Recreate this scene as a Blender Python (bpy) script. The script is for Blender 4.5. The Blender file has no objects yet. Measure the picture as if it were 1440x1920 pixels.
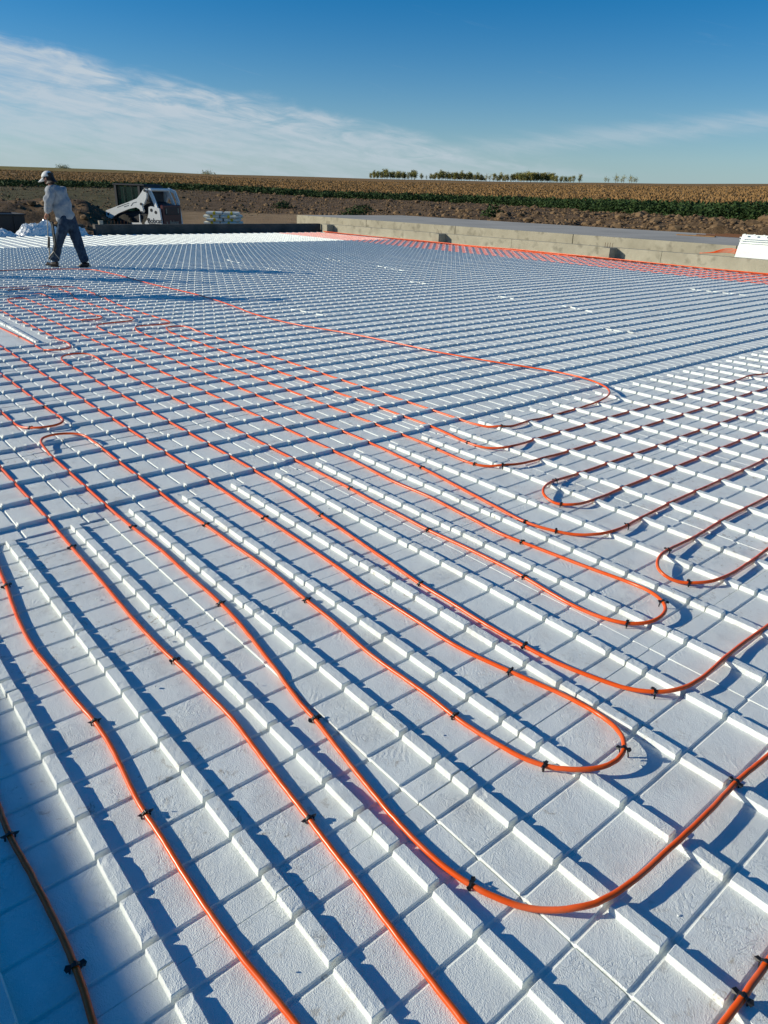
import bpy, bmesh, math, random
import numpy as np
from mathutils import Vector, Matrix, noise
random.seed(7); np.random.seed(7)
sc = bpy.context.scene
col = sc.collection
PI = math.pi
# ------------------------------------------------------------------ camera
CX, CY, CZ = 3.276038, -0.9053459, 1.596396
cd = bpy.data.cameras.new('camera'); cam = bpy.data.objects.new('camera', cd); col.objects.link(cam)
_yaw, _pit, _rol = 2.433255, 0.4219703, 0.0278982
_f = Vector((math.cos(_yaw)*math.cos(_pit), math.sin(_yaw)*math.cos(_pit), -math.sin(_pit)))
_r = Vector((math.sin(_yaw), -math.cos(_yaw), 0)); _u = _r.cross(_f)
_r2 = _r*math.cos(_rol)+_u*math.sin(_rol); _u2 = -_r*math.sin(_rol)+_u*math.cos(_rol)
M = Matrix.Identity(4)
for i in range(3):
    M[i][0] = _r2[i]; M[i][1] = _u2[i]; M[i][2] = -_f[i]
M[0][3], M[1][3], M[2][3] = CX, CY, CZ
cam.matrix_world = M
cd.sensor_fit = 'VERTICAL'; cd.sensor_height = 36.0; cd.lens = 1330.499/1920*36
cd.clip_start = .05; cd.clip_end = 9000
sc.camera = cam
sc.render.resolution_x = 768; sc.render.resolution_y = 1024
# ------------------------------------------------------------------ world
SUN_EL, SUN_AZ = math.radians(19), math.radians(230)     # azimuth of the sun, counter-clockwise from +X
w = bpy.data.worlds.new('World'); sc.world = w; w.use_nodes = True
nt = w.node_tree; nt.nodes.clear()
def N(tree, t, **kw):
    n = tree.nodes.new(t)
    for k, v in kw.items(): setattr(n, k, v)
    return n
def mth(tree, op, a, b=None, c=None, clamp=False):
    n = tree.nodes.new('ShaderNodeMath'); n.operation = op; n.use_clamp = clamp
    for i, v in enumerate((a, b, c)):
        if v is None: continue
        if isinstance(v, (int, float)): n.inputs[i].default_value = v
        else: tree.links.new(v, n.inputs[i])
    return n.outputs[0]
wo = N(nt, 'ShaderNodeOutputWorld'); bg = N(nt, 'ShaderNodeBackground'); bg.inputs['Strength'].default_value = .074
sky = N(nt, 'ShaderNodeTexSky', sky_type='NISHITA'); sky.sun_disc = False
sky.sun_elevation = SUN_EL; sky.sun_rotation = PI/2-SUN_AZ
sky.altitude = 600; sky.air_density = 1.0; sky.dust_density = .35; sky.ozone_density = 2.2
hsv = N(nt, 'ShaderNodeHueSaturation'); hsv.inputs['Saturation'].default_value = 1.42; hsv.inputs['Value'].default_value = 1.0
tint = N(nt, 'ShaderNodeMixRGB', blend_type='MULTIPLY'); tint.inputs[0].default_value = 1; tint.inputs[2].default_value = (.93, 1.05, 1.22, 1)
nt.links.new(sky.outputs[0], tint.inputs[1]); nt.links.new(tint.outputs[0], hsv.inputs['Color'])
tc = N(nt, 'ShaderNodeTexCoord'); sp = N(nt, 'ShaderNodeSeparateXYZ'); nt.links.new(tc.outputs['Generated'], sp.inputs[0])
az = mth(nt, 'ARCTAN2', sp.outputs[1], sp.outputs[0]); azd = mth(nt, 'MULTIPLY', az, 180/PI)
el = mth(nt, 'ARCSINE', sp.outputs[2])
# whitish haze low round the whole horizon
hz = mth(nt, 'MULTIPLY', mth(nt, 'POWER', 2.718, mth(nt, 'MULTIPLY', mth(nt, 'ABSOLUTE', el), -15)), .72)
hmix = N(nt, 'ShaderNodeMixRGB'); nt.links.new(hz, hmix.inputs[0]); nt.links.new(hsv.outputs[0], hmix.inputs[1]); hmix.inputs[2].default_value = (3.8, 5.6, 7.1, 1)
# cirrus bank: its upper edge falls from left to right, streaks run along it
edge = mth(nt, 'MULTIPLY_ADD', mth(nt, 'SUBTRACT', azd, 133), .0029, .058)
edge = mth(nt, 'MINIMUM', mth(nt, 'MAXIMUM', edge, .01), .19)
def snoise(fa, fe, shear, sc_, det, rough, dist, off=0):
    c_ = N(nt, 'ShaderNodeCombineXYZ'); nt.links.new(mth(nt, 'MULTIPLY', az, fa), c_.inputs[0]); c_.inputs[2].default_value = off
    nt.links.new(mth(nt, 'MULTIPLY', mth(nt, 'SUBTRACT', el, mth(nt, 'MULTIPLY', az, shear)), fe), c_.inputs[1])
    n_ = N(nt, 'ShaderNodeTexNoise'); n_.inputs['Scale'].default_value = sc_; n_.inputs['Detail'].default_value = det; n_.inputs['Roughness'].default_value = rough; n_.inputs['Distortion'].default_value = dist
    nt.links.new(c_.outputs[0], n_.inputs['Vector']); return n_.outputs[0]
big = snoise(3.2, 15, .13, 1.6, 8, .55, .5)
fine = snoise(6, 60, .17, 1.5, 10, .68, .6, 3)
puff = snoise(9, 34, .05, 2.0, 8, .6, .8, 8)
below = mth(nt, 'ADD', mth(nt, 'SUBTRACT', edge, el), mth(nt, 'MULTIPLY', mth(nt, 'SUBTRACT', big, .5), .085))
below = mth(nt, 'ADD', below, mth(nt, 'MULTIPLY', mth(nt, 'SUBTRACT', puff, .5), .035))
mask = mth(nt, 'MULTIPLY', mth(nt, 'ADD', below, .004), 1/.028, clamp=True)
mask = mth(nt, 'MULTIPLY', mask, mask)
core = mth(nt, 'SUBTRACT', 1.0, mth(nt, 'MULTIPLY', below, 7.5), clamp=True)
tex = mth(nt, 'ADD', mth(nt, 'MULTIPLY', fine, .9), mth(nt, 'MULTIPLY', puff, .75))
tex = mth(nt, 'MULTIPLY', mth(nt, 'SUBTRACT', tex, .46), 2.1, clamp=True)
lw = mth(nt, 'MULTIPLY', mth(nt, 'SUBTRACT', azd, 118), 1/34, clamp=True)
dens = mth(nt, 'MULTIPLY', mth(nt, 'MULTIPLY', mask, tex), mth(nt, 'MULTIPLY', mth(nt, 'MULTIPLY_ADD', core, .62, .40), mth(nt, 'MULTIPLY_ADD', lw, .85, .20)))
# a thin separate wisp at the right, and faint scratches high up
wd = mth(nt, 'DIVIDE', mth(nt, 'SUBTRACT', el, mth(nt, 'MULTIPLY_ADD', mth(nt, 'SUBTRACT', 131, azd), .0017, .058)), mth(nt, 'MULTIPLY_ADD', fine, .018, .0005))
wisp = mth(nt, 'MULTIPLY', mth(nt, 'POWER', 2.718, mth(nt, 'MULTIPLY', mth(nt, 'MULTIPLY', wd, wd), -1)), mth(nt, 'MULTIPLY', mth(nt, 'SUBTRACT', 140, azd), 1/9, clamp=True))
dens = mth(nt, 'ADD', dens, mth(nt, 'MULTIPLY', mth(nt, 'MULTIPLY', wisp, tex), .42))
thin = mth(nt, 'MULTIPLY', mth(nt, 'SUBTRACT', fine, .62), 1.4, clamp=True)
dens = mth(nt, 'ADD', dens, mth(nt, 'MULTIPLY', thin, mth(nt, 'MULTIPLY', mth(nt, 'SUBTRACT', .24, el), 3.5, clamp=True)), clamp=True)
mix = N(nt, 'ShaderNodeMixRGB'); nt.links.new(dens, mix.inputs[0]); nt.links.new(hmix.outputs[0], mix.inputs[1]); mix.inputs[2].default_value = (6.2, 7.1, 7.9, 1)
nt.links.new(mix.outputs[0], bg.inputs['Color']); nt.links.new(bg.outputs[0], wo.inputs[0])
# ------------------------------------------------------------------ sun
sd = bpy.data.lights.new('sun', 'SUN'); sd.energy = 4.6; sd.angle = math.radians(.53); sd.color = (1.0, .935, .78)
so = bpy.data.objects.new('sun', sd); col.objects.link(so)
sdir = Vector((math.cos(SUN_AZ)*math.cos(SUN_EL), math.sin(SUN_AZ)*math.cos(SUN_EL), math.sin(SUN_EL)))
so.rotation_euler = sdir.to_track_quat('Z', 'Y').to_euler(); so.location = (0, 0, 30)
vs = sc.view_settings; vs.view_transform = 'Standard'; vs.look = 'None'; vs.exposure = .20; vs.gamma = 1; vs.use_curve_mapping = False
try:
    sc.cycles.max_bounces = 6; sc.cycles.diffuse_bounces = 4; sc.cycles.use_denoising = True
except Exception: pass
# ------------------------------------------------------------------ materials
def newmat(name, base, rough=.8, spec=.3, **kw):
    m = bpy.data.materials.new(name); m.use_nodes = True
    b = m.node_tree.nodes['Principled BSDF']
    b.inputs['Base Color'].default_value = (*base, 1); b.inputs['Roughness'].default_value = rough
    b.inputs['Specular IOR Level'].default_value = spec
    for k, v in kw.items(): b.inputs[k].default_value = v
    return m
def varied(name, c1, c2, scale=5, rough=.85, bump=0, bscale=60, bdist=.01, spec=.25, detail=6, c3=None, s3=30, t3=(.55, .7), coord='P'):
    """two colours by noise in place coordinates, an optional third in spots, and noise relief"""
    m = newmat(name, c1, rough, spec); t = m.node_tree; b = t.nodes['Principled BSDF']
    if coord == 'P':
        g = N(t, 'ShaderNodeNewGeometry'); P = g.outputs['Position']
    else:
        g = N(t, 'ShaderNodeTexCoord'); P = g.outputs['Object']
    n = N(t, 'ShaderNodeTexNoise'); n.inputs['Scale'].default_value = scale; n.inputs['Detail'].default_value = detail; n.inputs['Roughness'].default_value = .62
    t.links.new(P, n.inputs['Vector'])
    r = N(t, 'ShaderNodeValToRGB'); r.color_ramp.elements[0].position = .34; r.color_ramp.elements[1].position = .66
    r.color_ramp.elements[0].color = (*c1, 1); r.color_ramp.elements[1].color = (*c2, 1)
    t.links.new(n.outputs[0], r.inputs[0]); out = r.outputs[0]
    if c3:
        n3 = N(t, 'ShaderNodeTexNoise'); n3.inputs['Scale'].default_value = s3; n3.inputs['Detail'].default_value = 5
        t.links.new(P, n3.inputs['Vector'])
        r3 = N(t, 'ShaderNodeValToRGB'); r3.color_ramp.elements[0].position = t3[0]; r3.color_ramp.elements[1].position = t3[1]
        t.links.new(n3.outputs[0], r3.inputs[0])
        mx = N(t, 'ShaderNodeMixRGB'); t.links.new(r3.outputs[0], mx.inputs[0]); t.links.new(out, mx.inputs[1]); mx.inputs[2].default_value = (*c3, 1)
        out = mx.outputs[0]
    t.links.new(out, b.inputs['Base Color'])
    if bump:
        nb = N(t, 'ShaderNodeTexNoise'); nb.inputs['Scale'].default_value = bscale; nb.inputs['Detail'].default_value = 5; nb.inputs['Roughness'].default_value = .6
        t.links.new(P, nb.inputs['Vector'])
        bp = N(t, 'ShaderNodeBump'); bp.inputs['Strength'].default_value = bump; bp.inputs['Distance'].default_value = bdist
        t.links.new(nb.outputs[0], bp.inputs['Height']); t.links.new(bp.outputs[0], b.inputs['Normal'])
    return m
def foam_material():
    m = newmat('white_foam', (.8, .81, .82), .75, .25); t = m.node_tree; b = t.nodes['Principled BSDF']
    g = N(t, 'ShaderNodeNewGeometry'); P = g.outputs['Position']
    def nz(scale, detail=4, rough=.55, dist=0, vec=None):
        n = N(t, 'ShaderNodeTexNoise'); n.inputs['Scale'].default_value = scale; n.inputs['Detail'].default_value = detail
        n.inputs['Roughness'].default_value = rough; n.inputs['Distortion'].default_value = dist
        t.links.new(vec or P, n.inputs['Vector']); return n.outputs[0]
    def ramp(x, a, b_):
        r = N(t, 'ShaderNodeMapRange'); r.interpolation_type = 'SMOOTHSTEP'; t.links.new(x, r.inputs[0]); r.inputs[1].default_value = a; r.inputs[2].default_value = b_; return r.outputs[0]
    # walked-on soil: faint overall greying, and small brown smudges in patches
    area = ramp(nz(1.7, 3), .46, .66); spots = ramp(nz(26, 6, .75, .6), .54, .70); dust = ramp(nz(5.5, 5, .6), .45, .8)
    mx = N(t, 'ShaderNodeMixRGB'); mx.inputs[1].default_value = (.785, .82, .78, 1); mx.inputs[2].default_value = (.60, .59, .55, 1)
    t.links.new(mth(t, 'MULTIPLY', dust, .5), mx.inputs[0])
    mx2 = N(t, 'ShaderNodeMixRGB'); t.links.new(mx.outputs[0], mx2.inputs[1]); mx2.inputs[2].default_value = (.30, .24, .155, 1)
    t.links.new(mth(t, 'MULTIPLY', mth(t, 'MULTIPLY', area, spots), .8), mx2.inputs[0])
    t.links.new(mx2.outputs[0], b.inputs['Base Color'])
    # skin of fused beads: short wrinkles, bead pits, boot scuffs where area is high
    mp = N(t, 'ShaderNodeMapping'); mp.inputs['Scale'].default_value = (1, 1.7, 1); mp.inputs['Rotation'].default_value = (0, 0, .9); t.links.new(P, mp.inputs[0])
    wr = nz(210, 3, .6, 1.2, mp.outputs[0]); bead = N(t, 'ShaderNodeTexVoronoi'); bead.inputs['Scale'].default_value = 330; t.links.new(P, bead.inputs['Vector'])
    dent = nz(34, 4, .6, 1.5); low = nz(9, 2)
    scuff = ramp(mth(t, 'ABSOLUTE', mth(t, 'SUBTRACT', nz(21, 3, .5, 2.6), .5)), .0, .035)
    area2 = ramp(nz(2.9, 3), .5, .62)
    h = mth(t, 'ADD', mth(t, 'MULTIPLY', mth(t, 'MULTIPLY', wr, .62), mth(t, 'MULTIPLY_ADD', ramp(nz(4.2, 3), .38, .62), .75, .3)), mth(t, 'MULTIPLY', bead.outputs['Distance'], .34))
    h = mth(t, 'ADD', h, mth(t, 'MULTIPLY', dent, .6)); h = mth(t, 'ADD', h, mth(t, 'MULTIPLY', low, .7))
    h = mth(t, 'ADD', h, mth(t, 'MULTIPLY', mth(t, 'MULTIPLY', scuff, area2), .5))
    # ridged boot prints pressed in here and there
    tread = N(t, 'ShaderNodeTexWave', bands_direction='DIAGONAL'); tread.inputs['Scale'].default_value = 24; tread.inputs['Distortion'].default_value = 5; tread.inputs['Detail'].default_value = 1.5; tread.inputs['Detail Scale'].default_value = 1.2
    t.links.new(P, tread.inputs['Vector'])
    prints = ramp(nz(6.3, 3, .5, .8), .62, .70)
    h = mth(t, 'ADD', h, mth(t, 'MULTIPLY', mth(t, 'MULTIPLY', tread.outputs['Fac'], prints), .26))
    bp = N(t, 'ShaderNodeBump'); bp.inputs['Strength'].default_value = .8; bp.inputs['Distance'].default_value = .0030
    t.links.new(h, bp.inputs['Height']); t.links.new(bp.outputs[0], b.inputs['Normal'])
    return m
MT = {}
MT['foam'] = foam_material()
MT['pipe'] = newmat('orange_pipe_plastic', (.84, .115, .008), .30, .42)
pm = MT['pipe'].node_tree; pb_ = pm.nodes['Principled BSDF']     # factory print: short broken dashes along one side
pa = N(pm, 'ShaderNodeAttribute'); pa.attribute_name = 'run'; ps = N(pm, 'ShaderNodeSeparateColor'); pm.links.new(pa.outputs['Color'], ps.inputs[0])
line = mth(pm, 'LESS_THAN', mth(pm, 'ABSOLUTE', mth(pm, 'SUBTRACT', ps.outputs[1], .62)), .035)
seg = mth(pm, 'LESS_THAN', mth(pm, 'FRACT', mth(pm, 'MULTIPLY', ps.outputs[0], 1.1)), .42)
pn = N(pm, 'ShaderNodeTexNoise', noise_dimensions='1D'); pn.inputs['Scale'].default_value = 190; pm.links.new(ps.outputs[0], pn.inputs['W'])
ink = mth(pm, 'MULTIPLY', mth(pm, 'MULTIPLY', line, seg), mth(pm, 'GREATER_THAN', pn.outputs[0], .5))
dn = N(pm, 'ShaderNodeTexNoise'); dn.inputs['Scale'].default_value = 9; dn.inputs['Detail'].default_value = 6; pg = N(pm, 'ShaderNodeNewGeometry'); pm.links.new(pg.outputs['Position'], dn.inputs['Vector'])
dmx = N(pm, 'ShaderNodeMixRGB'); pm.links.new(mth(pm, 'MULTIPLY', mth(pm, 'SUBTRACT', dn.outputs[0], .5), .9, clamp=True), dmx.inputs[0]); dmx.inputs[1].default_value = (.82, .098, .006, 1); dmx.inputs[2].default_value = (.62, .34, .2, 1)
imx = N(pm, 'ShaderNodeMixRGB'); pm.links.new(mth(pm, 'MULTIPLY', ink, .8), imx.inputs[0]); pm.links.new(dmx.outputs[0], imx.inputs[1]); imx.inputs[2].default_value = (.02, .015, .01, 1)
pm.links.new(imx.outputs[0], pb_.inputs['Base Color']); pm.links.new(mth(pm, 'MULTIPLY_ADD', dn.outputs[0], .25, .18), pb_.inputs['Roughness'])
MT['black'] = newmat('black_plastic', (.012, .012, .013), .45, .4)
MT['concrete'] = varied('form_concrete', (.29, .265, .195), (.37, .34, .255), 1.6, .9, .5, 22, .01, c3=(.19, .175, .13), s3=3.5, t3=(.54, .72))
MT['slab'] = varied('trowelled_concrete', (.34, .33, .30), (.44, .425, .385), .5, .95, .25, 40, .003, spec=.0)
MT['steel'] = newmat('rusty_steel', (.13, .06, .03), .8, .3, Metallic=.3)
MT['wood'] = varied('weathered_wood', (.22, .12, .05), (.30, .18, .09), 8, .8, .3, 40, .004)
MT['white'] = newmat('white_paint', (.80, .80, .76), .35, .5)
MT['dark'] = newmat('dark_steel', (.02, .021, .024), .5, .4)
MT['rubber'] = varied('dusty_rubber', (.035, .034, .03), (.09, .08, .06), 6, .9)
MT['maroon'] = newmat('dark_red_paint', (.085, .012, .014), .4, .5)
MT['glass'] = newmat('tinted_glass', (.02, .06, .05), .1, .6, **{'Transmission Weight': .55})
MT['film'] = newmat('clear_film', (.82, .82, .80), .2, .6)
MT['skin'] = newmat('skin', (.42, .20, .13), .6, .3)
MT['grey_cloth'] = varied('grey_sweatshirt', (.25, .265, .285), (.34, .355, .37), 14, .95, .4, 60, .006)
MT['denim'] = varied('blue_denim', (.012, .024, .048), (.035, .06, .095), 16, .95, .4, 90, .004)
MT['hair'] = newmat('dark_hair', (.022, .015, .012), .55, .3)
MT['cap'] = newmat('white_cap_cloth', (.70, .70, .68), .9, .2)
MT['leather'] = newmat('dark_leather', (.025, .018, .014), .5, .35)
MT['bark'] = varied('pale_bark', (.16, .14, .11), (.26, .24, .2), 3, .9)
MT['leaf'] = varied('autumn_leaves', (.18, .20, .06), (.36, .31, .09), .35, .85, c3=(.42, .28, .07), s3=.8, t3=(.6, .75))
MT['weed'] = varied('green_weeds', (.017, .042, .010), (.042, .078, .018), 1.2, .8, c3=(.10, .11, .02), s3=3, t3=(.58, .8))
MT['crop'] = varied('ripe_crop', (.245, .138, .052), (.285, .168, .064), .3, .95, c3=(.22, .125, .045), s3=2, t3=(.55, .75))
MT['soil'] = varied('clod_soil', (.08, .05, .026), (.21, .135, .07), 1.5, .95, c3=(.20, .15, .09), s3=5, t3=(.6, .8))
MT['bag'] = varied('white_sack', (.60, .60, .52), (.68, .68, .62), 4, .6)
MT['yellow'] = newmat('yellow_print', (.60, .45, .03), .6, .3)
MT['bucket'] = newmat('tan_bucket', (.40, .36, .28), .6, .3)
# ------------------------------------------------------------------ object helpers
def link(o): col.objects.link(o); return o
def mesh(name, V, F, mat, smooth=False, parent=None, mats=None, fm=None):
    me = bpy.data.meshes.new(name); me.from_pydata([tuple(v) for v in V], [], F); me.validate(clean_customdata=False)
    for m_ in (mats or [mat]): me.materials.append(m_)
    if fm is not None: me.polygons.foreach_set('material_index', fm)
    if smooth: me.polygons.foreach_set('use_smooth', [True]*len(me.polygons))
    me.update()
    o = bpy.data.objects.new(name, me); link(o)
    if parent: o.parent = parent
    return o
def fromdata(name, me, parent=None, loc=None, rotz=None, scale=None):
    o = bpy.data.objects.new(name, me); link(o)
    if parent: o.parent = parent
    if loc is not None: o.location = loc
    if rotz is not None: o.rotation_euler = (0, 0, rotz)
    if scale is not None: o.scale = scale
    return o
def tag(o, label=None, cat=None, group=None, kind=None):
    if label: o['label'] = label
    if cat: o['category'] = cat
    if group: o['group'] = group
    if kind: o['kind'] = kind
    return o
def empty(name, loc=(0, 0, 0), rotz=0):
    o = bpy.data.objects.new(name, None); o.empty_display_size = .1; link(o); o.location = loc; o.rotation_euler = (0, 0, rotz); return o
def copy_tree(o, parent=None):
    c = o.copy(); link(c); c.parent = parent
    for ch in list(o.children): copy_tree(ch, c)
    return c
class MB:
    def __init__(s): s.V = []; s.F = []; s.M = []
    def add(s, V, F, m=0):
        n = len(s.V); s.V += [tuple(v) for v in V]; s.F += [tuple(i+n for i in f) for f in F]; s.M += [m]*len(F)
    def box(s, c, d, rz=0, m=0, bev=0, tilt=None):
        x, y, z = d[0]/2, d[1]/2, d[2]/2
        if bev:
            V = []; b = bev
            for sz, zz in ((-1, -z), (-1, -z+b), (1, z-b), (1, z)):
                e = b if abs(zz) == z else 0
                V += [(-x+e, -y+e, zz), (x-e, -y+e, zz), (x-e, y-e, zz), (-x+e, y-e, zz)]
            F = [(3, 2, 1, 0), (12, 13, 14, 15)]
            for k in range(3):
                for i in range(4): F.append((k*4+i, k*4+(i+1) % 4, k*4+4+(i+1) % 4, k*4+4+i))
        else:
            V = [(a, b_, c_) for c_ in (-z, z) for a, b_ in ((-x, -y), (x, -y), (x, y), (-x, y))]
            F = [(3, 2, 1, 0), (4, 5, 6, 7), (0, 1, 5, 4), (1, 2, 6, 5), (2, 3, 7, 6), (3, 0, 4, 7)]
        Rm = Matrix.Rotation(rz, 3, 'Z')
        if tilt: Rm = Rm @ Matrix.Rotation(tilt[1], 3, tilt[0])
        s.add([tuple(Rm @ Vector(v)+Vector(c)) for v in V], F, m)
    def tube(s, pts, r, n=8, m=0, cap=True):
        pts = [Vector(p) for p in pts]; rs = r if isinstance(r, (list, tuple)) else [r]*len(pts)
        V = []; up = None
        for i, p in enumerate(pts):
            t = (pts[min(i+1, len(pts)-1)]-pts[max(i-1, 0)]).normalized()
            if up is None:
                up = Vector((0, 0, 1)) if abs(t.z) < .9 else Vector((1, 0, 0))
            a = t.cross(up).normalized(); b = a.cross(t).normalized(); up = b
            for k in range(n):
                th = 2*PI*k/n; V.append(p+a*math.cos(th)*rs[i]+b*math.sin(th)*rs[i])
        F = []
        for i in range(len(pts)-1):
            for k in range(n): F.append((i*n+k, i*n+(k+1) % n, (i+1)*n+(k+1) % n, (i+1)*n+k))
        if cap: F += [tuple(range(n))[::-1], tuple((len(pts)-1)*n+k for k in range(n))]
        s.add(V, F, m)
    def prism(s, poly, y0, y1, m=0):
        """poly in x,z, extruded along y"""
        n = len(poly); V = [(x, y0, z) for x, z in poly]+[(x, y1, z) for x, z in poly]
        F = [tuple(range(n)), tuple(range(2*n-1, n-1, -1))]+[(i, i+n, (i+1) % n+n, (i+1) % n) for i in range(n)]
        s.add(V, F, m)
    def build(s, name, mat, parent=None, smooth=False, mats=None):
        o = mesh(name, s.V, s.F, mat, smooth, parent, mats, s.M if mats else None)
        bm = bmesh.new(); bm.from_mesh(o.data); bmesh.ops.recalc_face_normals(bm, faces=bm.faces); bm.to_mesh(o.data); bm.free()
        return o
def skin_obj(name, P, Ed, R, mat, parent=None, sub=2, root=0):
    me = bpy.data.meshes.new(name); me.from_pydata([tuple(p) for p in P], Ed, [])
    o = bpy.data.objects.new(name, me); link(o)
    o.modifiers.new('s', 'SKIN'); o.modifiers.new('u', 'SUBSURF').levels = sub
    bpy.context.view_layer.update()
    for i, v in enumerate(me.skin_vertices[0].data):
        v.radius = R[i] if isinstance(R[i], tuple) else (R[i], R[i]); v.use_root = (i == root)
    dg = bpy.context.evaluated_depsgraph_get(); dg.update()
    nm = bpy.data.meshes.new_from_object(o.evaluated_get(dg))
    o.modifiers.clear(); o.data = nm; nm.name = name
    nm.materials.clear(); nm.materials.append(mat)
    nm.polygons.foreach_set('use_smooth', [True]*len(nm.polygons))
    if parent: o.parent = parent
    return o
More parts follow.
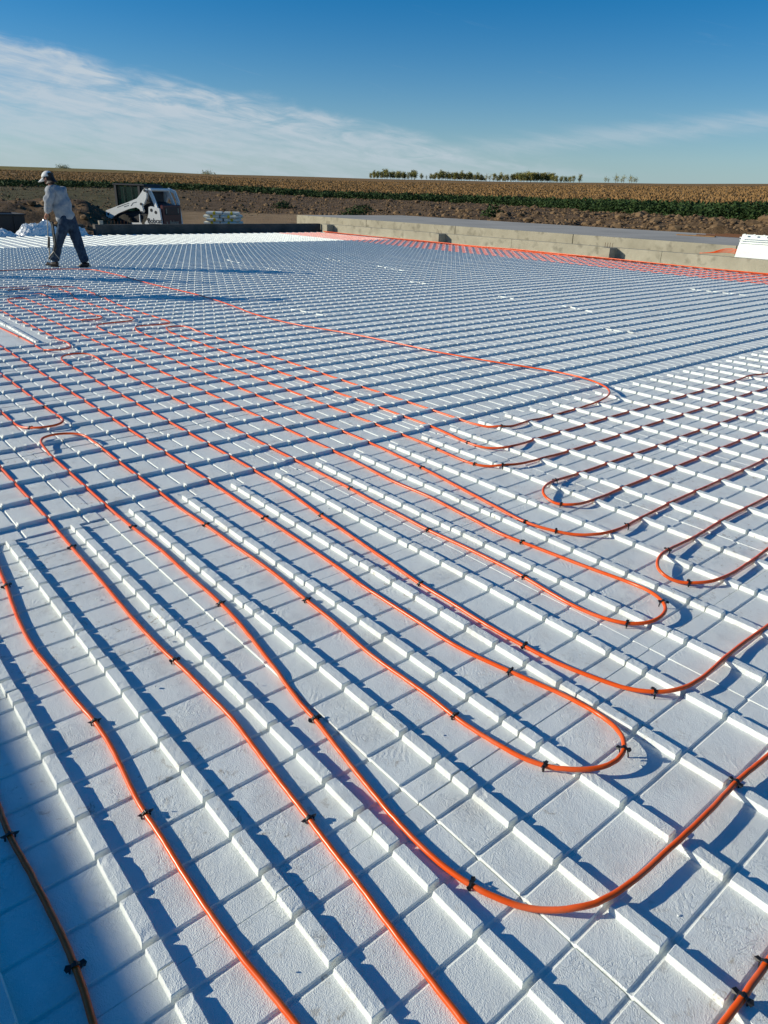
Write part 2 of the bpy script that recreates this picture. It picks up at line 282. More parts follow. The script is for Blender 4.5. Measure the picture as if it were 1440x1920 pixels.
# ------------------------------------------------------------------ survey of the floor, in metres
PANELS = [(-19, 2, 'X', -22.8336, 2.0026, -0.0032, 0.0054),
 (-19, 3, 'X', -22.8316, 3.2218, -0.0032, 0.0050),
 (-19, 4, 'X', -22.8287, 4.4410, -0.0032, 0.0058),
 (-19, 5, 'X', -22.8253, 5.6602, -0.0032, 0.0052),
 (-19, 6, 'X', -22.8220, 6.8794, -0.0031, 0.0050),
 (-19, 7, 'X', -22.8188, 8.0986, -0.0031, 0.0058),
 (-19, 8, 'X', -22.8159, 9.3178, -0.0030, 0.0070),
 (-19, 9, 'X', -22.8134, 10.5370, -0.0030, 0.0067),
 (-19, 10, 'X', -22.8113, 11.7562, -0.0030, 0.0066),
 (-19, 11, 'X', -22.8095, 12.9754, -0.0029, 0.0053),
 (-19, 12, 'X', -22.8080, 14.1946, -0.0029, 0.0061),
 (-19, 13, 'X', -22.8069, 15.4139, -0.0029, 0.0055),
 (-19, 14, 'X', -22.8062, 16.6331, -0.0029, 0.0052),
 (-19, 15, 'X', -22.8058, 17.8523, -0.0029, 0.0051),
 (-18, 1, 'X', -21.6160, 0.7836, -0.0033, 0.0053),
 (-18, 2, 'X', -21.6147, 2.0028, -0.0033, 0.0070),
 (-18, 3, 'X', -21.6125, 3.2220, -0.0033, 0.0068),
 (-18, 4, 'X', -21.6095, 4.4412, -0.0032, 0.0067),
 (-18, 5, 'X', -21.6062, 5.6604, -0.0032, 0.0067),
 (-18, 6, 'X', -21.6028, 6.8796, -0.0031, 0.0053),
 (-18, 7, 'X', -21.5996, 8.0988, -0.0031, 0.0055),
 (-18, 8, 'X', -21.5967, 9.3180, -0.0031, 0.0063),
 (-18, 9, 'X', -21.5942, 10.5372, -0.0030, 0.0066),
 (-18, 10, 'X', -21.5921, 11.7564, -0.0030, 0.0069),
 (-18, 11, 'X', -21.5903, 12.9756, -0.0029, 0.0069),
 (-18, 12, 'X', -21.5888, 14.1948, -0.0029, 0.0050),
 (-18, 13, 'X', -21.5877, 15.4140, -0.0029, 0.0063),
 (-18, 14, 'X', -21.5870, 16.6332, -0.0029, 0.0064),
 (-18, 15, 'X', -21.5866, 17.8524, -0.0029, 0.0060),
 (-17, 1, 'X', -20.3969, 0.7838, -0.0034, 0.0052),
 (-17, 2, 'X', -20.3958, 2.0030, -0.0033, 0.0059),
 (-17, 3, 'X', -20.3936, 3.2222, -0.0033, 0.0050),
 (-17, 4, 'X', -20.3905, 4.4414, -0.0033, 0.0070),
 (-17, 5, 'X', -20.3870, 5.6606, -0.0032, 0.0069),
 (-17, 6, 'X', -20.3836, 6.8798, -0.0032, 0.0061),
 (-17, 7, 'X', -20.3804, 8.0990, -0.0031, 0.0055),
 (-17, 8, 'X', -20.3775, 9.3182, -0.0031, 0.0070),
 (-17, 9, 'X', -20.3750, 10.5374, -0.0030, 0.0062),
 (-17, 10, 'X', -20.3729, 11.7566, -0.0030, 0.0069),
 (-17, 11, 'X', -20.3711, 12.9758, -0.0030, 0.0068),
 (-17, 12, 'X', -20.3696, 14.1950, -0.0029, 0.0060),
 (-17, 13, 'X', -20.3685, 15.4143, -0.0029, 0.0058),
 (-17, 14, 'X', -20.3678, 16.6335, -0.0029, 0.0062),
 (-17, 15, 'X', -20.3675, 17.8527, -0.0029, 0.0058),
 (-16, 1, 'X', -19.1781, 0.7842, -0.0034, 0.0052),
 (-16, 2, 'X', -19.1771, 2.0034, -0.0034, 0.0055),
 (-16, 3, 'X', -19.1748, 3.2226, -0.0034, 0.0068),
 (-16, 4, 'X', -19.1715, 4.4418, -0.0034, 0.0049),
 (-16, 5, 'X', -19.1679, 5.6610, -0.0033, 0.0049),
 (-16, 6, 'X', -19.1644, 6.8802, -0.0033, 0.0063),
 (-16, 7, 'X', -19.1612, 8.0994, -0.0032, 0.0055),
 (-16, 8, 'X', -19.1583, 9.3186, -0.0032, 0.0061),
 (-16, 9, 'X', -19.1558, 10.5378, -0.0031, 0.0059),
 (-16, 10, 'X', -19.1537, 11.7570, -0.0030, 0.0056),
 (-16, 11, 'X', -19.1519, 12.9762, -0.0030, 0.0072),
 (-16, 12, 'X', -19.1504, 14.1954, -0.0030, 0.0053),
 (-16, 13, 'X', -19.1493, 15.4146, -0.0029, 0.0058),
 (-16, 14, 'X', -19.1486, 16.6339, -0.0029, 0.0053),
 (-16, 15, 'X', -19.1483, 17.8531, -0.0029, 0.0063),
 (-15, 1, 'M', -17.9593, 0.7848, -0.0036, 0.0055),
 (-15, 2, 'M', -17.9585, 2.0040, -0.0036, 0.0057),
 (-15, 3, 'M', -17.9561, 3.2232, -0.0035, 0.0066),
 (-15, 4, 'M', -17.9526, 4.4424, -0.0035, 0.0056),
 (-15, 5, 'M', -17.9488, 5.6616, -0.0034, 0.0061),
 (-15, 6, 'M', -17.9453, 6.8808, -0.0034, 0.0070),
 (-15, 7, 'M', -17.9420, 8.1000, -0.0033, 0.0050),
 (-15, 8, 'M', -17.9391, 9.3192, -0.0032, 0.0049),
 (-15, 9, 'M', -17.9366, 10.5384, -0.0032, 0.0053),
 (-15, 10, 'M', -17.9345, 11.7576, -0.0031, 0.0066),
 (-15, 11, 'M', -17.9327, 12.9768, -0.0031, 0.0063),
 (-15, 12, 'M', -17.9312, 14.1960, -0.0030, 0.0054),
 (-15, 13, 'M', -17.9301, 15.4152, -0.0030, 0.0056),
 (-15, 14, 'M', -17.9294, 16.6344, -0.0030, 0.0052),
 (-15, 15, 'M', -17.9291, 17.8536, -0.0030, 0.0059),
 (-14, 1, 'M', -16.7407, 0.7855, -0.0037, 0.0049),
 (-14, 2, 'M', -16.7402, 2.0047, -0.0037, 0.0065),
 (-14, 3, 'M', -16.7375, 3.2239, -0.0037, 0.0070),
 (-14, 4, 'M', -16.7337, 4.4431, -0.0036, 0.0071),
 (-14, 5, 'M', -16.7297, 5.6622, -0.0035, 0.0066),
 (-14, 6, 'M', -16.7261, 6.8814, -0.0035, 0.0071),
 (-14, 7, 'M', -16.7228, 8.1006, -0.0034, 0.0048),
 (-14, 8, 'M', -16.7199, 9.3198, -0.0033, 0.0055),
 (-14, 9, 'M', -16.7174, 10.5390, -0.0032, 0.0071),
 (-14, 10, 'M', -16.7153, 11.7582, -0.0032, 0.0067),
 (-14, 11, 'M', -16.7135, 12.9774, -0.0031, 0.0058),
 (-14, 12, 'M', -16.7120, 14.1966, -0.0031, 0.0071),
 (-14, 13, 'M', -16.7109, 15.4158, -0.0030, 0.0063),
 (-14, 14, 'M', -16.7102, 16.6350, -0.0030, 0.0068),
 (-14, 15, 'M', -16.7099, 17.8542, -0.0030, 0.0055),
 (-13, 1, 'M', -15.5221, 0.7863, -0.0039, 0.0053),
 (-13, 2, 'M', -15.5221, 2.0055, -0.0039, 0.0059),
 (-13, 3, 'M', -15.5191, 3.2247, -0.0039, 0.0051),
 (-13, 4, 'M', -15.5149, 4.4439, -0.0038, 0.0057),
 (-13, 5, 'M', -15.5107, 5.6631, -0.0037, 0.0071),
 (-13, 6, 'M', -15.5069, 6.8823, -0.0036, 0.0056),
 (-13, 7, 'M', -15.5036, 8.1014, -0.0035, 0.0048),
 (-13, 8, 'M', -15.5007, 9.3206, -0.0034, 0.0049),
 (-13, 9, 'M', -15.4982, 10.5398, -0.0033, 0.0052),
 (-13, 10, 'M', -15.4960, 11.7590, -0.0033, 0.0067),
 (-13, 11, 'M', -15.4942, 12.9782, -0.0032, 0.0057),
 (-13, 12, 'M', -15.4928, 14.1974, -0.0031, 0.0055),
 (-13, 13, 'M', -15.4917, 15.4166, -0.0031, 0.0050),
 (-13, 14, 'M', -15.4910, 16.6358, -0.0031, 0.0072),
 (-13, 15, 'M', -15.4907, 17.8550, -0.0031, 0.0058),
 (-12, 1, 'M', -14.3036, 0.7873, -0.0042, 0.0053),
 (-12, 2, 'M', -14.3043, 2.0065, -0.0042, 0.0049),
 (-12, 3, 'M', -14.3008, 3.2257, -0.0041, 0.0049),
 (-12, 4, 'M', -14.2961, 4.4449, -0.0040, 0.0052),
 (-12, 5, 'M', -14.2916, 5.6640, -0.0039, 0.0064),
 (-12, 6, 'M', -14.2877, 6.8832, -0.0038, 0.0052),
 (-12, 7, 'M', -14.2844, 8.1024, -0.0037, 0.0049),
 (-12, 8, 'M', -14.2815, 9.3216, -0.0035, 0.0060),
 (-12, 9, 'M', -14.2790, 10.5407, -0.0034, 0.0054),
 (-12, 10, 'M', -14.2768, 11.7599, -0.0033, 0.0072),
 (-12, 11, 'M', -14.2750, 12.9791, -0.0033, 0.0051),
 (-12, 12, 'M', -14.2736, 14.1983, -0.0032, 0.0061),
 (-12, 13, 'M', -14.2725, 15.4175, -0.0032, 0.0067),
 (-12, 14, 'M', -14.2718, 16.6367, -0.0031, 0.0058),
 (-12, 15, 'M', -14.2715, 17.8559, -0.0031, 0.0072),
 (-11, 1, 'M', -13.0850, 0.7885, -0.0045, 0.0059),
 (-11, 2, 'M', -13.0870, 2.0077, -0.0045, 0.0054),
 (-11, 3, 'M', -13.0827, 3.2268, -0.0044, 0.0058),
 (-11, 4, 'M', -13.0773, 4.4460, -0.0042, 0.0049),
 (-11, 5, 'M', -13.0725, 5.6652, -0.0041, 0.0058),
 (-11, 6, 'M', -13.0685, 6.8843, -0.0040, 0.0054),
 (-11, 7, 'M', -13.0651, 8.1035, -0.0038, 0.0069),
 (-11, 8, 'M', -13.0622, 9.3226, -0.0037, 0.0068),
 (-11, 9, 'M', -13.0597, 10.5418, -0.0036, 0.0060),
 (-11, 10, 'M', -13.0576, 11.7609, -0.0034, 0.0049),
 (-11, 11, 'M', -13.0558, 12.9801, -0.0034, 0.0054),
 (-11, 12, 'M', -13.0544, 14.1992, -0.0033, 0.0054),
 (-11, 13, 'M', -13.0533, 15.4184, -0.0032, 0.0053),
 (-11, 14, 'M', -13.0526, 16.6376, -0.0032, 0.0054),
 (-11, 15, 'M', -13.0523, 17.8568, -0.0032, 0.0069),
 (-10, 1, 'M', -11.8662, 0.7899, -0.0049, 0.0051),
 (-10, 2, 'M', -11.8703, 2.0091, -0.0048, 0.0049),
 (-10, 3, 'M', -11.8647, 3.2282, -0.0047, 0.0070),
 (-10, 4, 'M', -11.8584, 4.4474, -0.0045, 0.0062),
 (-10, 5, 'M', -11.8533, 5.6665, -0.0043, 0.0072),
 (-10, 6, 'M', -11.8492, 6.8856, -0.0042, 0.0058),
 (-10, 7, 'M', -11.8458, 8.1047, -0.0040, 0.0070),
 (-10, 8, 'M', -11.8430, 9.3238, -0.0038, 0.0064),
 (-10, 9, 'M', -11.8405, 10.5429, -0.0037, 0.0067),
 (-10, 10, 'M', -11.8384, 11.7620, -0.0035, 0.0066),
 (-10, 11, 'M', -11.8366, 12.9811, -0.0034, 0.0060),
 (-10, 12, 'M', -11.8352, 14.2003, -0.0034, 0.0050),
 (-10, 13, 'M', -11.8341, 15.4194, -0.0033, 0.0053),
 (-10, 14, 'M', -11.8334, 16.6386, -0.0033, 0.0069),
 (-10, 15, 'M', -11.8331, 17.8578, -0.0032, 0.0070),
 (-9, 1, 'M', -10.6470, 0.7917, -0.0054, 0.0070),
 (-9, 2, 'M', -10.6547, 2.0109, -0.0053, 0.0056),
 (-9, 3, 'M', -10.6469, 3.2300, -0.0051, 0.0064),
 (-9, 4, 'M', -10.6395, 4.4490, -0.0049, 0.0067),
 (-9, 5, 'M', -10.6340, 5.6680, -0.0046, 0.0063),
 (-9, 6, 'M', -10.6299, 6.8870, -0.0044, 0.0068),
 (-9, 7, 'M', -10.6265, 8.1060, -0.0042, 0.0061),
 (-9, 8, 'M', -10.6237, 9.3251, -0.0040, 0.0064),
 (-9, 9, 'M', -10.6213, 10.5441, -0.0038, 0.0064),
 (-9, 10, 'M', -10.6192, 11.7631, -0.0036, 0.0054),
 (-9, 11, 'M', -10.6174, 12.9822, -0.0035, 0.0070),
 (-9, 12, 'M', -10.6160, 14.2013, -0.0034, 0.0071),
 (-9, 13, 'M', -10.6149, 15.4204, -0.0034, 0.0050),
 (-9, 14, 'M', -10.6142, 16.6396, -0.0033, 0.0071),
 (-9, 15, 'M', -10.6139, 17.8587, -0.0033, 0.0071),
 (-8, 0, 'M', -9.4150, -0.4246, -0.0064, 0.0064),
 (-8, 1, 'M', -9.4271, 0.7943, -0.0060, 0.0049),
 (-8, 2, 'M', -9.4406, 2.0133, -0.0058, 0.0070),
 (-8, 3, 'M', -9.4290, 3.2321, -0.0055, 0.0051),
 (-8, 4, 'M', -9.4203, 4.4510, -0.0052, 0.0071),
 (-8, 5, 'M', -9.4146, 5.6698, -0.0049, 0.0064),
 (-8, 6, 'M', -9.4105, 6.8886, -0.0046, 0.0049),
 (-8, 7, 'M', -9.4072, 8.1075, -0.0043, 0.0052),
 (-8, 8, 'M', -9.4044, 9.3263, -0.0041, 0.0063),
 (-8, 9, 'M', -9.4020, 10.5452, -0.0039, 0.0062),
 (-8, 10, 'M', -9.4000, 11.7642, -0.0037, 0.0066),
 (-8, 11, 'M', -9.3982, 12.9832, -0.0036, 0.0070),
 (-8, 12, 'M', -9.3968, 14.2022, -0.0035, 0.0053),
 (-8, 13, 'M', -9.3957, 15.4212, -0.0034, 0.0048),
 (-8, 14, 'M', -9.3950, 16.6404, -0.0034, 0.0070),
 (-8, 15, 'M', -9.3947, 17.8595, -0.0034, 0.0048),
 (-7, 0, 'M', -8.1945, -0.4222, -0.0068, 0.0069),
 (-7, 1, 'M', -8.2068, 0.7969, -0.0066, 0.0051),
 (-7, 2, 'M', -8.2288, 2.0158, -0.0064, 0.0067),
 (-7, 3, 'M', -8.2105, 3.2345, -0.0061, 0.0067),
 (-7, 4, 'M', -8.2009, 4.4531, -0.0056, 0.0069),
 (-7, 5, 'M', -8.1951, 5.6716, -0.0052, 0.0061),
 (-7, 6, 'M', -8.1910, 6.8902, -0.0048, 0.0069),
 (-7, 7, 'M', -8.1879, 8.1088, -0.0045, 0.0053),
 (-7, 8, 'M', -8.1851, 9.3274, -0.0042, 0.0064),
 (-7, 9, 'M', -8.1828, 10.5462, -0.0040, 0.0056),
 (-7, 10, 'M', -8.1807, 11.7649, -0.0038, 0.0069),
 (-7, 11, 'M', -8.1790, 12.9838, -0.0037, 0.0067),
 (-7, 12, 'M', -8.1776, 14.2028, -0.0036, 0.0059),
 (-7, 13, 'M', -8.1765, 15.4218, -0.0035, 0.0061),
 (-7, 14, 'M', -8.1758, 16.6408, -0.0034, 0.0049),
 (-7, 15, 'M', -8.1755, 17.8600, -0.0034, 0.0049),
 (-6, 0, 'M', -6.9725, -0.4187, -0.0073, 0.0062),
 (-6, 1, 'M', -6.9853, 0.8007, -0.0073, 0.0060),
 (-6, 2, 'M', -7.0208, 2.0203, -0.0070, 0.0069),
 (-6, 3, 'M', -6.9911, 3.2378, -0.0067, 0.0063),
 (-6, 4, 'M', -6.9809, 4.4555, -0.0061, 0.0051),
 (-6, 5, 'M', -6.9754, 5.6733, -0.0055, 0.0057),
 (-6, 6, 'M', -6.9715, 6.8914, -0.0050, 0.0066),
 (-6, 7, 'M', -6.9685, 8.1096, -0.0046, 0.0061),
 (-6, 8, 'M', -6.9659, 9.3280, -0.0043, 0.0048),
 (-6, 9, 'M', -6.9635, 10.5465, -0.0041, 0.0068),
 (-6, 10, 'M', -6.9615, 11.7652, -0.0039, 0.0068),
 (-6, 11, 'M', -6.9598, 12.9839, -0.0037, 0.0050),
 (-6, 12, 'M', -6.9584, 14.2028, -0.0036, 0.0061),
 (-6, 13, 'M', -6.9573, 15.4217, -0.0035, 0.0057),
 (-6, 14, 'M', -6.9566, 16.6408, -0.0035, 0.0067),
 (-6, 15, 'M', -6.9563, 17.8599, -0.0035, 0.0055),
 (-5, 0, 'M', -5.7490, -0.4177, -0.0079, 0.0054),
 (-5, 1, 'M', -5.7614, 0.8022, -0.0083, 0.0060),
 (-5, 2, 'M', -5.8054, 2.0230, -0.0085, 0.0071),
 (-5, 3, 'M', -5.7695, 3.2391, -0.0076, 0.0050),
 (-5, 4, 'M', -5.7602, 4.4559, -0.0066, 0.0051),
 (-5, 5, 'M', -5.7554, 5.6732, -0.0057, 0.0063),
 (-5, 6, 'M', -5.7520, 6.8909, -0.0051, 0.0069),
 (-5, 7, 'M', -5.7491, 8.1090, -0.0047, 0.0060),
 (-5, 8, 'M', -5.7466, 9.3273, -0.0044, 0.0058),
 (-5, 9, 'M', -5.7443, 10.5457, -0.0041, 0.0069),
 (-5, 10, 'M', -5.7423, 11.7644, -0.0039, 0.0067),
 (-5, 11, 'M', -5.7406, 12.9831, -0.0038, 0.0050),
 (-5, 12, 'M', -5.7392, 14.2020, -0.0037, 0.0069),
 (-5, 13, 'M', -5.7382, 15.4210, -0.0036, 0.0053),
 (-5, 14, 'M', -5.7375, 16.6400, -0.0035, 0.0055),
 (-5, 15, 'M', -5.7371, 17.8592, -0.0035, 0.0068),
 (-4, 0, 'M', -4.5241, -0.4246, -0.0082, 0.0058),
 (-4, 1, 'M', -4.5342, 0.7949, -0.0094, 0.0067),
 (-4, 2, 'M', -4.5640, 2.0146, -0.0130, 0.0052),
 (-4, 3, 'M', -4.5450, 3.2325, -0.0087, 0.0069),
 (-4, 4, 'M', -4.5389, 4.4506, -0.0068, 0.0052),
 (-4, 5, 'M', -4.5353, 5.6689, -0.0058, 0.0052),
 (-4, 6, 'M', -4.5324, 6.8874, -0.0051, 0.0060),
 (-4, 7, 'M', -4.5297, 8.1060, -0.0047, 0.0056),
 (-4, 8, 'M', -4.5273, 9.3247, -0.0044, 0.0061),
 (-4, 9, 'M', -4.5250, 10.5435, -0.0041, 0.0070),
 (-4, 10, 'M', -4.5231, 11.7624, -0.0039, 0.0065),
 (-4, 11, 'M', -4.5214, 12.9814, -0.0038, 0.0048),
 (-4, 12, 'M', -4.5200, 14.2004, -0.0037, 0.0055),
 (-4, 13, 'M', -4.5190, 15.4195, -0.0036, 0.0061),
 (-4, 14, 'M', -4.5183, 16.6386, -0.0035, 0.0060),
 (-4, 15, 'M', -4.5179, 17.8578, -0.0035, 0.0065),
 (-3, 0, 'M', -3.2981, -0.4341, -0.0073, 0.0060),
 (-3, 1, 'M', -3.3049, 0.7850, -0.0080, 0.0050),
 (-3, 2, 'M', -3.3166, 2.0038, -0.0082, 0.0054),
 (-3, 3, 'M', -3.3193, 3.2237, -0.0073, 0.0068),
 (-3, 4, 'M', -3.3173, 4.4435, -0.0062, 0.0057),
 (-3, 5, 'M', -3.3151, 5.6631, -0.0055, 0.0066),
 (-3, 6, 'M', -3.3128, 6.8826, -0.0049, 0.0072),
 (-3, 7, 'M', -3.3104, 8.1020, -0.0046, 0.0063),
 (-3, 8, 'M', -3.3080, 9.3213, -0.0043, 0.0064),
 (-3, 9, 'M', -3.3058, 10.5406, -0.0041, 0.0063),
 (-3, 10, 'M', -3.3039, 11.7599, -0.0039, 0.0056),
 (-3, 11, 'M', -3.3023, 12.9791, -0.0038, 0.0070),
 (-3, 12, 'M', -3.3008, 14.1984, -0.0037, 0.0059),
 (-3, 13, 'M', -3.2998, 15.4176, -0.0036, 0.0070),
 (-3, 14, 'M', -3.2991, 16.6368, -0.0036, 0.0055),
 (-3, 15, 'M', -3.2987, 17.8561, -0.0035, 0.0069),
 (-2, 0, 'M', -2.0715, -0.4417, -0.0057, 0.0067),
 (-2, 1, 'M', -2.0751, 0.7772, -0.0071, 0.0063),
 (-2, 2, 'M', -2.0786, 1.9957, -0.0061, 0.0059),
 (-2, 3, 'M', -2.0941, 3.2168, -0.0060, 0.0051),
 (-2, 4, 'M', -2.0958, 4.4376, -0.0054, 0.0067),
 (-2, 5, 'M', -2.0950, 5.6581, -0.0049, 0.0057),
 (-2, 6, 'M', -2.0932, 6.8784, -0.0046, 0.0064),
 (-2, 7, 'M', -2.0911, 8.0985, -0.0044, 0.0051),
 (-2, 8, 'M', -2.0887, 9.3183, -0.0042, 0.0050),
 (-2, 9, 'M', -2.0866, 10.5380, -0.0040, 0.0051),
 (-2, 10, 'M', -2.0847, 11.7576, -0.0039, 0.0067),
 (-2, 11, 'M', -2.0831, 12.9771, -0.0038, 0.0052),
 (-2, 12, 'M', -2.0817, 14.1965, -0.0037, 0.0070),
 (-2, 13, 'M', -2.0806, 15.4159, -0.0036, 0.0057),
 (-2, 14, 'M', -2.0799, 16.6353, -0.0036, 0.0062),
 (-2, 15, 'M', -2.0796, 17.8546, -0.0036, 0.0056),
 (-1, 0, 'M', -0.8445, -0.4461, -0.0026, 0.0063),
 (-1, 1, 'M', -0.8453, 0.7724, -0.0087, 0.0050),
 (-1, 2, 'M', -0.8501, 1.9910, -0.0066, 0.0058),
 (-1, 3, 'M', -0.8703, 3.2132, -0.0050, 0.0070),
 (-1, 4, 'M', -0.8746, 4.4347, -0.0045, 0.0052),
 (-1, 5, 'M', -0.8750, 5.6557, -0.0043, 0.0064),
 (-1, 6, 'M', -0.8737, 6.8762, -0.0042, 0.0056),
 (-1, 7, 'M', -0.8718, 8.0965, -0.0042, 0.0055),
 (-1, 8, 'M', -0.8695, 9.3165, -0.0041, 0.0049),
 (-1, 9, 'M', -0.8674, 10.5363, -0.0040, 0.0048),
 (-1, 10, 'M', -0.8655, 11.7560, -0.0039, 0.0071),
 (-1, 11, 'M', -0.8640, 12.9756, -0.0038, 0.0068),
 (-1, 12, 'M', -0.8625, 14.1952, -0.0037, 0.0067),
 (-1, 13, 'M', -0.8614, 15.4146, -0.0036, 0.0067),
 (-1, 14, 'M', -0.8608, 16.6339, -0.0036, 0.0071),
 (0, 0, 'F', 0.3779, -0.4404, -0.0013, -0.0008),
 (0, 1, 'F', 0.3742, 0.7786, -0.0034, 0.0057),
 (0, 2, 'F', 0.3685, 1.9978, -0.0031, 0.0075),
 (0, 3, 'F', 0.3519, 3.2174, -0.0032, 0.0087),
 (0, 4, 'F', 0.3462, 4.4372, -0.0034, 0.0096),
 (0, 5, 'F', 0.3448, 5.6570, -0.0037, 0.0091),
 (0, 6, 'F', 0.3457, 6.8767, -0.0039, 0.0096),
 (0, 7, 'F', 0.3474, 8.0964, -0.0039, 0.0076),
 (0, 8, 'F', 0.3497, 9.3160, -0.0040, 0.0089),
 (0, 9, 'F', 0.3518, 10.5356, -0.0039, 0.0089),
 (0, 10, 'F', 0.3537, 11.7550, -0.0039, 0.0091),
 (0, 11, 'F', 0.3551, 12.9743, -0.0038, 0.0088),
 (1, -1, 'F', 1.5971, -1.6557, -0.0003, 0.0008),
 (1, 0, 'F', 1.5970, -0.4365, -0.0005, -0.0005),
 (1, 1, 'F', 1.5938, 0.7825, -0.0005, 0.0065),
 (1, 2, 'F', 1.5881, 2.0014, 0.0007, 0.0073),
 (1, 3, 'F', 1.5729, 3.2204, -0.0013, 0.0087),
 (1, 4, 'F', 1.5665, 4.4394, -0.0023, 0.0095),
 (1, 5, 'F', 1.5643, 5.6584, -0.0032, 0.0090),
 (1, 6, 'F', 1.5650, 6.8776, -0.0036, 0.0080),
 (1, 7, 'F', 1.5665, 8.0968, -0.0038, 0.0079),
 (2, -1, 'F', 2.8163, -1.6555, -0.0002, -0.0004),
 (2, 0, 'F', 2.8163, -0.4363, -0.0001, 0.0003),
 (2, 1, 'F', 2.8141, 0.7841, 0.0004, 0.0067),
 (2, 2, 'F', 2.8081, 2.0040, 0.0014, 0.0085),
 (2, 3, 'F', 2.7929, 3.2227, -0.0004, 0.0083),
 (2, 4, 'F', 2.7864, 4.4417, -0.0013, 0.0083)]
SLOT = {(-5, 1), (-6, 1)}
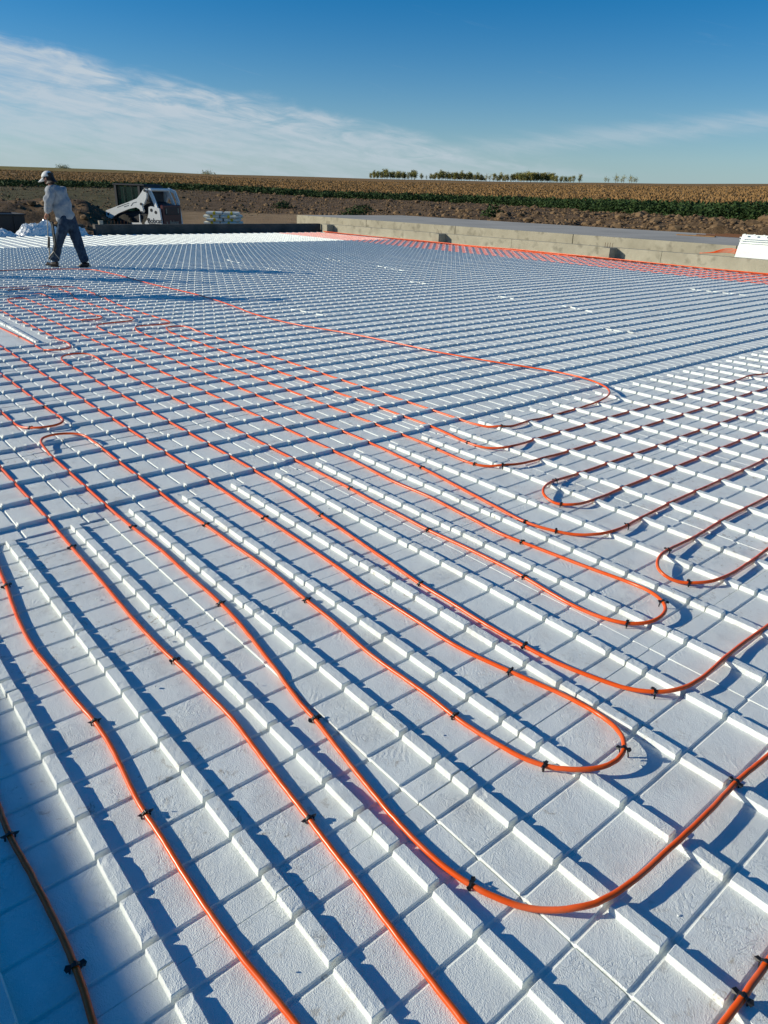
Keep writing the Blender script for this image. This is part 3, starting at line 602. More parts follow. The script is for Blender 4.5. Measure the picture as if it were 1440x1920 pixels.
PIPES = {
 'shade': [(1.388, -0.755, 0.008), (1.4, -0.755, 0.008), (1.415, -0.755, 0.008), (1.432, -0.755, 0.008), (1.45, -0.756, 0.008), (1.47, -0.756, 0.008), (1.49, -0.756, 0.008), (1.51, -0.757, 0.008), (1.53, -0.758, 0.008), (1.55, -0.758, 0.008), (1.57, -0.759, 0.008), (1.59, -0.759, 0.008), (1.61, -0.759, 0.008), (1.631, -0.758, 0.008), (1.651, -0.757, 0.008), (1.671, -0.756, 0.008), (1.691, -0.754, 0.008), (1.711, -0.753, 0.008), (1.731, -0.752, 0.008), (1.751, -0.75, 0.008), (1.772, -0.749, 0.008), (1.792, -0.749, 0.008), (1.812, -0.748, 0.008), (1.832, -0.747, 0.008), (1.852, -0.746, 0.008), (1.872, -0.745, 0.008), (1.893, -0.745, 0.008), (1.913, -0.744, 0.008), (1.933, -0.743, 0.008), (1.953, -0.743, 0.008), (1.973, -0.742, 0.008), (1.993, -0.742, 0.008), (2.014, -0.742, 0.008), (2.034, -0.742, 0.008), (2.054, -0.743, 0.008), (2.074, -0.743, 0.008), (2.094, -0.744, 0.008), (2.114, -0.745, 0.008), (2.135, -0.746, 0.008), (2.155, -0.748, 0.008), (2.175, -0.75, 0.008), (2.194, -0.752, 0.008), (2.214, -0.754, 0.009), (2.232, -0.756, 0.009), (2.249, -0.758, 0.009), (2.264, -0.76, 0.009), (2.275, -0.761, 0.009)],
 'left_edge': [(-0.334, -0.363, 0.015), (-0.316, -0.365, 0.015), (-0.292, -0.368, 0.015), (-0.265, -0.37, 0.014), (-0.236, -0.373, 0.012), (-0.206, -0.376, 0.009), (-0.176, -0.379, 0.008), (-0.147, -0.382, 0.008), (-0.117, -0.385, 0.008), (-0.087, -0.388, 0.008), (-0.057, -0.391, 0.008), (-0.027, -0.394, 0.008), (0.003, -0.397, 0.008), (0.033, -0.399, 0.008), (0.063, -0.402, 0.008), (0.093, -0.405, 0.008), (0.123, -0.407, 0.008), (0.153, -0.41, 0.008), (0.183, -0.412, 0.008), (0.213, -0.415, 0.008), (0.243, -0.418, 0.008), (0.273, -0.421, 0.008), (0.303, -0.425, 0.008), (0.332, -0.428, 0.008), (0.362, -0.432, 0.008), (0.392, -0.435, 0.008), (0.422, -0.438, 0.008), (0.452, -0.441, 0.008), (0.482, -0.444, 0.008), (0.512, -0.447, 0.008), (0.542, -0.449, 0.008), (0.572, -0.451, 0.008), (0.602, -0.453, 0.008), (0.632, -0.455, 0.008), (0.662, -0.456, 0.008), (0.692, -0.457, 0.008), (0.722, -0.457, 0.008), (0.752, -0.457, 0.008), (0.782, -0.457, 0.008), (0.813, -0.456, 0.008), (0.843, -0.454, 0.008), (0.873, -0.452, 0.008), (0.903, -0.45, 0.008), (0.933, -0.449, 0.008), (0.963, -0.447, 0.008), (0.993, -0.445, 0.008), (1.023, -0.444, 0.008), (1.053, -0.442, 0.008), (1.083, -0.441, 0.008), (1.113, -0.439, 0.008), (1.143, -0.437, 0.008), (1.163, -0.436, 0.008), (1.183, -0.434, 0.008), (1.203, -0.432, 0.008), (1.223, -0.431, 0.008), (1.243, -0.429, 0.008), (1.263, -0.427, 0.008), (1.283, -0.426, 0.008), (1.303, -0.425, 0.008), (1.323, -0.424, 0.008), (1.343, -0.424, 0.008), (1.363, -0.424, 0.008), (1.383, -0.424, 0.008), (1.403, -0.424, 0.008), (1.423, -0.425, 0.008), (1.443, -0.426, 0.008), (1.463, -0.427, 0.008), (1.483, -0.428, 0.008), (1.503, -0.43, 0.008), (1.523, -0.432, 0.008), (1.543, -0.433, 0.008), (1.563, -0.435, 0.008), (1.583, -0.437, 0.008), (1.603, -0.439, 0.008), (1.623, -0.441, 0.008), (1.643, -0.443, 0.008), (1.663, -0.444, 0.008), (1.683, -0.446, 0.008), (1.703, -0.447, 0.008), (1.723, -0.448, 0.008), (1.743, -0.448, 0.008), (1.763, -0.449, 0.008), (1.783, -0.449, 0.008), (1.803, -0.448, 0.008), (1.823, -0.448, 0.008), (1.843, -0.448, 0.008), (1.863, -0.448, 0.008), (1.883, -0.448, 0.008), (1.903, -0.449, 0.008), (1.923, -0.449, 0.008), (1.943, -0.45, 0.008), (1.963, -0.45, 0.008), (1.984, -0.451, 0.008), (2.004, -0.451, 0.008), (2.024, -0.451, 0.008), (2.044, -0.451, 0.008), (2.064, -0.451, 0.008), (2.084, -0.451, 0.008), (2.104, -0.451, 0.008), (2.124, -0.451, 0.008), (2.144, -0.45, 0.008), (2.164, -0.45, 0.008), (2.184, -0.449, 0.008), (2.204, -0.449, 0.008), (2.224, -0.448, 0.009), (2.244, -0.447, 0.009), (2.264, -0.446, 0.009), (2.284, -0.445, 0.009), (2.304, -0.444, 0.009), (2.324, -0.442, 0.009), (2.344, -0.44, 0.009), (2.364, -0.438, 0.009), (2.384, -0.437, 0.009), (2.404, -0.435, 0.009), (2.424, -0.433, 0.009), (2.444, -0.432, 0.009), (2.464, -0.43, 0.009), (2.483, -0.429, 0.009), (2.501, -0.428, 0.009), (2.518, -0.427, 0.009), (2.533, -0.426, 0.009), (2.544, -0.426, 0.009)],
 'bottom': [(-1.674, -0.066, 0.015), (-1.649, -0.065, 0.015), (-1.616, -0.064, 0.015), (-1.58, -0.063, 0.015), (-1.541, -0.063, 0.015), (-1.501, -0.063, 0.015), (-1.461, -0.063, 0.015), (-1.421, -0.063, 0.015), (-1.381, -0.063, 0.015), (-1.341, -0.063, 0.015), (-1.301, -0.064, 0.015), (-1.261, -0.064, 0.015), (-1.221, -0.063, 0.015), (-1.181, -0.063, 0.015), (-1.141, -0.064, 0.015), (-1.101, -0.064, 0.015), (-1.061, -0.064, 0.015), (-1.021, -0.064, 0.015), (-0.981, -0.065, 0.015), (-0.941, -0.065, 0.015), (-0.901, -0.065, 0.015), (-0.861, -0.065, 0.015), (-0.821, -0.065, 0.015), (-0.781, -0.065, 0.015), (-0.741, -0.065, 0.015), (-0.7, -0.065, 0.015), (-0.66, -0.066, 0.015), (-0.62, -0.066, 0.015), (-0.59, -0.066, 0.015), (-0.56, -0.066, 0.015), (-0.53, -0.066, 0.015), (-0.5, -0.066, 0.015), (-0.47, -0.066, 0.015), (-0.44, -0.066, 0.015), (-0.41, -0.066, 0.015), (-0.38, -0.066, 0.015), (-0.35, -0.067, 0.015), (-0.32, -0.067, 0.015), (-0.29, -0.067, 0.015), (-0.26, -0.068, 0.013), (-0.23, -0.068, 0.011), (-0.2, -0.069, 0.009), (-0.17, -0.069, 0.008), (-0.14, -0.07, 0.008), (-0.11, -0.07, 0.008), (-0.08, -0.071, 0.008), (-0.05, -0.072, 0.008), (-0.02, -0.072, 0.008), (0.01, -0.073, 0.008), (0.04, -0.074, 0.008), (0.07, -0.074, 0.008), (0.1, -0.075, 0.008), (0.13, -0.075, 0.008), (0.16, -0.075, 0.008), (0.19, -0.076, 0.008), (0.22, -0.076, 0.008), (0.25, -0.076, 0.008), (0.28, -0.077, 0.008), (0.31, -0.077, 0.008), (0.34, -0.077, 0.008), (0.37, -0.078, 0.008), (0.401, -0.078, 0.008), (0.431, -0.079, 0.008), (0.461, -0.08, 0.008), (0.491, -0.081, 0.008), (0.521, -0.082, 0.008), (0.551, -0.083, 0.008), (0.581, -0.084, 0.008), (0.611, -0.085, 0.008), (0.641, -0.086, 0.008), (0.671, -0.086, 0.008), (0.701, -0.087, 0.008), (0.731, -0.088, 0.008), (0.761, -0.089, 0.008), (0.791, -0.089, 0.008), (0.821, -0.089, 0.008), (0.851, -0.089, 0.008), (0.881, -0.089, 0.008), (0.911, -0.089, 0.008), (0.941, -0.088, 0.008), (0.971, -0.088, 0.008), (1.001, -0.087, 0.008), (1.031, -0.086, 0.008), (1.061, -0.085, 0.008), (1.091, -0.084, 0.008), (1.121, -0.082, 0.008), (1.151, -0.08, 0.008), (1.181, -0.078, 0.008), (1.211, -0.076, 0.008), (1.241, -0.075, 0.008), (1.261, -0.074, 0.008), (1.281, -0.074, 0.008), (1.301, -0.074, 0.008), (1.321, -0.073, 0.008), (1.341, -0.073, 0.008), (1.361, -0.073, 0.008), (1.381, -0.072, 0.008), (1.401, -0.072, 0.008), (1.421, -0.071, 0.008), (1.441, -0.071, 0.008), (1.461, -0.07, 0.008), (1.481, -0.069, 0.008), (1.501, -0.069, 0.008), (1.521, -0.069, 0.008), (1.541, -0.069, 0.008), (1.561, -0.069, 0.008), (1.581, -0.07, 0.008), (1.601, -0.071, 0.008), (1.621, -0.072, 0.008), (1.641, -0.074, 0.008), (1.661, -0.076, 0.008), (1.681, -0.077, 0.008), (1.701, -0.079, 0.008), (1.721, -0.081, 0.008), (1.74, -0.082, 0.008), (1.76, -0.084, 0.008), (1.78, -0.086, 0.008), (1.8, -0.087, 0.008), (1.82, -0.089, 0.008), (1.84, -0.09, 0.008), (1.86, -0.092, 0.008), (1.88, -0.093, 0.008), (1.9, -0.095, 0.008), (1.92, -0.096, 0.008), (1.94, -0.097, 0.008), (1.96, -0.099, 0.008), (1.98, -0.1, 0.008), (2, -0.101, 0.008), (2.02, -0.103, 0.008), (2.04, -0.104, 0.008), (2.06, -0.105, 0.008), (2.08, -0.107, 0.008), (2.1, -0.109, 0.008), (2.12, -0.11, 0.008), (2.14, -0.112, 0.008), (2.16, -0.113, 0.008), (2.18, -0.115, 0.008), (2.2, -0.116, 0.008), (2.22, -0.118, 0.009), (2.24, -0.119, 0.009), (2.26, -0.12, 0.009), (2.28, -0.122, 0.009), (2.299, -0.123, 0.009), (2.319, -0.125, 0.009), (2.339, -0.126, 0.009), (2.359, -0.128, 0.009), (2.379, -0.13, 0.009), (2.399, -0.132, 0.009), (2.419, -0.134, 0.009), (2.439, -0.135, 0.009), (2.459, -0.137, 0.009), (2.479, -0.139, 0.009), (2.499, -0.14, 0.009), (2.519, -0.142, 0.009), (2.539, -0.143, 0.009), (2.559, -0.144, 0.009), (2.579, -0.146, 0.009), (2.599, -0.147, 0.009), (2.619, -0.149, 0.009), (2.639, -0.15, 0.009), (2.659, -0.151, 0.009), (2.678, -0.152, 0.009), (2.698, -0.154, 0.009), (2.717, -0.154, 0.009), (2.735, -0.155, 0.009), (2.75, -0.156, 0.009), (2.763, -0.156, 0.009), (2.769, -0.156, 0.009)],
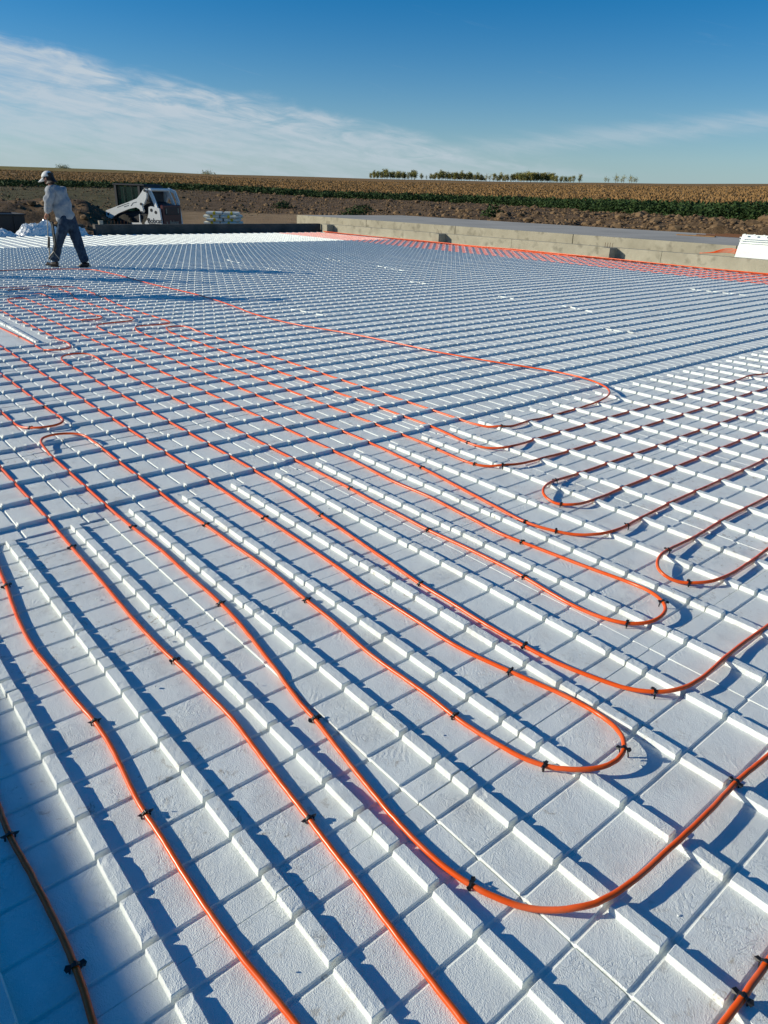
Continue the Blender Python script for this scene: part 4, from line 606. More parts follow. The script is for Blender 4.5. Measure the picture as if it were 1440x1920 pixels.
 'great_hairpin': [(2.772, 1.288, 0.037), (2.771, 1.269, 0.037), (2.77, 1.245, 0.037), (2.769, 1.217, 0.037), (2.768, 1.197, 0.037), (2.767, 1.177, 0.037), (2.766, 1.157, 0.037), (2.765, 1.137, 0.037), (2.764, 1.118, 0.037), (2.763, 1.098, 0.037), (2.762, 1.078, 0.037), (2.76, 1.058, 0.037), (2.759, 1.038, 0.036), (2.757, 1.018, 0.036), (2.756, 0.998, 0.036), (2.755, 0.978, 0.035), (2.754, 0.958, 0.035), (2.754, 0.938, 0.035), (2.754, 0.918, 0.036), (2.755, 0.898, 0.036), (2.756, 0.878, 0.037), (2.756, 0.858, 0.038), (2.757, 0.838, 0.039), (2.758, 0.818, 0.039), (2.759, 0.798, 0.04), (2.759, 0.778, 0.04), (2.759, 0.758, 0.041), (2.759, 0.738, 0.041), (2.759, 0.718, 0.041), (2.759, 0.698, 0.041), (2.759, 0.678, 0.041), (2.758, 0.658, 0.041), (2.757, 0.638, 0.041), (2.757, 0.618, 0.04), (2.756, 0.598, 0.04), (2.755, 0.578, 0.039), (2.754, 0.558, 0.039), (2.753, 0.538, 0.038), (2.753, 0.518, 0.038), (2.752, 0.498, 0.037), (2.752, 0.478, 0.037), (2.751, 0.458, 0.037), (2.75, 0.438, 0.037), (2.749, 0.418, 0.038), (2.747, 0.399, 0.038), (2.745, 0.379, 0.038), (2.743, 0.359, 0.039), (2.74, 0.339, 0.039), (2.736, 0.32, 0.039), (2.731, 0.301, 0.039), (2.726, 0.282, 0.038), (2.718, 0.264, 0.037), (2.709, 0.247, 0.036), (2.698, 0.231, 0.033), (2.686, 0.216, 0.028), (2.673, 0.202, 0.024), (2.658, 0.189, 0.019), (2.643, 0.176, 0.015), (2.627, 0.164, 0.012), (2.611, 0.153, 0.01), (2.594, 0.142, 0.009), (2.577, 0.133, 0.009), (2.559, 0.124, 0.009), (2.541, 0.116, 0.009), (2.523, 0.108, 0.009), (2.504, 0.102, 0.009), (2.485, 0.096, 0.009), (2.466, 0.091, 0.009), (2.446, 0.087, 0.009), (2.427, 0.084, 0.009), (2.407, 0.081, 0.009), (2.387, 0.079, 0.009), (2.367, 0.078, 0.009), (2.347, 0.077, 0.009), (2.327, 0.077, 0.009), (2.307, 0.077, 0.009), (2.287, 0.077, 0.009), (2.268, 0.078, 0.009), (2.248, 0.079, 0.009), (2.228, 0.08, 0.009), (2.208, 0.082, 0.009), (2.188, 0.083, 0.008), (2.168, 0.085, 0.008), (2.148, 0.087, 0.008), (2.128, 0.09, 0.008), (2.108, 0.092, 0.008), (2.088, 0.094, 0.008), (2.069, 0.097, 0.008), (2.049, 0.099, 0.008), (2.029, 0.102, 0.008), (2.009, 0.104, 0.008), (1.989, 0.107, 0.008), (1.969, 0.109, 0.008), (1.95, 0.112, 0.008), (1.93, 0.115, 0.008), (1.91, 0.118, 0.008), (1.89, 0.12, 0.008), (1.87, 0.123, 0.008), (1.851, 0.126, 0.008), (1.831, 0.129, 0.008), (1.811, 0.132, 0.008), (1.791, 0.135, 0.008), (1.771, 0.138, 0.008), (1.752, 0.14, 0.008), (1.732, 0.142, 0.008), (1.712, 0.144, 0.008), (1.692, 0.145, 0.008), (1.672, 0.147, 0.008), (1.652, 0.148, 0.008), (1.632, 0.15, 0.008), (1.613, 0.153, 0.008), (1.593, 0.156, 0.008), (1.573, 0.159, 0.008), (1.553, 0.162, 0.008), (1.534, 0.165, 0.008), (1.514, 0.168, 0.009), (1.494, 0.171, 0.01), (1.474, 0.174, 0.012), (1.454, 0.177, 0.014), (1.435, 0.179, 0.015), (1.415, 0.182, 0.015), (1.395, 0.184, 0.015), (1.375, 0.187, 0.015), (1.355, 0.19, 0.015), (1.326, 0.194, 0.015), (1.296, 0.199, 0.015), (1.266, 0.203, 0.015), (1.237, 0.207, 0.015), (1.207, 0.212, 0.015), (1.177, 0.215, 0.015), (1.147, 0.219, 0.015), (1.118, 0.223, 0.015), (1.088, 0.226, 0.015), (1.058, 0.229, 0.015), (1.028, 0.231, 0.015), (0.998, 0.234, 0.015), (0.968, 0.236, 0.015), (0.938, 0.238, 0.014), (0.908, 0.239, 0.014), (0.878, 0.24, 0.014), (0.848, 0.241, 0.014), (0.818, 0.242, 0.014), (0.788, 0.242, 0.014), (0.758, 0.242, 0.014), (0.728, 0.242, 0.014), (0.698, 0.242, 0.014), (0.668, 0.242, 0.014), (0.638, 0.241, 0.014), (0.608, 0.242, 0.014), (0.578, 0.242, 0.014), (0.548, 0.243, 0.014), (0.518, 0.243, 0.014), (0.488, 0.244, 0.014), (0.458, 0.245, 0.014), (0.428, 0.246, 0.014), (0.398, 0.247, 0.014), (0.368, 0.247, 0.014), (0.338, 0.248, 0.014), (0.308, 0.248, 0.014), (0.278, 0.248, 0.014), (0.248, 0.247, 0.014), (0.218, 0.246, 0.014), (0.188, 0.246, 0.014), (0.158, 0.245, 0.014), (0.128, 0.244, 0.014), (0.098, 0.243, 0.014), (0.068, 0.242, 0.014), (0.038, 0.241, 0.014), (0.008, 0.24, 0.014), (-0.022, 0.239, 0.014), (-0.052, 0.238, 0.014), (-0.082, 0.237, 0.014), (-0.112, 0.237, 0.014), (-0.142, 0.236, 0.014), (-0.172, 0.236, 0.014), (-0.202, 0.235, 0.014), (-0.232, 0.235, 0.014), (-0.262, 0.235, 0.014), (-0.292, 0.235, 0.014), (-0.322, 0.235, 0.014), (-0.352, 0.235, 0.014), (-0.382, 0.235, 0.014), (-0.412, 0.235, 0.014), (-0.442, 0.235, 0.014), (-0.472, 0.236, 0.014), (-0.502, 0.236, 0.014), (-0.532, 0.236, 0.014), (-0.562, 0.236, 0.014), (-0.602, 0.237, 0.014), (-0.642, 0.237, 0.014), (-0.682, 0.238, 0.014), (-0.722, 0.238, 0.014), (-0.762, 0.238, 0.014), (-0.802, 0.239, 0.014), (-0.842, 0.239, 0.014), (-0.882, 0.239, 0.014), (-0.922, 0.24, 0.014), (-0.962, 0.24, 0.014), (-1.002, 0.24, 0.014), (-1.042, 0.241, 0.014), (-1.082, 0.241, 0.014), (-1.122, 0.242, 0.014), (-1.162, 0.242, 0.014), (-1.202, 0.243, 0.014), (-1.242, 0.243, 0.014), (-1.282, 0.243, 0.014), (-1.322, 0.243, 0.014), (-1.361, 0.242, 0.017), (-1.401, 0.242, 0.024), (-1.441, 0.242, 0.03), (-1.481, 0.243, 0.035), (-1.521, 0.245, 0.039), (-1.559, 0.25, 0.04), (-1.596, 0.259, 0.041), (-1.629, 0.274, 0.042), (-1.657, 0.295, 0.042), (-1.676, 0.323, 0.041), (-1.685, 0.355, 0.041), (-1.684, 0.39, 0.041), (-1.674, 0.424, 0.041), (-1.656, 0.455, 0.041), (-1.631, 0.482, 0.042), (-1.601, 0.504, 0.041), (-1.568, 0.52, 0.041), (-1.531, 0.53, 0.039), (-1.493, 0.535, 0.038), (-1.453, 0.536, 0.037), (-1.414, 0.537, 0.036), (-1.376, 0.538, 0.035), (-1.339, 0.543, 0.03), (-1.301, 0.548, 0.021), (-1.263, 0.551, 0.015), (-1.224, 0.552, 0.014), (-1.184, 0.552, 0.014), (-1.144, 0.55, 0.014), (-1.105, 0.549, 0.014), (-1.065, 0.548, 0.014), (-1.025, 0.546, 0.014), (-0.985, 0.545, 0.014), (-0.945, 0.544, 0.014), (-0.905, 0.544, 0.014), (-0.865, 0.543, 0.014), (-0.825, 0.543, 0.014), (-0.785, 0.543, 0.014), (-0.745, 0.543, 0.014), (-0.705, 0.542, 0.014), (-0.665, 0.542, 0.014), (-0.625, 0.542, 0.014), (-0.585, 0.541, 0.014), (-0.545, 0.541, 0.014), (-0.505, 0.541, 0.014), (-0.465, 0.541, 0.014), (-0.425, 0.54, 0.014), (-0.395, 0.54, 0.014), (-0.365, 0.54, 0.014), (-0.335, 0.54, 0.014), (-0.305, 0.539, 0.014), (-0.275, 0.539, 0.014), (-0.245, 0.538, 0.014), (-0.215, 0.537, 0.014), (-0.185, 0.537, 0.014), (-0.155, 0.536, 0.014), (-0.125, 0.536, 0.014), (-0.095, 0.536, 0.014), (-0.065, 0.537, 0.014), (-0.035, 0.537, 0.014), (-0.005, 0.538, 0.014), (0.025, 0.54, 0.014), (0.055, 0.541, 0.014), (0.085, 0.542, 0.014), (0.115, 0.543, 0.014), (0.145, 0.544, 0.014), (0.175, 0.545, 0.014), (0.205, 0.546, 0.014), (0.235, 0.547, 0.014), (0.265, 0.547, 0.014), (0.295, 0.548, 0.014), (0.325, 0.548, 0.014), (0.355, 0.548, 0.014), (0.385, 0.548, 0.014), (0.415, 0.548, 0.014), (0.445, 0.549, 0.014), (0.475, 0.549, 0.014), (0.505, 0.55, 0.014), (0.535, 0.551, 0.014), (0.565, 0.551, 0.014), (0.595, 0.552, 0.014), (0.625, 0.553, 0.014), (0.655, 0.553, 0.014), (0.685, 0.554, 0.014), (0.715, 0.554, 0.014), (0.745, 0.554, 0.014), (0.775, 0.553, 0.014), (0.805, 0.553, 0.014), (0.835, 0.552, 0.014), (0.865, 0.551, 0.014), (0.895, 0.55, 0.014), (0.925, 0.548, 0.014), (0.955, 0.546, 0.014), (0.985, 0.544, 0.015), (1.015, 0.542, 0.015), (1.045, 0.54, 0.015), (1.075, 0.539, 0.015), (1.105, 0.537, 0.015), (1.135, 0.536, 0.015), (1.165, 0.535, 0.015), (1.195, 0.534, 0.015), (1.225, 0.533, 0.015), (1.255, 0.532, 0.015), (1.285, 0.531, 0.015), (1.315, 0.529, 0.015), (1.344, 0.526, 0.015), (1.374, 0.524, 0.015), (1.404, 0.521, 0.015), (1.434, 0.518, 0.015), (1.464, 0.516, 0.015), (1.494, 0.513, 0.015), (1.524, 0.511, 0.015), (1.554, 0.509, 0.015), (1.584, 0.508, 0.015), (1.614, 0.508, 0.015), (1.634, 0.508, 0.015), (1.654, 0.508, 0.015), (1.674, 0.509, 0.015), (1.694, 0.509, 0.015), (1.714, 0.51, 0.015), (1.734, 0.511, 0.015), (1.754, 0.512, 0.015), (1.774, 0.512, 0.015), (1.794, 0.513, 0.015), (1.814, 0.513, 0.015), (1.834, 0.514, 0.015), (1.854, 0.514, 0.015), (1.874, 0.514, 0.015), (1.893, 0.514, 0.015), (1.913, 0.514, 0.015), (1.933, 0.513, 0.015), (1.953, 0.512, 0.015), (1.973, 0.511, 0.015), (1.993, 0.51, 0.015), (2.013, 0.51, 0.015), (2.033, 0.51, 0.015), (2.053, 0.51, 0.015), (2.073, 0.511, 0.015), (2.093, 0.513, 0.015), (2.113, 0.514, 0.015), (2.133, 0.516, 0.015), (2.153, 0.519, 0.015), (2.173, 0.521, 0.015), (2.192, 0.524, 0.015), (2.212, 0.527, 0.015), (2.232, 0.53, 0.015), (2.251, 0.533, 0.015), (2.271, 0.538, 0.015), (2.29, 0.543, 0.015), (2.309, 0.549, 0.016), (2.327, 0.556, 0.017), (2.346, 0.564, 0.018), (2.363, 0.573, 0.02), (2.381, 0.582, 0.023), (2.397, 0.593, 0.027), (2.413, 0.604, 0.03), (2.428, 0.617, 0.033), (2.441, 0.631, 0.035), (2.453, 0.646, 0.037), (2.463, 0.662, 0.038), (2.472, 0.68, 0.04), (2.478, 0.698, 0.041), (2.481, 0.716, 0.042), (2.483, 0.735, 0.042), (2.481, 0.754, 0.043), (2.478, 0.772, 0.043), (2.471, 0.79, 0.042), (2.462, 0.807, 0.041), (2.451, 0.822, 0.04), (2.439, 0.837, 0.037), (2.424, 0.85, 0.035), (2.409, 0.861, 0.031), (2.392, 0.872, 0.028), (2.375, 0.88, 0.025), (2.357, 0.888, 0.021), (2.338, 0.893, 0.019), (2.319, 0.897, 0.017), (2.3, 0.899, 0.016), (2.28, 0.899, 0.016), (2.26, 0.899, 0.015), (2.24, 0.897, 0.015), (2.22, 0.895, 0.015), (2.201, 0.893, 0.015), (2.181, 0.89, 0.015), (2.161, 0.886, 0.015), (2.142, 0.883, 0.015), (2.122, 0.878, 0.015), (2.103, 0.874, 0.015), (2.083, 0.869, 0.015), (2.064, 0.865, 0.015), (2.044, 0.86, 0.015), (2.025, 0.856, 0.015), (2.005, 0.852, 0.015), (1.986, 0.848, 0.015), (1.966, 0.844, 0.015), (1.947, 0.84, 0.015), (1.927, 0.835, 0.015), (1.898, 0.829, 0.015), (1.868, 0.823, 0.015), (1.839, 0.817, 0.015), (1.809, 0.812, 0.015), (1.78, 0.807, 0.015), (1.75, 0.804, 0.015), (1.72, 0.801, 0.015), (1.69, 0.8, 0.015), (1.66, 0.799, 0.015), (1.63, 0.799, 0.015), (1.6, 0.8, 0.015), (1.57, 0.8, 0.015), (1.54, 0.801, 0.015), (1.51, 0.801, 0.015), (1.48, 0.801, 0.015), (1.45, 0.801, 0.015), (1.42, 0.801, 0.015), (1.39, 0.801, 0.015), (1.36, 0.801, 0.015), (1.33, 0.801, 0.015), (1.3, 0.801, 0.015), (1.27, 0.801, 0.015), (1.24, 0.801, 0.015), (1.21, 0.8, 0.015), (1.18, 0.801, 0.015), (1.15, 0.801, 0.015), (1.12, 0.803, 0.015), (1.091, 0.805, 0.015), (1.061, 0.807, 0.015), (1.031, 0.81, 0.015), (1.001, 0.812, 0.015), (0.971, 0.814, 0.015), (0.941, 0.816, 0.014), (0.911, 0.817, 0.014), (0.881, 0.819, 0.014), (0.851, 0.82, 0.014), (0.821, 0.821, 0.014), (0.791, 0.822, 0.014), (0.761, 0.823, 0.014), (0.731, 0.824, 0.014), (0.701, 0.824, 0.014), (0.671, 0.825, 0.014), (0.641, 0.826, 0.014), (0.611, 0.827, 0.014), (0.581, 0.827, 0.014), (0.551, 0.828, 0.014), (0.521, 0.828, 0.014), (0.491, 0.829, 0.014), (0.461, 0.829, 0.014), (0.431, 0.83, 0.014), (0.401, 0.83, 0.014), (0.371, 0.831, 0.014), (0.341, 0.831, 0.014), (0.311, 0.831, 0.014), (0.281, 0.832, 0.014), (0.251, 0.832, 0.014), (0.221, 0.832, 0.014), (0.191, 0.832, 0.014), (0.161, 0.833, 0.014), (0.131, 0.833, 0.014), (0.101, 0.833, 0.014), (0.071, 0.833, 0.014), (0.041, 0.834, 0.014), (0.011, 0.835, 0.014), (-0.019, 0.835, 0.014), (-0.049, 0.836, 0.014), (-0.079, 0.837, 0.014), (-0.109, 0.838, 0.014), (-0.139, 0.838, 0.014), (-0.169, 0.839, 0.014), (-0.199, 0.84, 0.014), (-0.229, 0.841, 0.014), (-0.259, 0.841, 0.014), (-0.289, 0.842, 0.014), (-0.319, 0.843, 0.014), (-0.349, 0.844, 0.014), (-0.389, 0.844, 0.014), (-0.429, 0.845, 0.014), (-0.469, 0.846, 0.014), (-0.509, 0.846, 0.014), (-0.549, 0.847, 0.014), (-0.589, 0.847, 0.014), (-0.629, 0.847, 0.014), (-0.669, 0.847, 0.014), (-0.709, 0.848, 0.014), (-0.749, 0.848, 0.014), (-0.789, 0.849, 0.014), (-0.829, 0.849, 0.014), (-0.869, 0.849, 0.014), (-0.909, 0.849, 0.014), (-0.949, 0.85, 0.014), (-0.989, 0.85, 0.014), (-1.029, 0.85, 0.014), (-1.069, 0.85, 0.014), (-1.109, 0.85, 0.014), (-1.149, 0.851, 0.014), (-1.189, 0.851, 0.014), (-1.229, 0.851, 0.014), (-1.269, 0.852, 0.014), (-1.309, 0.852, 0.014), (-1.349, 0.852, 0.014), (-1.389, 0.852, 0.014), (-1.429, 0.852, 0.014), (-1.469, 0.852, 0.014), (-1.509, 0.851, 0.015), (-1.549, 0.851, 0.015), (-1.589, 0.851, 0.015), (-1.629, 0.851, 0.015), (-1.669, 0.851, 0.015), (-1.709, 0.852, 0.015), (-1.749, 0.852, 0.015), (-1.789, 0.852, 0.015), (-1.829, 0.853, 0.015), (-1.869, 0.853, 0.015), (-1.909, 0.853, 0.015), (-1.949, 0.853, 0.015), (-1.989, 0.852, 0.015), (-2.028, 0.852, 0.015), (-2.068, 0.852, 0.015), (-2.108, 0.852, 0.015), (-2.148, 0.852, 0.015), (-2.188, 0.853, 0.015), (-2.228, 0.854, 0.015), (-2.268, 0.854, 0.015), (-2.308, 0.854, 0.015), (-2.348, 0.855, 0.015), (-2.388, 0.855, 0.015), (-2.428, 0.856, 0.015), (-2.468, 0.856, 0.015), (-2.508, 0.857, 0.015), (-2.548, 0.857, 0.015), (-2.588, 0.857, 0.015), (-2.628, 0.858, 0.015), (-2.668, 0.858, 0.015), (-2.708, 0.858, 0.014), (-2.748, 0.858, 0.014), (-2.788, 0.858, 0.014), (-2.828, 0.858, 0.014), (-2.868, 0.858, 0.014), (-2.908, 0.858, 0.014), (-2.948, 0.859, 0.014), (-2.988, 0.859, 0.014), (-3.028, 0.859, 0.014), (-3.068, 0.859, 0.014), (-3.108, 0.86, 0.014), (-3.148, 0.86, 0.014), (-3.188, 0.86, 0.014), (-3.228, 0.86, 0.014), (-3.268, 0.861, 0.014), (-3.308, 0.861, 0.014), (-3.348, 0.861, 0.014), (-3.388, 0.861, 0.014), (-3.428, 0.862, 0.014), (-3.468, 0.862, 0.014), (-3.508, 0.862, 0.014), (-3.548, 0.862, 0.014), (-3.588, 0.863, 0.014), (-3.628, 0.863, 0.014), (-3.668, 0.863, 0.014), (-3.708, 0.864, 0.014), (-3.748, 0.865, 0.014), (-3.788, 0.865, 0.014), (-3.828, 0.865, 0.014), (-3.868, 0.865, 0.014), (-3.908, 0.866, 0.014), (-3.948, 0.866, 0.015), (-3.988, 0.866, 0.015), (-4.028, 0.867, 0.015), (-4.068, 0.867, 0.015), (-4.108, 0.867, 0.015), (-4.148, 0.868, 0.015), (-4.188, 0.869, 0.015), (-4.228, 0.869, 0.015), (-4.268, 0.869, 0.015), (-4.308, 0.869, 0.015), (-4.348, 0.87, 0.015), (-4.388, 0.87, 0.015), (-4.428, 0.87, 0.015), (-4.468, 0.87, 0.015), (-4.508, 0.87, 0.015), (-4.548, 0.871, 0.015), (-4.618, 0.872, 0.015), (-4.688, 0.873, 0.015), (-4.758, 0.874, 0.015), (-4.828, 0.875, 0.015), (-4.898, 0.876, 0.015), (-4.968, 0.876, 0.015), (-5.038, 0.875, 0.015), (-5.108, 0.873, 0.015), (-5.178, 0.871, 0.015), (-5.248, 0.869, 0.015), (-5.318, 0.866, 0.015), (-5.388, 0.864, 0.015), (-5.456, 0.862, 0.015), (-5.519, 0.86, 0.015), (-5.571, 0.858, 0.015), (-5.588, 0.857, 0.015)],
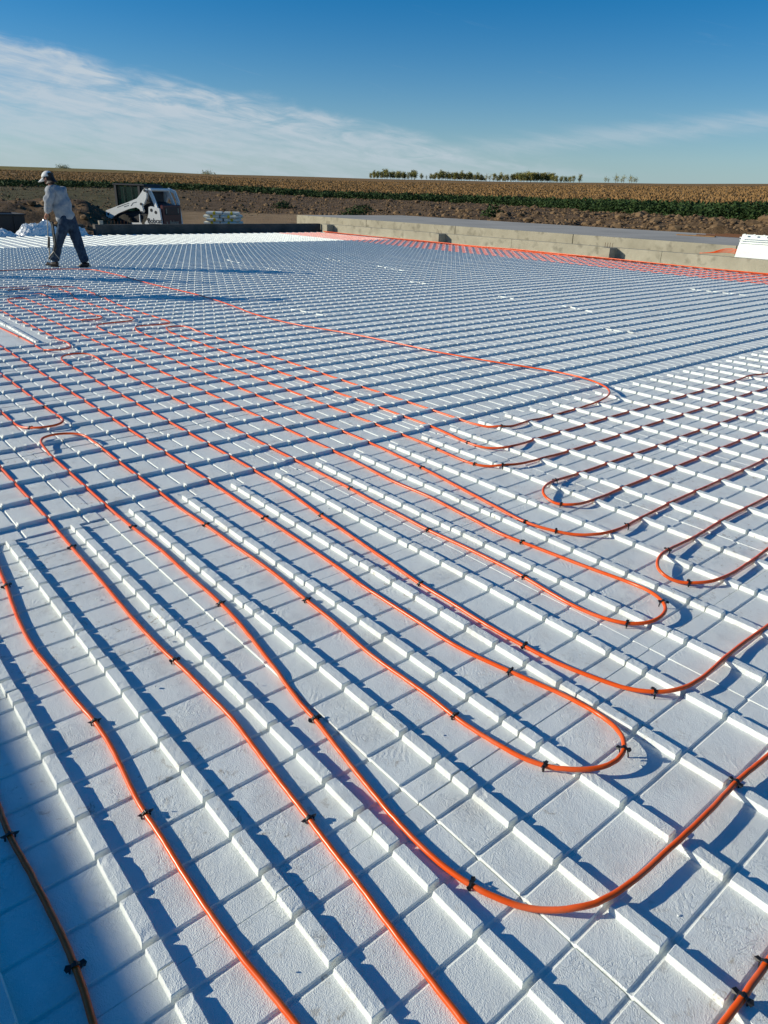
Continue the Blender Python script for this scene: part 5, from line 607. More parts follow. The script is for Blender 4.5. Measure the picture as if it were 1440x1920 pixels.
 'middle_sweep': [(2.43, 2.084, 0.029), (2.43, 2.065, 0.029), (2.429, 2.041, 0.029), (2.429, 2.013, 0.029), (2.429, 1.984, 0.029), (2.429, 1.954, 0.028), (2.429, 1.924, 0.028), (2.428, 1.894, 0.028), (2.428, 1.864, 0.028), (2.427, 1.834, 0.028), (2.426, 1.804, 0.028), (2.425, 1.773, 0.028), (2.425, 1.743, 0.028), (2.424, 1.713, 0.029), (2.424, 1.683, 0.029), (2.424, 1.653, 0.029), (2.425, 1.623, 0.03), (2.426, 1.593, 0.031), (2.427, 1.562, 0.032), (2.428, 1.532, 0.033), (2.43, 1.503, 0.034), (2.432, 1.473, 0.035), (2.435, 1.443, 0.037), (2.437, 1.413, 0.038), (2.438, 1.383, 0.038), (2.439, 1.353, 0.038), (2.438, 1.324, 0.038), (2.436, 1.294, 0.039), (2.433, 1.265, 0.038), (2.426, 1.237, 0.037), (2.417, 1.21, 0.036), (2.404, 1.184, 0.034), (2.388, 1.161, 0.031), (2.368, 1.141, 0.028), (2.346, 1.124, 0.025), (2.322, 1.11, 0.021), (2.296, 1.098, 0.018), (2.27, 1.087, 0.016), (2.243, 1.078, 0.015), (2.216, 1.069, 0.015), (2.188, 1.06, 0.015), (2.16, 1.052, 0.015), (2.131, 1.044, 0.015), (2.102, 1.036, 0.015), (2.073, 1.03, 0.015), (2.043, 1.024, 0.015), (2.014, 1.02, 0.015), (1.984, 1.017, 0.015), (1.954, 1.014, 0.015), (1.924, 1.012, 0.015), (1.894, 1.01, 0.015), (1.864, 1.009, 0.015), (1.834, 1.007, 0.015), (1.804, 1.006, 0.015), (1.774, 1.005, 0.015), (1.744, 1.005, 0.015), (1.714, 1.004, 0.015), (1.684, 1.005, 0.015), (1.654, 1.005, 0.015), (1.624, 1.006, 0.015), (1.594, 1.007, 0.015), (1.565, 1.009, 0.015), (1.535, 1.01, 0.015), (1.505, 1.011, 0.015), (1.475, 1.012, 0.015), (1.445, 1.012, 0.015), (1.415, 1.012, 0.015), (1.385, 1.012, 0.015), (1.355, 1.013, 0.015), (1.325, 1.013, 0.015), (1.295, 1.015, 0.015), (1.265, 1.017, 0.015), (1.235, 1.019, 0.015), (1.205, 1.022, 0.015), (1.175, 1.025, 0.015), (1.145, 1.028, 0.015), (1.115, 1.031, 0.015), (1.086, 1.034, 0.015), (1.056, 1.037, 0.015), (1.026, 1.04, 0.015), (0.996, 1.042, 0.015), (0.966, 1.044, 0.015), (0.936, 1.047, 0.014), (0.906, 1.05, 0.014), (0.876, 1.052, 0.014), (0.846, 1.055, 0.014), (0.817, 1.058, 0.014), (0.787, 1.061, 0.014), (0.757, 1.063, 0.014), (0.727, 1.066, 0.014), (0.697, 1.069, 0.014), (0.667, 1.071, 0.014), (0.637, 1.074, 0.014), (0.607, 1.076, 0.014), (0.577, 1.078, 0.014), (0.548, 1.08, 0.014), (0.518, 1.083, 0.014), (0.488, 1.085, 0.014), (0.458, 1.087, 0.014), (0.428, 1.09, 0.014), (0.398, 1.092, 0.014), (0.368, 1.095, 0.014), (0.338, 1.098, 0.014), (0.308, 1.101, 0.014), (0.279, 1.105, 0.014), (0.249, 1.108, 0.014), (0.218, 1.111, 0.014), (0.188, 1.115, 0.014), (0.158, 1.118, 0.014), (0.128, 1.121, 0.014), (0.098, 1.124, 0.014), (0.068, 1.127, 0.014), (0.038, 1.13, 0.014), (0.008, 1.132, 0.014), (-0.022, 1.135, 0.014), (-0.052, 1.137, 0.014), (-0.082, 1.139, 0.014), (-0.112, 1.141, 0.014), (-0.142, 1.143, 0.014), (-0.172, 1.144, 0.014), (-0.211, 1.145, 0.014), (-0.251, 1.146, 0.014), (-0.291, 1.147, 0.014), (-0.331, 1.148, 0.014), (-0.37, 1.149, 0.014), (-0.41, 1.15, 0.014), (-0.45, 1.15, 0.014), (-0.49, 1.151, 0.014), (-0.53, 1.151, 0.014), (-0.57, 1.151, 0.014), (-0.61, 1.152, 0.014), (-0.65, 1.152, 0.014), (-0.69, 1.152, 0.014), (-0.73, 1.152, 0.014), (-0.77, 1.153, 0.014), (-0.81, 1.153, 0.014), (-0.85, 1.153, 0.014), (-0.89, 1.153, 0.014), (-0.93, 1.154, 0.014), (-0.97, 1.154, 0.014), (-1.01, 1.155, 0.014), (-1.05, 1.155, 0.014), (-1.09, 1.155, 0.014), (-1.13, 1.156, 0.014), (-1.17, 1.156, 0.014), (-1.21, 1.156, 0.014), (-1.25, 1.157, 0.014), (-1.29, 1.157, 0.014), (-1.33, 1.157, 0.014), (-1.37, 1.157, 0.014), (-1.41, 1.157, 0.014), (-1.45, 1.157, 0.014), (-1.49, 1.156, 0.015), (-1.53, 1.156, 0.015), (-1.57, 1.156, 0.015), (-1.61, 1.155, 0.015), (-1.65, 1.156, 0.015), (-1.69, 1.156, 0.015), (-1.73, 1.157, 0.015), (-1.77, 1.157, 0.015), (-1.81, 1.157, 0.015), (-1.85, 1.157, 0.015), (-1.89, 1.157, 0.015), (-1.93, 1.157, 0.015), (-1.97, 1.158, 0.015), (-2.01, 1.158, 0.015), (-2.05, 1.158, 0.015), (-2.09, 1.158, 0.015), (-2.13, 1.158, 0.015), (-2.17, 1.158, 0.015), (-2.21, 1.159, 0.015), (-2.25, 1.159, 0.015), (-2.29, 1.16, 0.015), (-2.33, 1.16, 0.015), (-2.37, 1.16, 0.015), (-2.41, 1.161, 0.015), (-2.45, 1.161, 0.015), (-2.49, 1.161, 0.015), (-2.53, 1.162, 0.015), (-2.57, 1.162, 0.015), (-2.61, 1.162, 0.015), (-2.65, 1.161, 0.015), (-2.69, 1.161, 0.014), (-2.73, 1.161, 0.014), (-2.77, 1.161, 0.014), (-2.81, 1.162, 0.014), (-2.85, 1.162, 0.014), (-2.89, 1.162, 0.014), (-2.93, 1.162, 0.014), (-2.97, 1.163, 0.014), (-3.01, 1.163, 0.014), (-3.05, 1.164, 0.014), (-3.09, 1.164, 0.014), (-3.13, 1.165, 0.014), (-3.17, 1.165, 0.014), (-3.21, 1.166, 0.014), (-3.25, 1.166, 0.014), (-3.29, 1.167, 0.014), (-3.33, 1.167, 0.014), (-3.37, 1.167, 0.014), (-3.41, 1.167, 0.014), (-3.45, 1.167, 0.014), (-3.49, 1.168, 0.014), (-3.531, 1.168, 0.014), (-3.571, 1.169, 0.014), (-3.611, 1.17, 0.014), (-3.651, 1.17, 0.014), (-3.691, 1.17, 0.014), (-3.731, 1.17, 0.014), (-3.771, 1.169, 0.014), (-3.81, 1.168, 0.014), (-3.85, 1.166, 0.014), (-3.889, 1.164, 0.016), (-3.928, 1.162, 0.02), (-3.968, 1.162, 0.024), (-4.007, 1.163, 0.027), (-4.045, 1.166, 0.03), (-4.083, 1.174, 0.034), (-4.12, 1.187, 0.036), (-4.155, 1.205, 0.037), (-4.186, 1.227, 0.037), (-4.211, 1.253, 0.037), (-4.23, 1.282, 0.037), (-4.24, 1.315, 0.037), (-4.241, 1.347, 0.037), (-4.232, 1.379, 0.037), (-4.216, 1.409, 0.036), (-4.193, 1.434, 0.035), (-4.164, 1.455, 0.034), (-4.13, 1.471, 0.032), (-4.093, 1.481, 0.029), (-4.054, 1.486, 0.026), (-4.013, 1.487, 0.024), (-3.972, 1.487, 0.022), (-3.931, 1.485, 0.019), (-3.89, 1.483, 0.016), (-3.848, 1.48, 0.014), (-3.807, 1.477, 0.014), (-3.766, 1.475, 0.014), (-3.726, 1.474, 0.014), (-3.686, 1.474, 0.014), (-3.646, 1.473, 0.014), (-3.606, 1.473, 0.014), (-3.566, 1.473, 0.014), (-3.526, 1.472, 0.014), (-3.486, 1.472, 0.014), (-3.446, 1.471, 0.014), (-3.406, 1.471, 0.014), (-3.366, 1.471, 0.014), (-3.326, 1.47, 0.014), (-3.286, 1.47, 0.014), (-3.246, 1.47, 0.014), (-3.206, 1.469, 0.014), (-3.166, 1.469, 0.014), (-3.126, 1.468, 0.014), (-3.086, 1.468, 0.014), (-3.046, 1.468, 0.014), (-3.006, 1.467, 0.014), (-2.966, 1.467, 0.014), (-2.926, 1.467, 0.014), (-2.886, 1.467, 0.014), (-2.846, 1.467, 0.014), (-2.806, 1.467, 0.014), (-2.766, 1.467, 0.014), (-2.726, 1.466, 0.014), (-2.686, 1.466, 0.014), (-2.646, 1.466, 0.014), (-2.606, 1.465, 0.015), (-2.566, 1.465, 0.015), (-2.526, 1.465, 0.015), (-2.486, 1.464, 0.015), (-2.446, 1.463, 0.015), (-2.406, 1.462, 0.015), (-2.367, 1.462, 0.015), (-2.327, 1.462, 0.015), (-2.287, 1.463, 0.015), (-2.247, 1.463, 0.015), (-2.207, 1.463, 0.015), (-2.167, 1.463, 0.015), (-2.127, 1.463, 0.015), (-2.087, 1.463, 0.015), (-2.047, 1.462, 0.015), (-2.007, 1.462, 0.015), (-1.967, 1.462, 0.015), (-1.927, 1.461, 0.015), (-1.887, 1.461, 0.015), (-1.847, 1.461, 0.015), (-1.807, 1.461, 0.015), (-1.767, 1.461, 0.015), (-1.727, 1.461, 0.015), (-1.687, 1.461, 0.015), (-1.647, 1.46, 0.015), (-1.606, 1.46, 0.015), (-1.567, 1.461, 0.015), (-1.527, 1.461, 0.015), (-1.487, 1.461, 0.014), (-1.447, 1.461, 0.014), (-1.407, 1.461, 0.014), (-1.367, 1.461, 0.014), (-1.327, 1.461, 0.015), (-1.287, 1.46, 0.015), (-1.247, 1.46, 0.014), (-1.207, 1.46, 0.014), (-1.167, 1.46, 0.014), (-1.127, 1.459, 0.014), (-1.087, 1.459, 0.014), (-1.047, 1.459, 0.015), (-1.007, 1.459, 0.015), (-0.967, 1.459, 0.015), (-0.927, 1.458, 0.014), (-0.887, 1.458, 0.014), (-0.847, 1.458, 0.014), (-0.807, 1.457, 0.014), (-0.767, 1.457, 0.014), (-0.726, 1.457, 0.015), (-0.686, 1.456, 0.015), (-0.647, 1.456, 0.014), (-0.607, 1.455, 0.014), (-0.567, 1.455, 0.014), (-0.527, 1.455, 0.014), (-0.487, 1.455, 0.014), (-0.447, 1.455, 0.014), (-0.407, 1.455, 0.015), (-0.367, 1.454, 0.015), (-0.327, 1.454, 0.014), (-0.287, 1.453, 0.015), (-0.247, 1.452, 0.015), (-0.207, 1.451, 0.016), (-0.168, 1.45, 0.016), (-0.128, 1.448, 0.016), (-0.088, 1.447, 0.016), (-0.048, 1.446, 0.016), (-0.008, 1.445, 0.016), (0.032, 1.445, 0.016), (0.072, 1.445, 0.016), (0.102, 1.445, 0.016), (0.133, 1.445, 0.016), (0.163, 1.444, 0.016), (0.193, 1.444, 0.016), (0.223, 1.442, 0.016), (0.253, 1.441, 0.016), (0.283, 1.439, 0.016), (0.313, 1.437, 0.016), (0.343, 1.435, 0.016), (0.373, 1.434, 0.016), (0.403, 1.432, 0.016), (0.433, 1.431, 0.016), (0.463, 1.43, 0.016), (0.493, 1.429, 0.016), (0.523, 1.429, 0.016), (0.553, 1.429, 0.016), (0.583, 1.429, 0.016), (0.613, 1.429, 0.016), (0.643, 1.429, 0.016), (0.673, 1.428, 0.016), (0.703, 1.428, 0.016), (0.733, 1.427, 0.016), (0.763, 1.426, 0.016), (0.793, 1.425, 0.016), (0.823, 1.424, 0.016), (0.853, 1.423, 0.016), (0.883, 1.423, 0.016), (0.913, 1.423, 0.016), (0.943, 1.423, 0.016), (0.973, 1.425, 0.016), (1.003, 1.426, 0.016), (1.033, 1.428, 0.016), (1.063, 1.429, 0.016), (1.093, 1.431, 0.016), (1.123, 1.433, 0.016), (1.153, 1.434, 0.016), (1.183, 1.435, 0.016), (1.213, 1.435, 0.016), (1.243, 1.436, 0.016), (1.273, 1.437, 0.016), (1.303, 1.437, 0.016), (1.333, 1.437, 0.016), (1.363, 1.438, 0.016), (1.393, 1.438, 0.016), (1.423, 1.438, 0.016), (1.453, 1.437, 0.016), (1.483, 1.437, 0.016), (1.512, 1.435, 0.016), (1.542, 1.433, 0.016), (1.572, 1.431, 0.016), (1.601, 1.428, 0.016), (1.63, 1.425, 0.016), (1.659, 1.421, 0.016), (1.688, 1.418, 0.016), (1.717, 1.415, 0.016), (1.746, 1.413, 0.016), (1.775, 1.41, 0.016), (1.804, 1.409, 0.016), (1.833, 1.409, 0.016), (1.862, 1.41, 0.016), (1.891, 1.413, 0.016), (1.919, 1.416, 0.016), (1.948, 1.421, 0.017), (1.977, 1.426, 0.019), (2.006, 1.434, 0.021), (2.033, 1.444, 0.023), (2.058, 1.458, 0.025), (2.08, 1.476, 0.027), (2.099, 1.498, 0.03), (2.113, 1.523, 0.032), (2.122, 1.549, 0.035), (2.126, 1.578, 0.037), (2.125, 1.606, 0.039), (2.119, 1.634, 0.04), (2.108, 1.661, 0.04), (2.092, 1.684, 0.039), (2.072, 1.705, 0.038), (2.049, 1.722, 0.036), (2.024, 1.737, 0.034), (1.997, 1.75, 0.031), (1.971, 1.76, 0.028), (1.943, 1.769, 0.024), (1.915, 1.775, 0.02), (1.887, 1.777, 0.018), (1.858, 1.777, 0.016), (1.83, 1.774, 0.016), (1.801, 1.769, 0.016), (1.772, 1.765, 0.016), (1.743, 1.76, 0.016), (1.715, 1.755, 0.016), (1.686, 1.751, 0.016), (1.657, 1.747, 0.016), (1.627, 1.743, 0.016), (1.598, 1.739, 0.016), (1.568, 1.736, 0.016), (1.538, 1.733, 0.016), (1.508, 1.729, 0.016), (1.478, 1.726, 0.016), (1.449, 1.722, 0.016), (1.419, 1.719, 0.016), (1.389, 1.715, 0.016), (1.359, 1.712, 0.016), (1.329, 1.708, 0.016), (1.3, 1.704, 0.016), (1.27, 1.701, 0.016), (1.24, 1.697, 0.016), (1.21, 1.695, 0.016), (1.18, 1.693, 0.016), (1.15, 1.693, 0.016), (1.121, 1.694, 0.016), (1.091, 1.696, 0.016), (1.061, 1.698, 0.016), (1.031, 1.701, 0.016), (1.001, 1.704, 0.016), (0.971, 1.706, 0.016), (0.941, 1.708, 0.016), (0.911, 1.71, 0.016), (0.881, 1.711, 0.016), (0.851, 1.713, 0.016), (0.821, 1.715, 0.016), (0.792, 1.717, 0.016), (0.762, 1.719, 0.016), (0.732, 1.722, 0.016), (0.702, 1.725, 0.016), (0.672, 1.727, 0.016), (0.642, 1.729, 0.016), (0.612, 1.73, 0.016), (0.582, 1.731, 0.016), (0.552, 1.731, 0.016), (0.522, 1.73, 0.016), (0.492, 1.728, 0.016), (0.462, 1.726, 0.016), (0.432, 1.725, 0.016), (0.402, 1.723, 0.016), (0.373, 1.722, 0.016), (0.343, 1.721, 0.016), (0.313, 1.72, 0.016), (0.283, 1.72, 0.016), (0.253, 1.721, 0.016), (0.212, 1.723, 0.016), (0.172, 1.725, 0.016), (0.132, 1.728, 0.016), (0.092, 1.731, 0.016), (0.052, 1.734, 0.016), (0.012, 1.737, 0.016), (-0.028, 1.74, 0.016), (-0.068, 1.742, 0.016), (-0.108, 1.745, 0.016), (-0.148, 1.748, 0.016), (-0.188, 1.751, 0.016), (-0.227, 1.753, 0.016), (-0.267, 1.755, 0.015), (-0.307, 1.757, 0.014), (-0.347, 1.758, 0.014), (-0.387, 1.759, 0.015), (-0.427, 1.76, 0.015), (-0.467, 1.76, 0.014), (-0.507, 1.76, 0.014), (-0.547, 1.76, 0.014), (-0.587, 1.76, 0.014), (-0.627, 1.76, 0.014), (-0.667, 1.761, 0.015), (-0.707, 1.761, 0.015), (-0.747, 1.762, 0.014), (-0.787, 1.762, 0.014), (-0.827, 1.762, 0.014), (-0.867, 1.763, 0.014), (-0.907, 1.763, 0.014), (-0.947, 1.763, 0.014), (-0.987, 1.763, 0.015), (-1.027, 1.764, 0.015), (-1.067, 1.764, 0.014), (-1.107, 1.765, 0.014), (-1.147, 1.765, 0.014), (-1.187, 1.766, 0.014), (-1.227, 1.766, 0.014), (-1.267, 1.766, 0.015), (-1.307, 1.766, 0.015), (-1.347, 1.766, 0.015), (-1.387, 1.765, 0.014), (-1.427, 1.765, 0.014), (-1.467, 1.765, 0.014), (-1.507, 1.765, 0.014), (-1.547, 1.764, 0.015), (-1.587, 1.764, 0.015), (-1.627, 1.764, 0.015), (-1.667, 1.765, 0.015), (-1.707, 1.765, 0.015), (-1.747, 1.766, 0.015), (-1.787, 1.766, 0.015), (-1.827, 1.766, 0.015), (-1.867, 1.766, 0.015), (-1.907, 1.766, 0.015), (-1.947, 1.766, 0.015), (-1.987, 1.766, 0.015), (-2.027, 1.766, 0.015), (-2.067, 1.767, 0.015), (-2.107, 1.767, 0.015), (-2.147, 1.767, 0.015), (-2.187, 1.767, 0.015), (-2.227, 1.768, 0.015), (-2.267, 1.768, 0.015), (-2.307, 1.768, 0.015), (-2.347, 1.768, 0.015), (-2.387, 1.768, 0.015), (-2.427, 1.768, 0.015), (-2.467, 1.769, 0.015), (-2.507, 1.769, 0.015), (-2.547, 1.77, 0.015), (-2.587, 1.77, 0.015), (-2.627, 1.77, 0.015), (-2.667, 1.771, 0.014), (-2.707, 1.771, 0.014), (-2.747, 1.771, 0.014), (-2.787, 1.771, 0.014), (-2.827, 1.771, 0.014), (-2.867, 1.772, 0.014), (-2.907, 1.772, 0.014), (-2.947, 1.773, 0.014), (-2.987, 1.773, 0.014), (-3.027, 1.774, 0.014), (-3.067, 1.774, 0.014), (-3.107, 1.774, 0.014), (-3.147, 1.774, 0.014), (-3.187, 1.774, 0.014), (-3.227, 1.774, 0.014), (-3.267, 1.775, 0.014), (-3.307, 1.775, 0.014), (-3.347, 1.775, 0.014), (-3.387, 1.775, 0.014), (-3.427, 1.776, 0.014), (-3.467, 1.776, 0.014), (-3.507, 1.777, 0.014), (-3.547, 1.777, 0.014), (-3.587, 1.777, 0.014), (-3.627, 1.778, 0.014), (-3.667, 1.778, 0.014), (-3.707, 1.778, 0.014), (-3.747, 1.779, 0.014), (-3.787, 1.779, 0.014), (-3.827, 1.779, 0.014), (-3.867, 1.779, 0.014), (-3.907, 1.779, 0.014), (-3.947, 1.779, 0.014), (-3.987, 1.779, 0.014), (-4.027, 1.78, 0.014), (-4.067, 1.78, 0.014), (-4.107, 1.78, 0.014), (-4.147, 1.78, 0.014), (-4.187, 1.781, 0.014), (-4.227, 1.781, 0.014), (-4.267, 1.782, 0.014), (-4.337, 1.783, 0.014), (-4.407, 1.784, 0.014), (-4.477, 1.785, 0.014), (-4.547, 1.786, 0.014), (-4.617, 1.787, 0.014), (-4.687, 1.788, 0.014), (-4.757, 1.789, 0.014), (-4.827, 1.79, 0.014), (-4.897, 1.791, 0.014), (-4.967, 1.791, 0.014), (-5.037, 1.792, 0.014), (-5.107, 1.791, 0.014), (-5.177, 1.791, 0.015), (-5.247, 1.791, 0.016), (-5.317, 1.791, 0.016), (-5.387, 1.791, 0.016), (-5.457, 1.792, 0.016), (-5.527, 1.792, 0.016), (-5.597, 1.793, 0.016), (-5.667, 1.793, 0.016), (-5.737, 1.794, 0.016), (-5.807, 1.794, 0.016), (-5.877, 1.795, 0.016), (-5.948, 1.796, 0.016), (-6.017, 1.797, 0.016), (-6.087, 1.798, 0.016), (-6.156, 1.799, 0.016), (-6.226, 1.799, 0.016), (-6.296, 1.797, 0.016), (-6.366, 1.794, 0.016), (-6.436, 1.792, 0.016), (-6.506, 1.79, 0.016), (-6.576, 1.789, 0.016), (-6.645, 1.792, 0.016), (-6.714, 1.795, 0.016), (-6.782, 1.795, 0.016), (-6.85, 1.793, 0.016), (-6.92, 1.791, 0.016), (-6.99, 1.789, 0.016), (-7.06, 1.787, 0.016), (-7.13, 1.789, 0.016), (-7.201, 1.792, 0.016), (-7.271, 1.793, 0.016), (-7.341, 1.794, 0.016), (-7.411, 1.795, 0.016), (-7.481, 1.794, 0.016), (-7.551, 1.791, 0.016), (-7.621, 1.788, 0.015), (-7.691, 1.785, 0.015), (-7.761, 1.784, 0.015), (-7.831, 1.784, 0.015), (-7.901, 1.785, 0.015), (-7.971, 1.785, 0.015), (-8.041, 1.786, 0.015), (-8.111, 1.787, 0.015), (-8.181, 1.789, 0.015), (-8.251, 1.788, 0.015), (-8.321, 1.787, 0.018), (-8.39, 1.788, 0.028), (-8.456, 1.794, 0.035), (-8.516, 1.813, 0.038), (-8.562, 1.848, 0.038), (-8.589, 1.898, 0.037), (-8.591, 1.955, 0.037), (-8.571, 2.005, 0.038), (-8.532, 2.047, 0.034), (-8.482, 2.077, 0.02), (-8.422, 2.091, 0.016), (-8.357, 2.094, 0.015), (-8.288, 2.093, 0.015), (-8.218, 2.091, 0.015), (-8.149, 2.091, 0.015), (-8.079, 2.091, 0.015), (-8.009, 2.09, 0.015), (-7.939, 2.09, 0.015), (-7.869, 2.09, 0.015), (-7.799, 2.089, 0.015), (-7.729, 2.091, 0.015), (-7.659, 2.093, 0.015), (-7.589, 2.096, 0.015), (-7.519, 2.098, 0.016), (-7.449, 2.099, 0.016), (-7.379, 2.099, 0.016), (-7.309, 2.098, 0.016), (-7.239, 2.098, 0.016), (-7.169, 2.097, 0.016), (-7.099, 2.097, 0.016), (-7.029, 2.096, 0.016), (-6.959, 2.096, 0.016), (-6.889, 2.095, 0.016), (-6.819, 2.095, 0.016), (-6.749, 2.094, 0.016), (-6.679, 2.093, 0.016), (-6.608, 2.093, 0.016), (-6.538, 2.092, 0.016), (-6.465, 2.09, 0.016), (-6.393, 2.089, 0.016), (-6.322, 2.091, 0.019), (-6.258, 2.101, 0.03), (-6.209, 2.126, 0.037), (-6.181, 2.168, 0.038), (-6.174, 2.222, 0.038), (-6.186, 2.282, 0.037), (-6.217, 2.336, 0.037), (-6.265, 2.368, 0.038), (-6.326, 2.381, 0.038), (-6.395, 2.389, 0.037), (-6.465, 2.394, 0.033), (-6.536, 2.397, 0.025), (-6.606, 2.401, 0.017), (-6.675, 2.403, 0.016), (-6.744, 2.404, 0.016), (-6.812, 2.402, 0.016), (-6.882, 2.4, 0.016), (-6.952, 2.4, 0.016), (-7.022, 2.4, 0.016), (-7.093, 2.401, 0.016), (-7.163, 2.402, 0.016), (-7.233, 2.402, 0.016), (-7.303, 2.402, 0.016), (-7.374, 2.403, 0.016), (-7.444, 2.404, 0.016), (-7.514, 2.403, 0.016), (-7.584, 2.401, 0.015), (-7.654, 2.399, 0.015), (-7.723, 2.396, 0.015), (-7.793, 2.395, 0.015), (-7.863, 2.395, 0.015), (-7.933, 2.395, 0.015), (-8.003, 2.396, 0.015), (-8.073, 2.396, 0.015), (-8.143, 2.395, 0.015), (-8.214, 2.394, 0.015), (-8.285, 2.395, 0.015), (-8.356, 2.397, 0.015), (-8.426, 2.4, 0.015), (-8.496, 2.404, 0.015), (-8.566, 2.408, 0.016), (-8.635, 2.413, 0.024), (-8.705, 2.423, 0.028), (-8.774, 2.432, 0.018), (-8.842, 2.435, 0.016), (-8.905, 2.428, 0.018), (-8.961, 2.407, 0.028), (-9.003, 2.368, 0.028), (-9.027, 2.312, 0.018), (-9.037, 2.247, 0.016), (-9.038, 2.178, 0.016), (-9.038, 2.109, 0.016), (-9.04, 2.039, 0.016), (-9.043, 1.969, 0.016), (-9.047, 1.9, 0.016), (-9.051, 1.835, 0.016), (-9.055, 1.779, 0.016), (-9.058, 1.749, 0.016)],
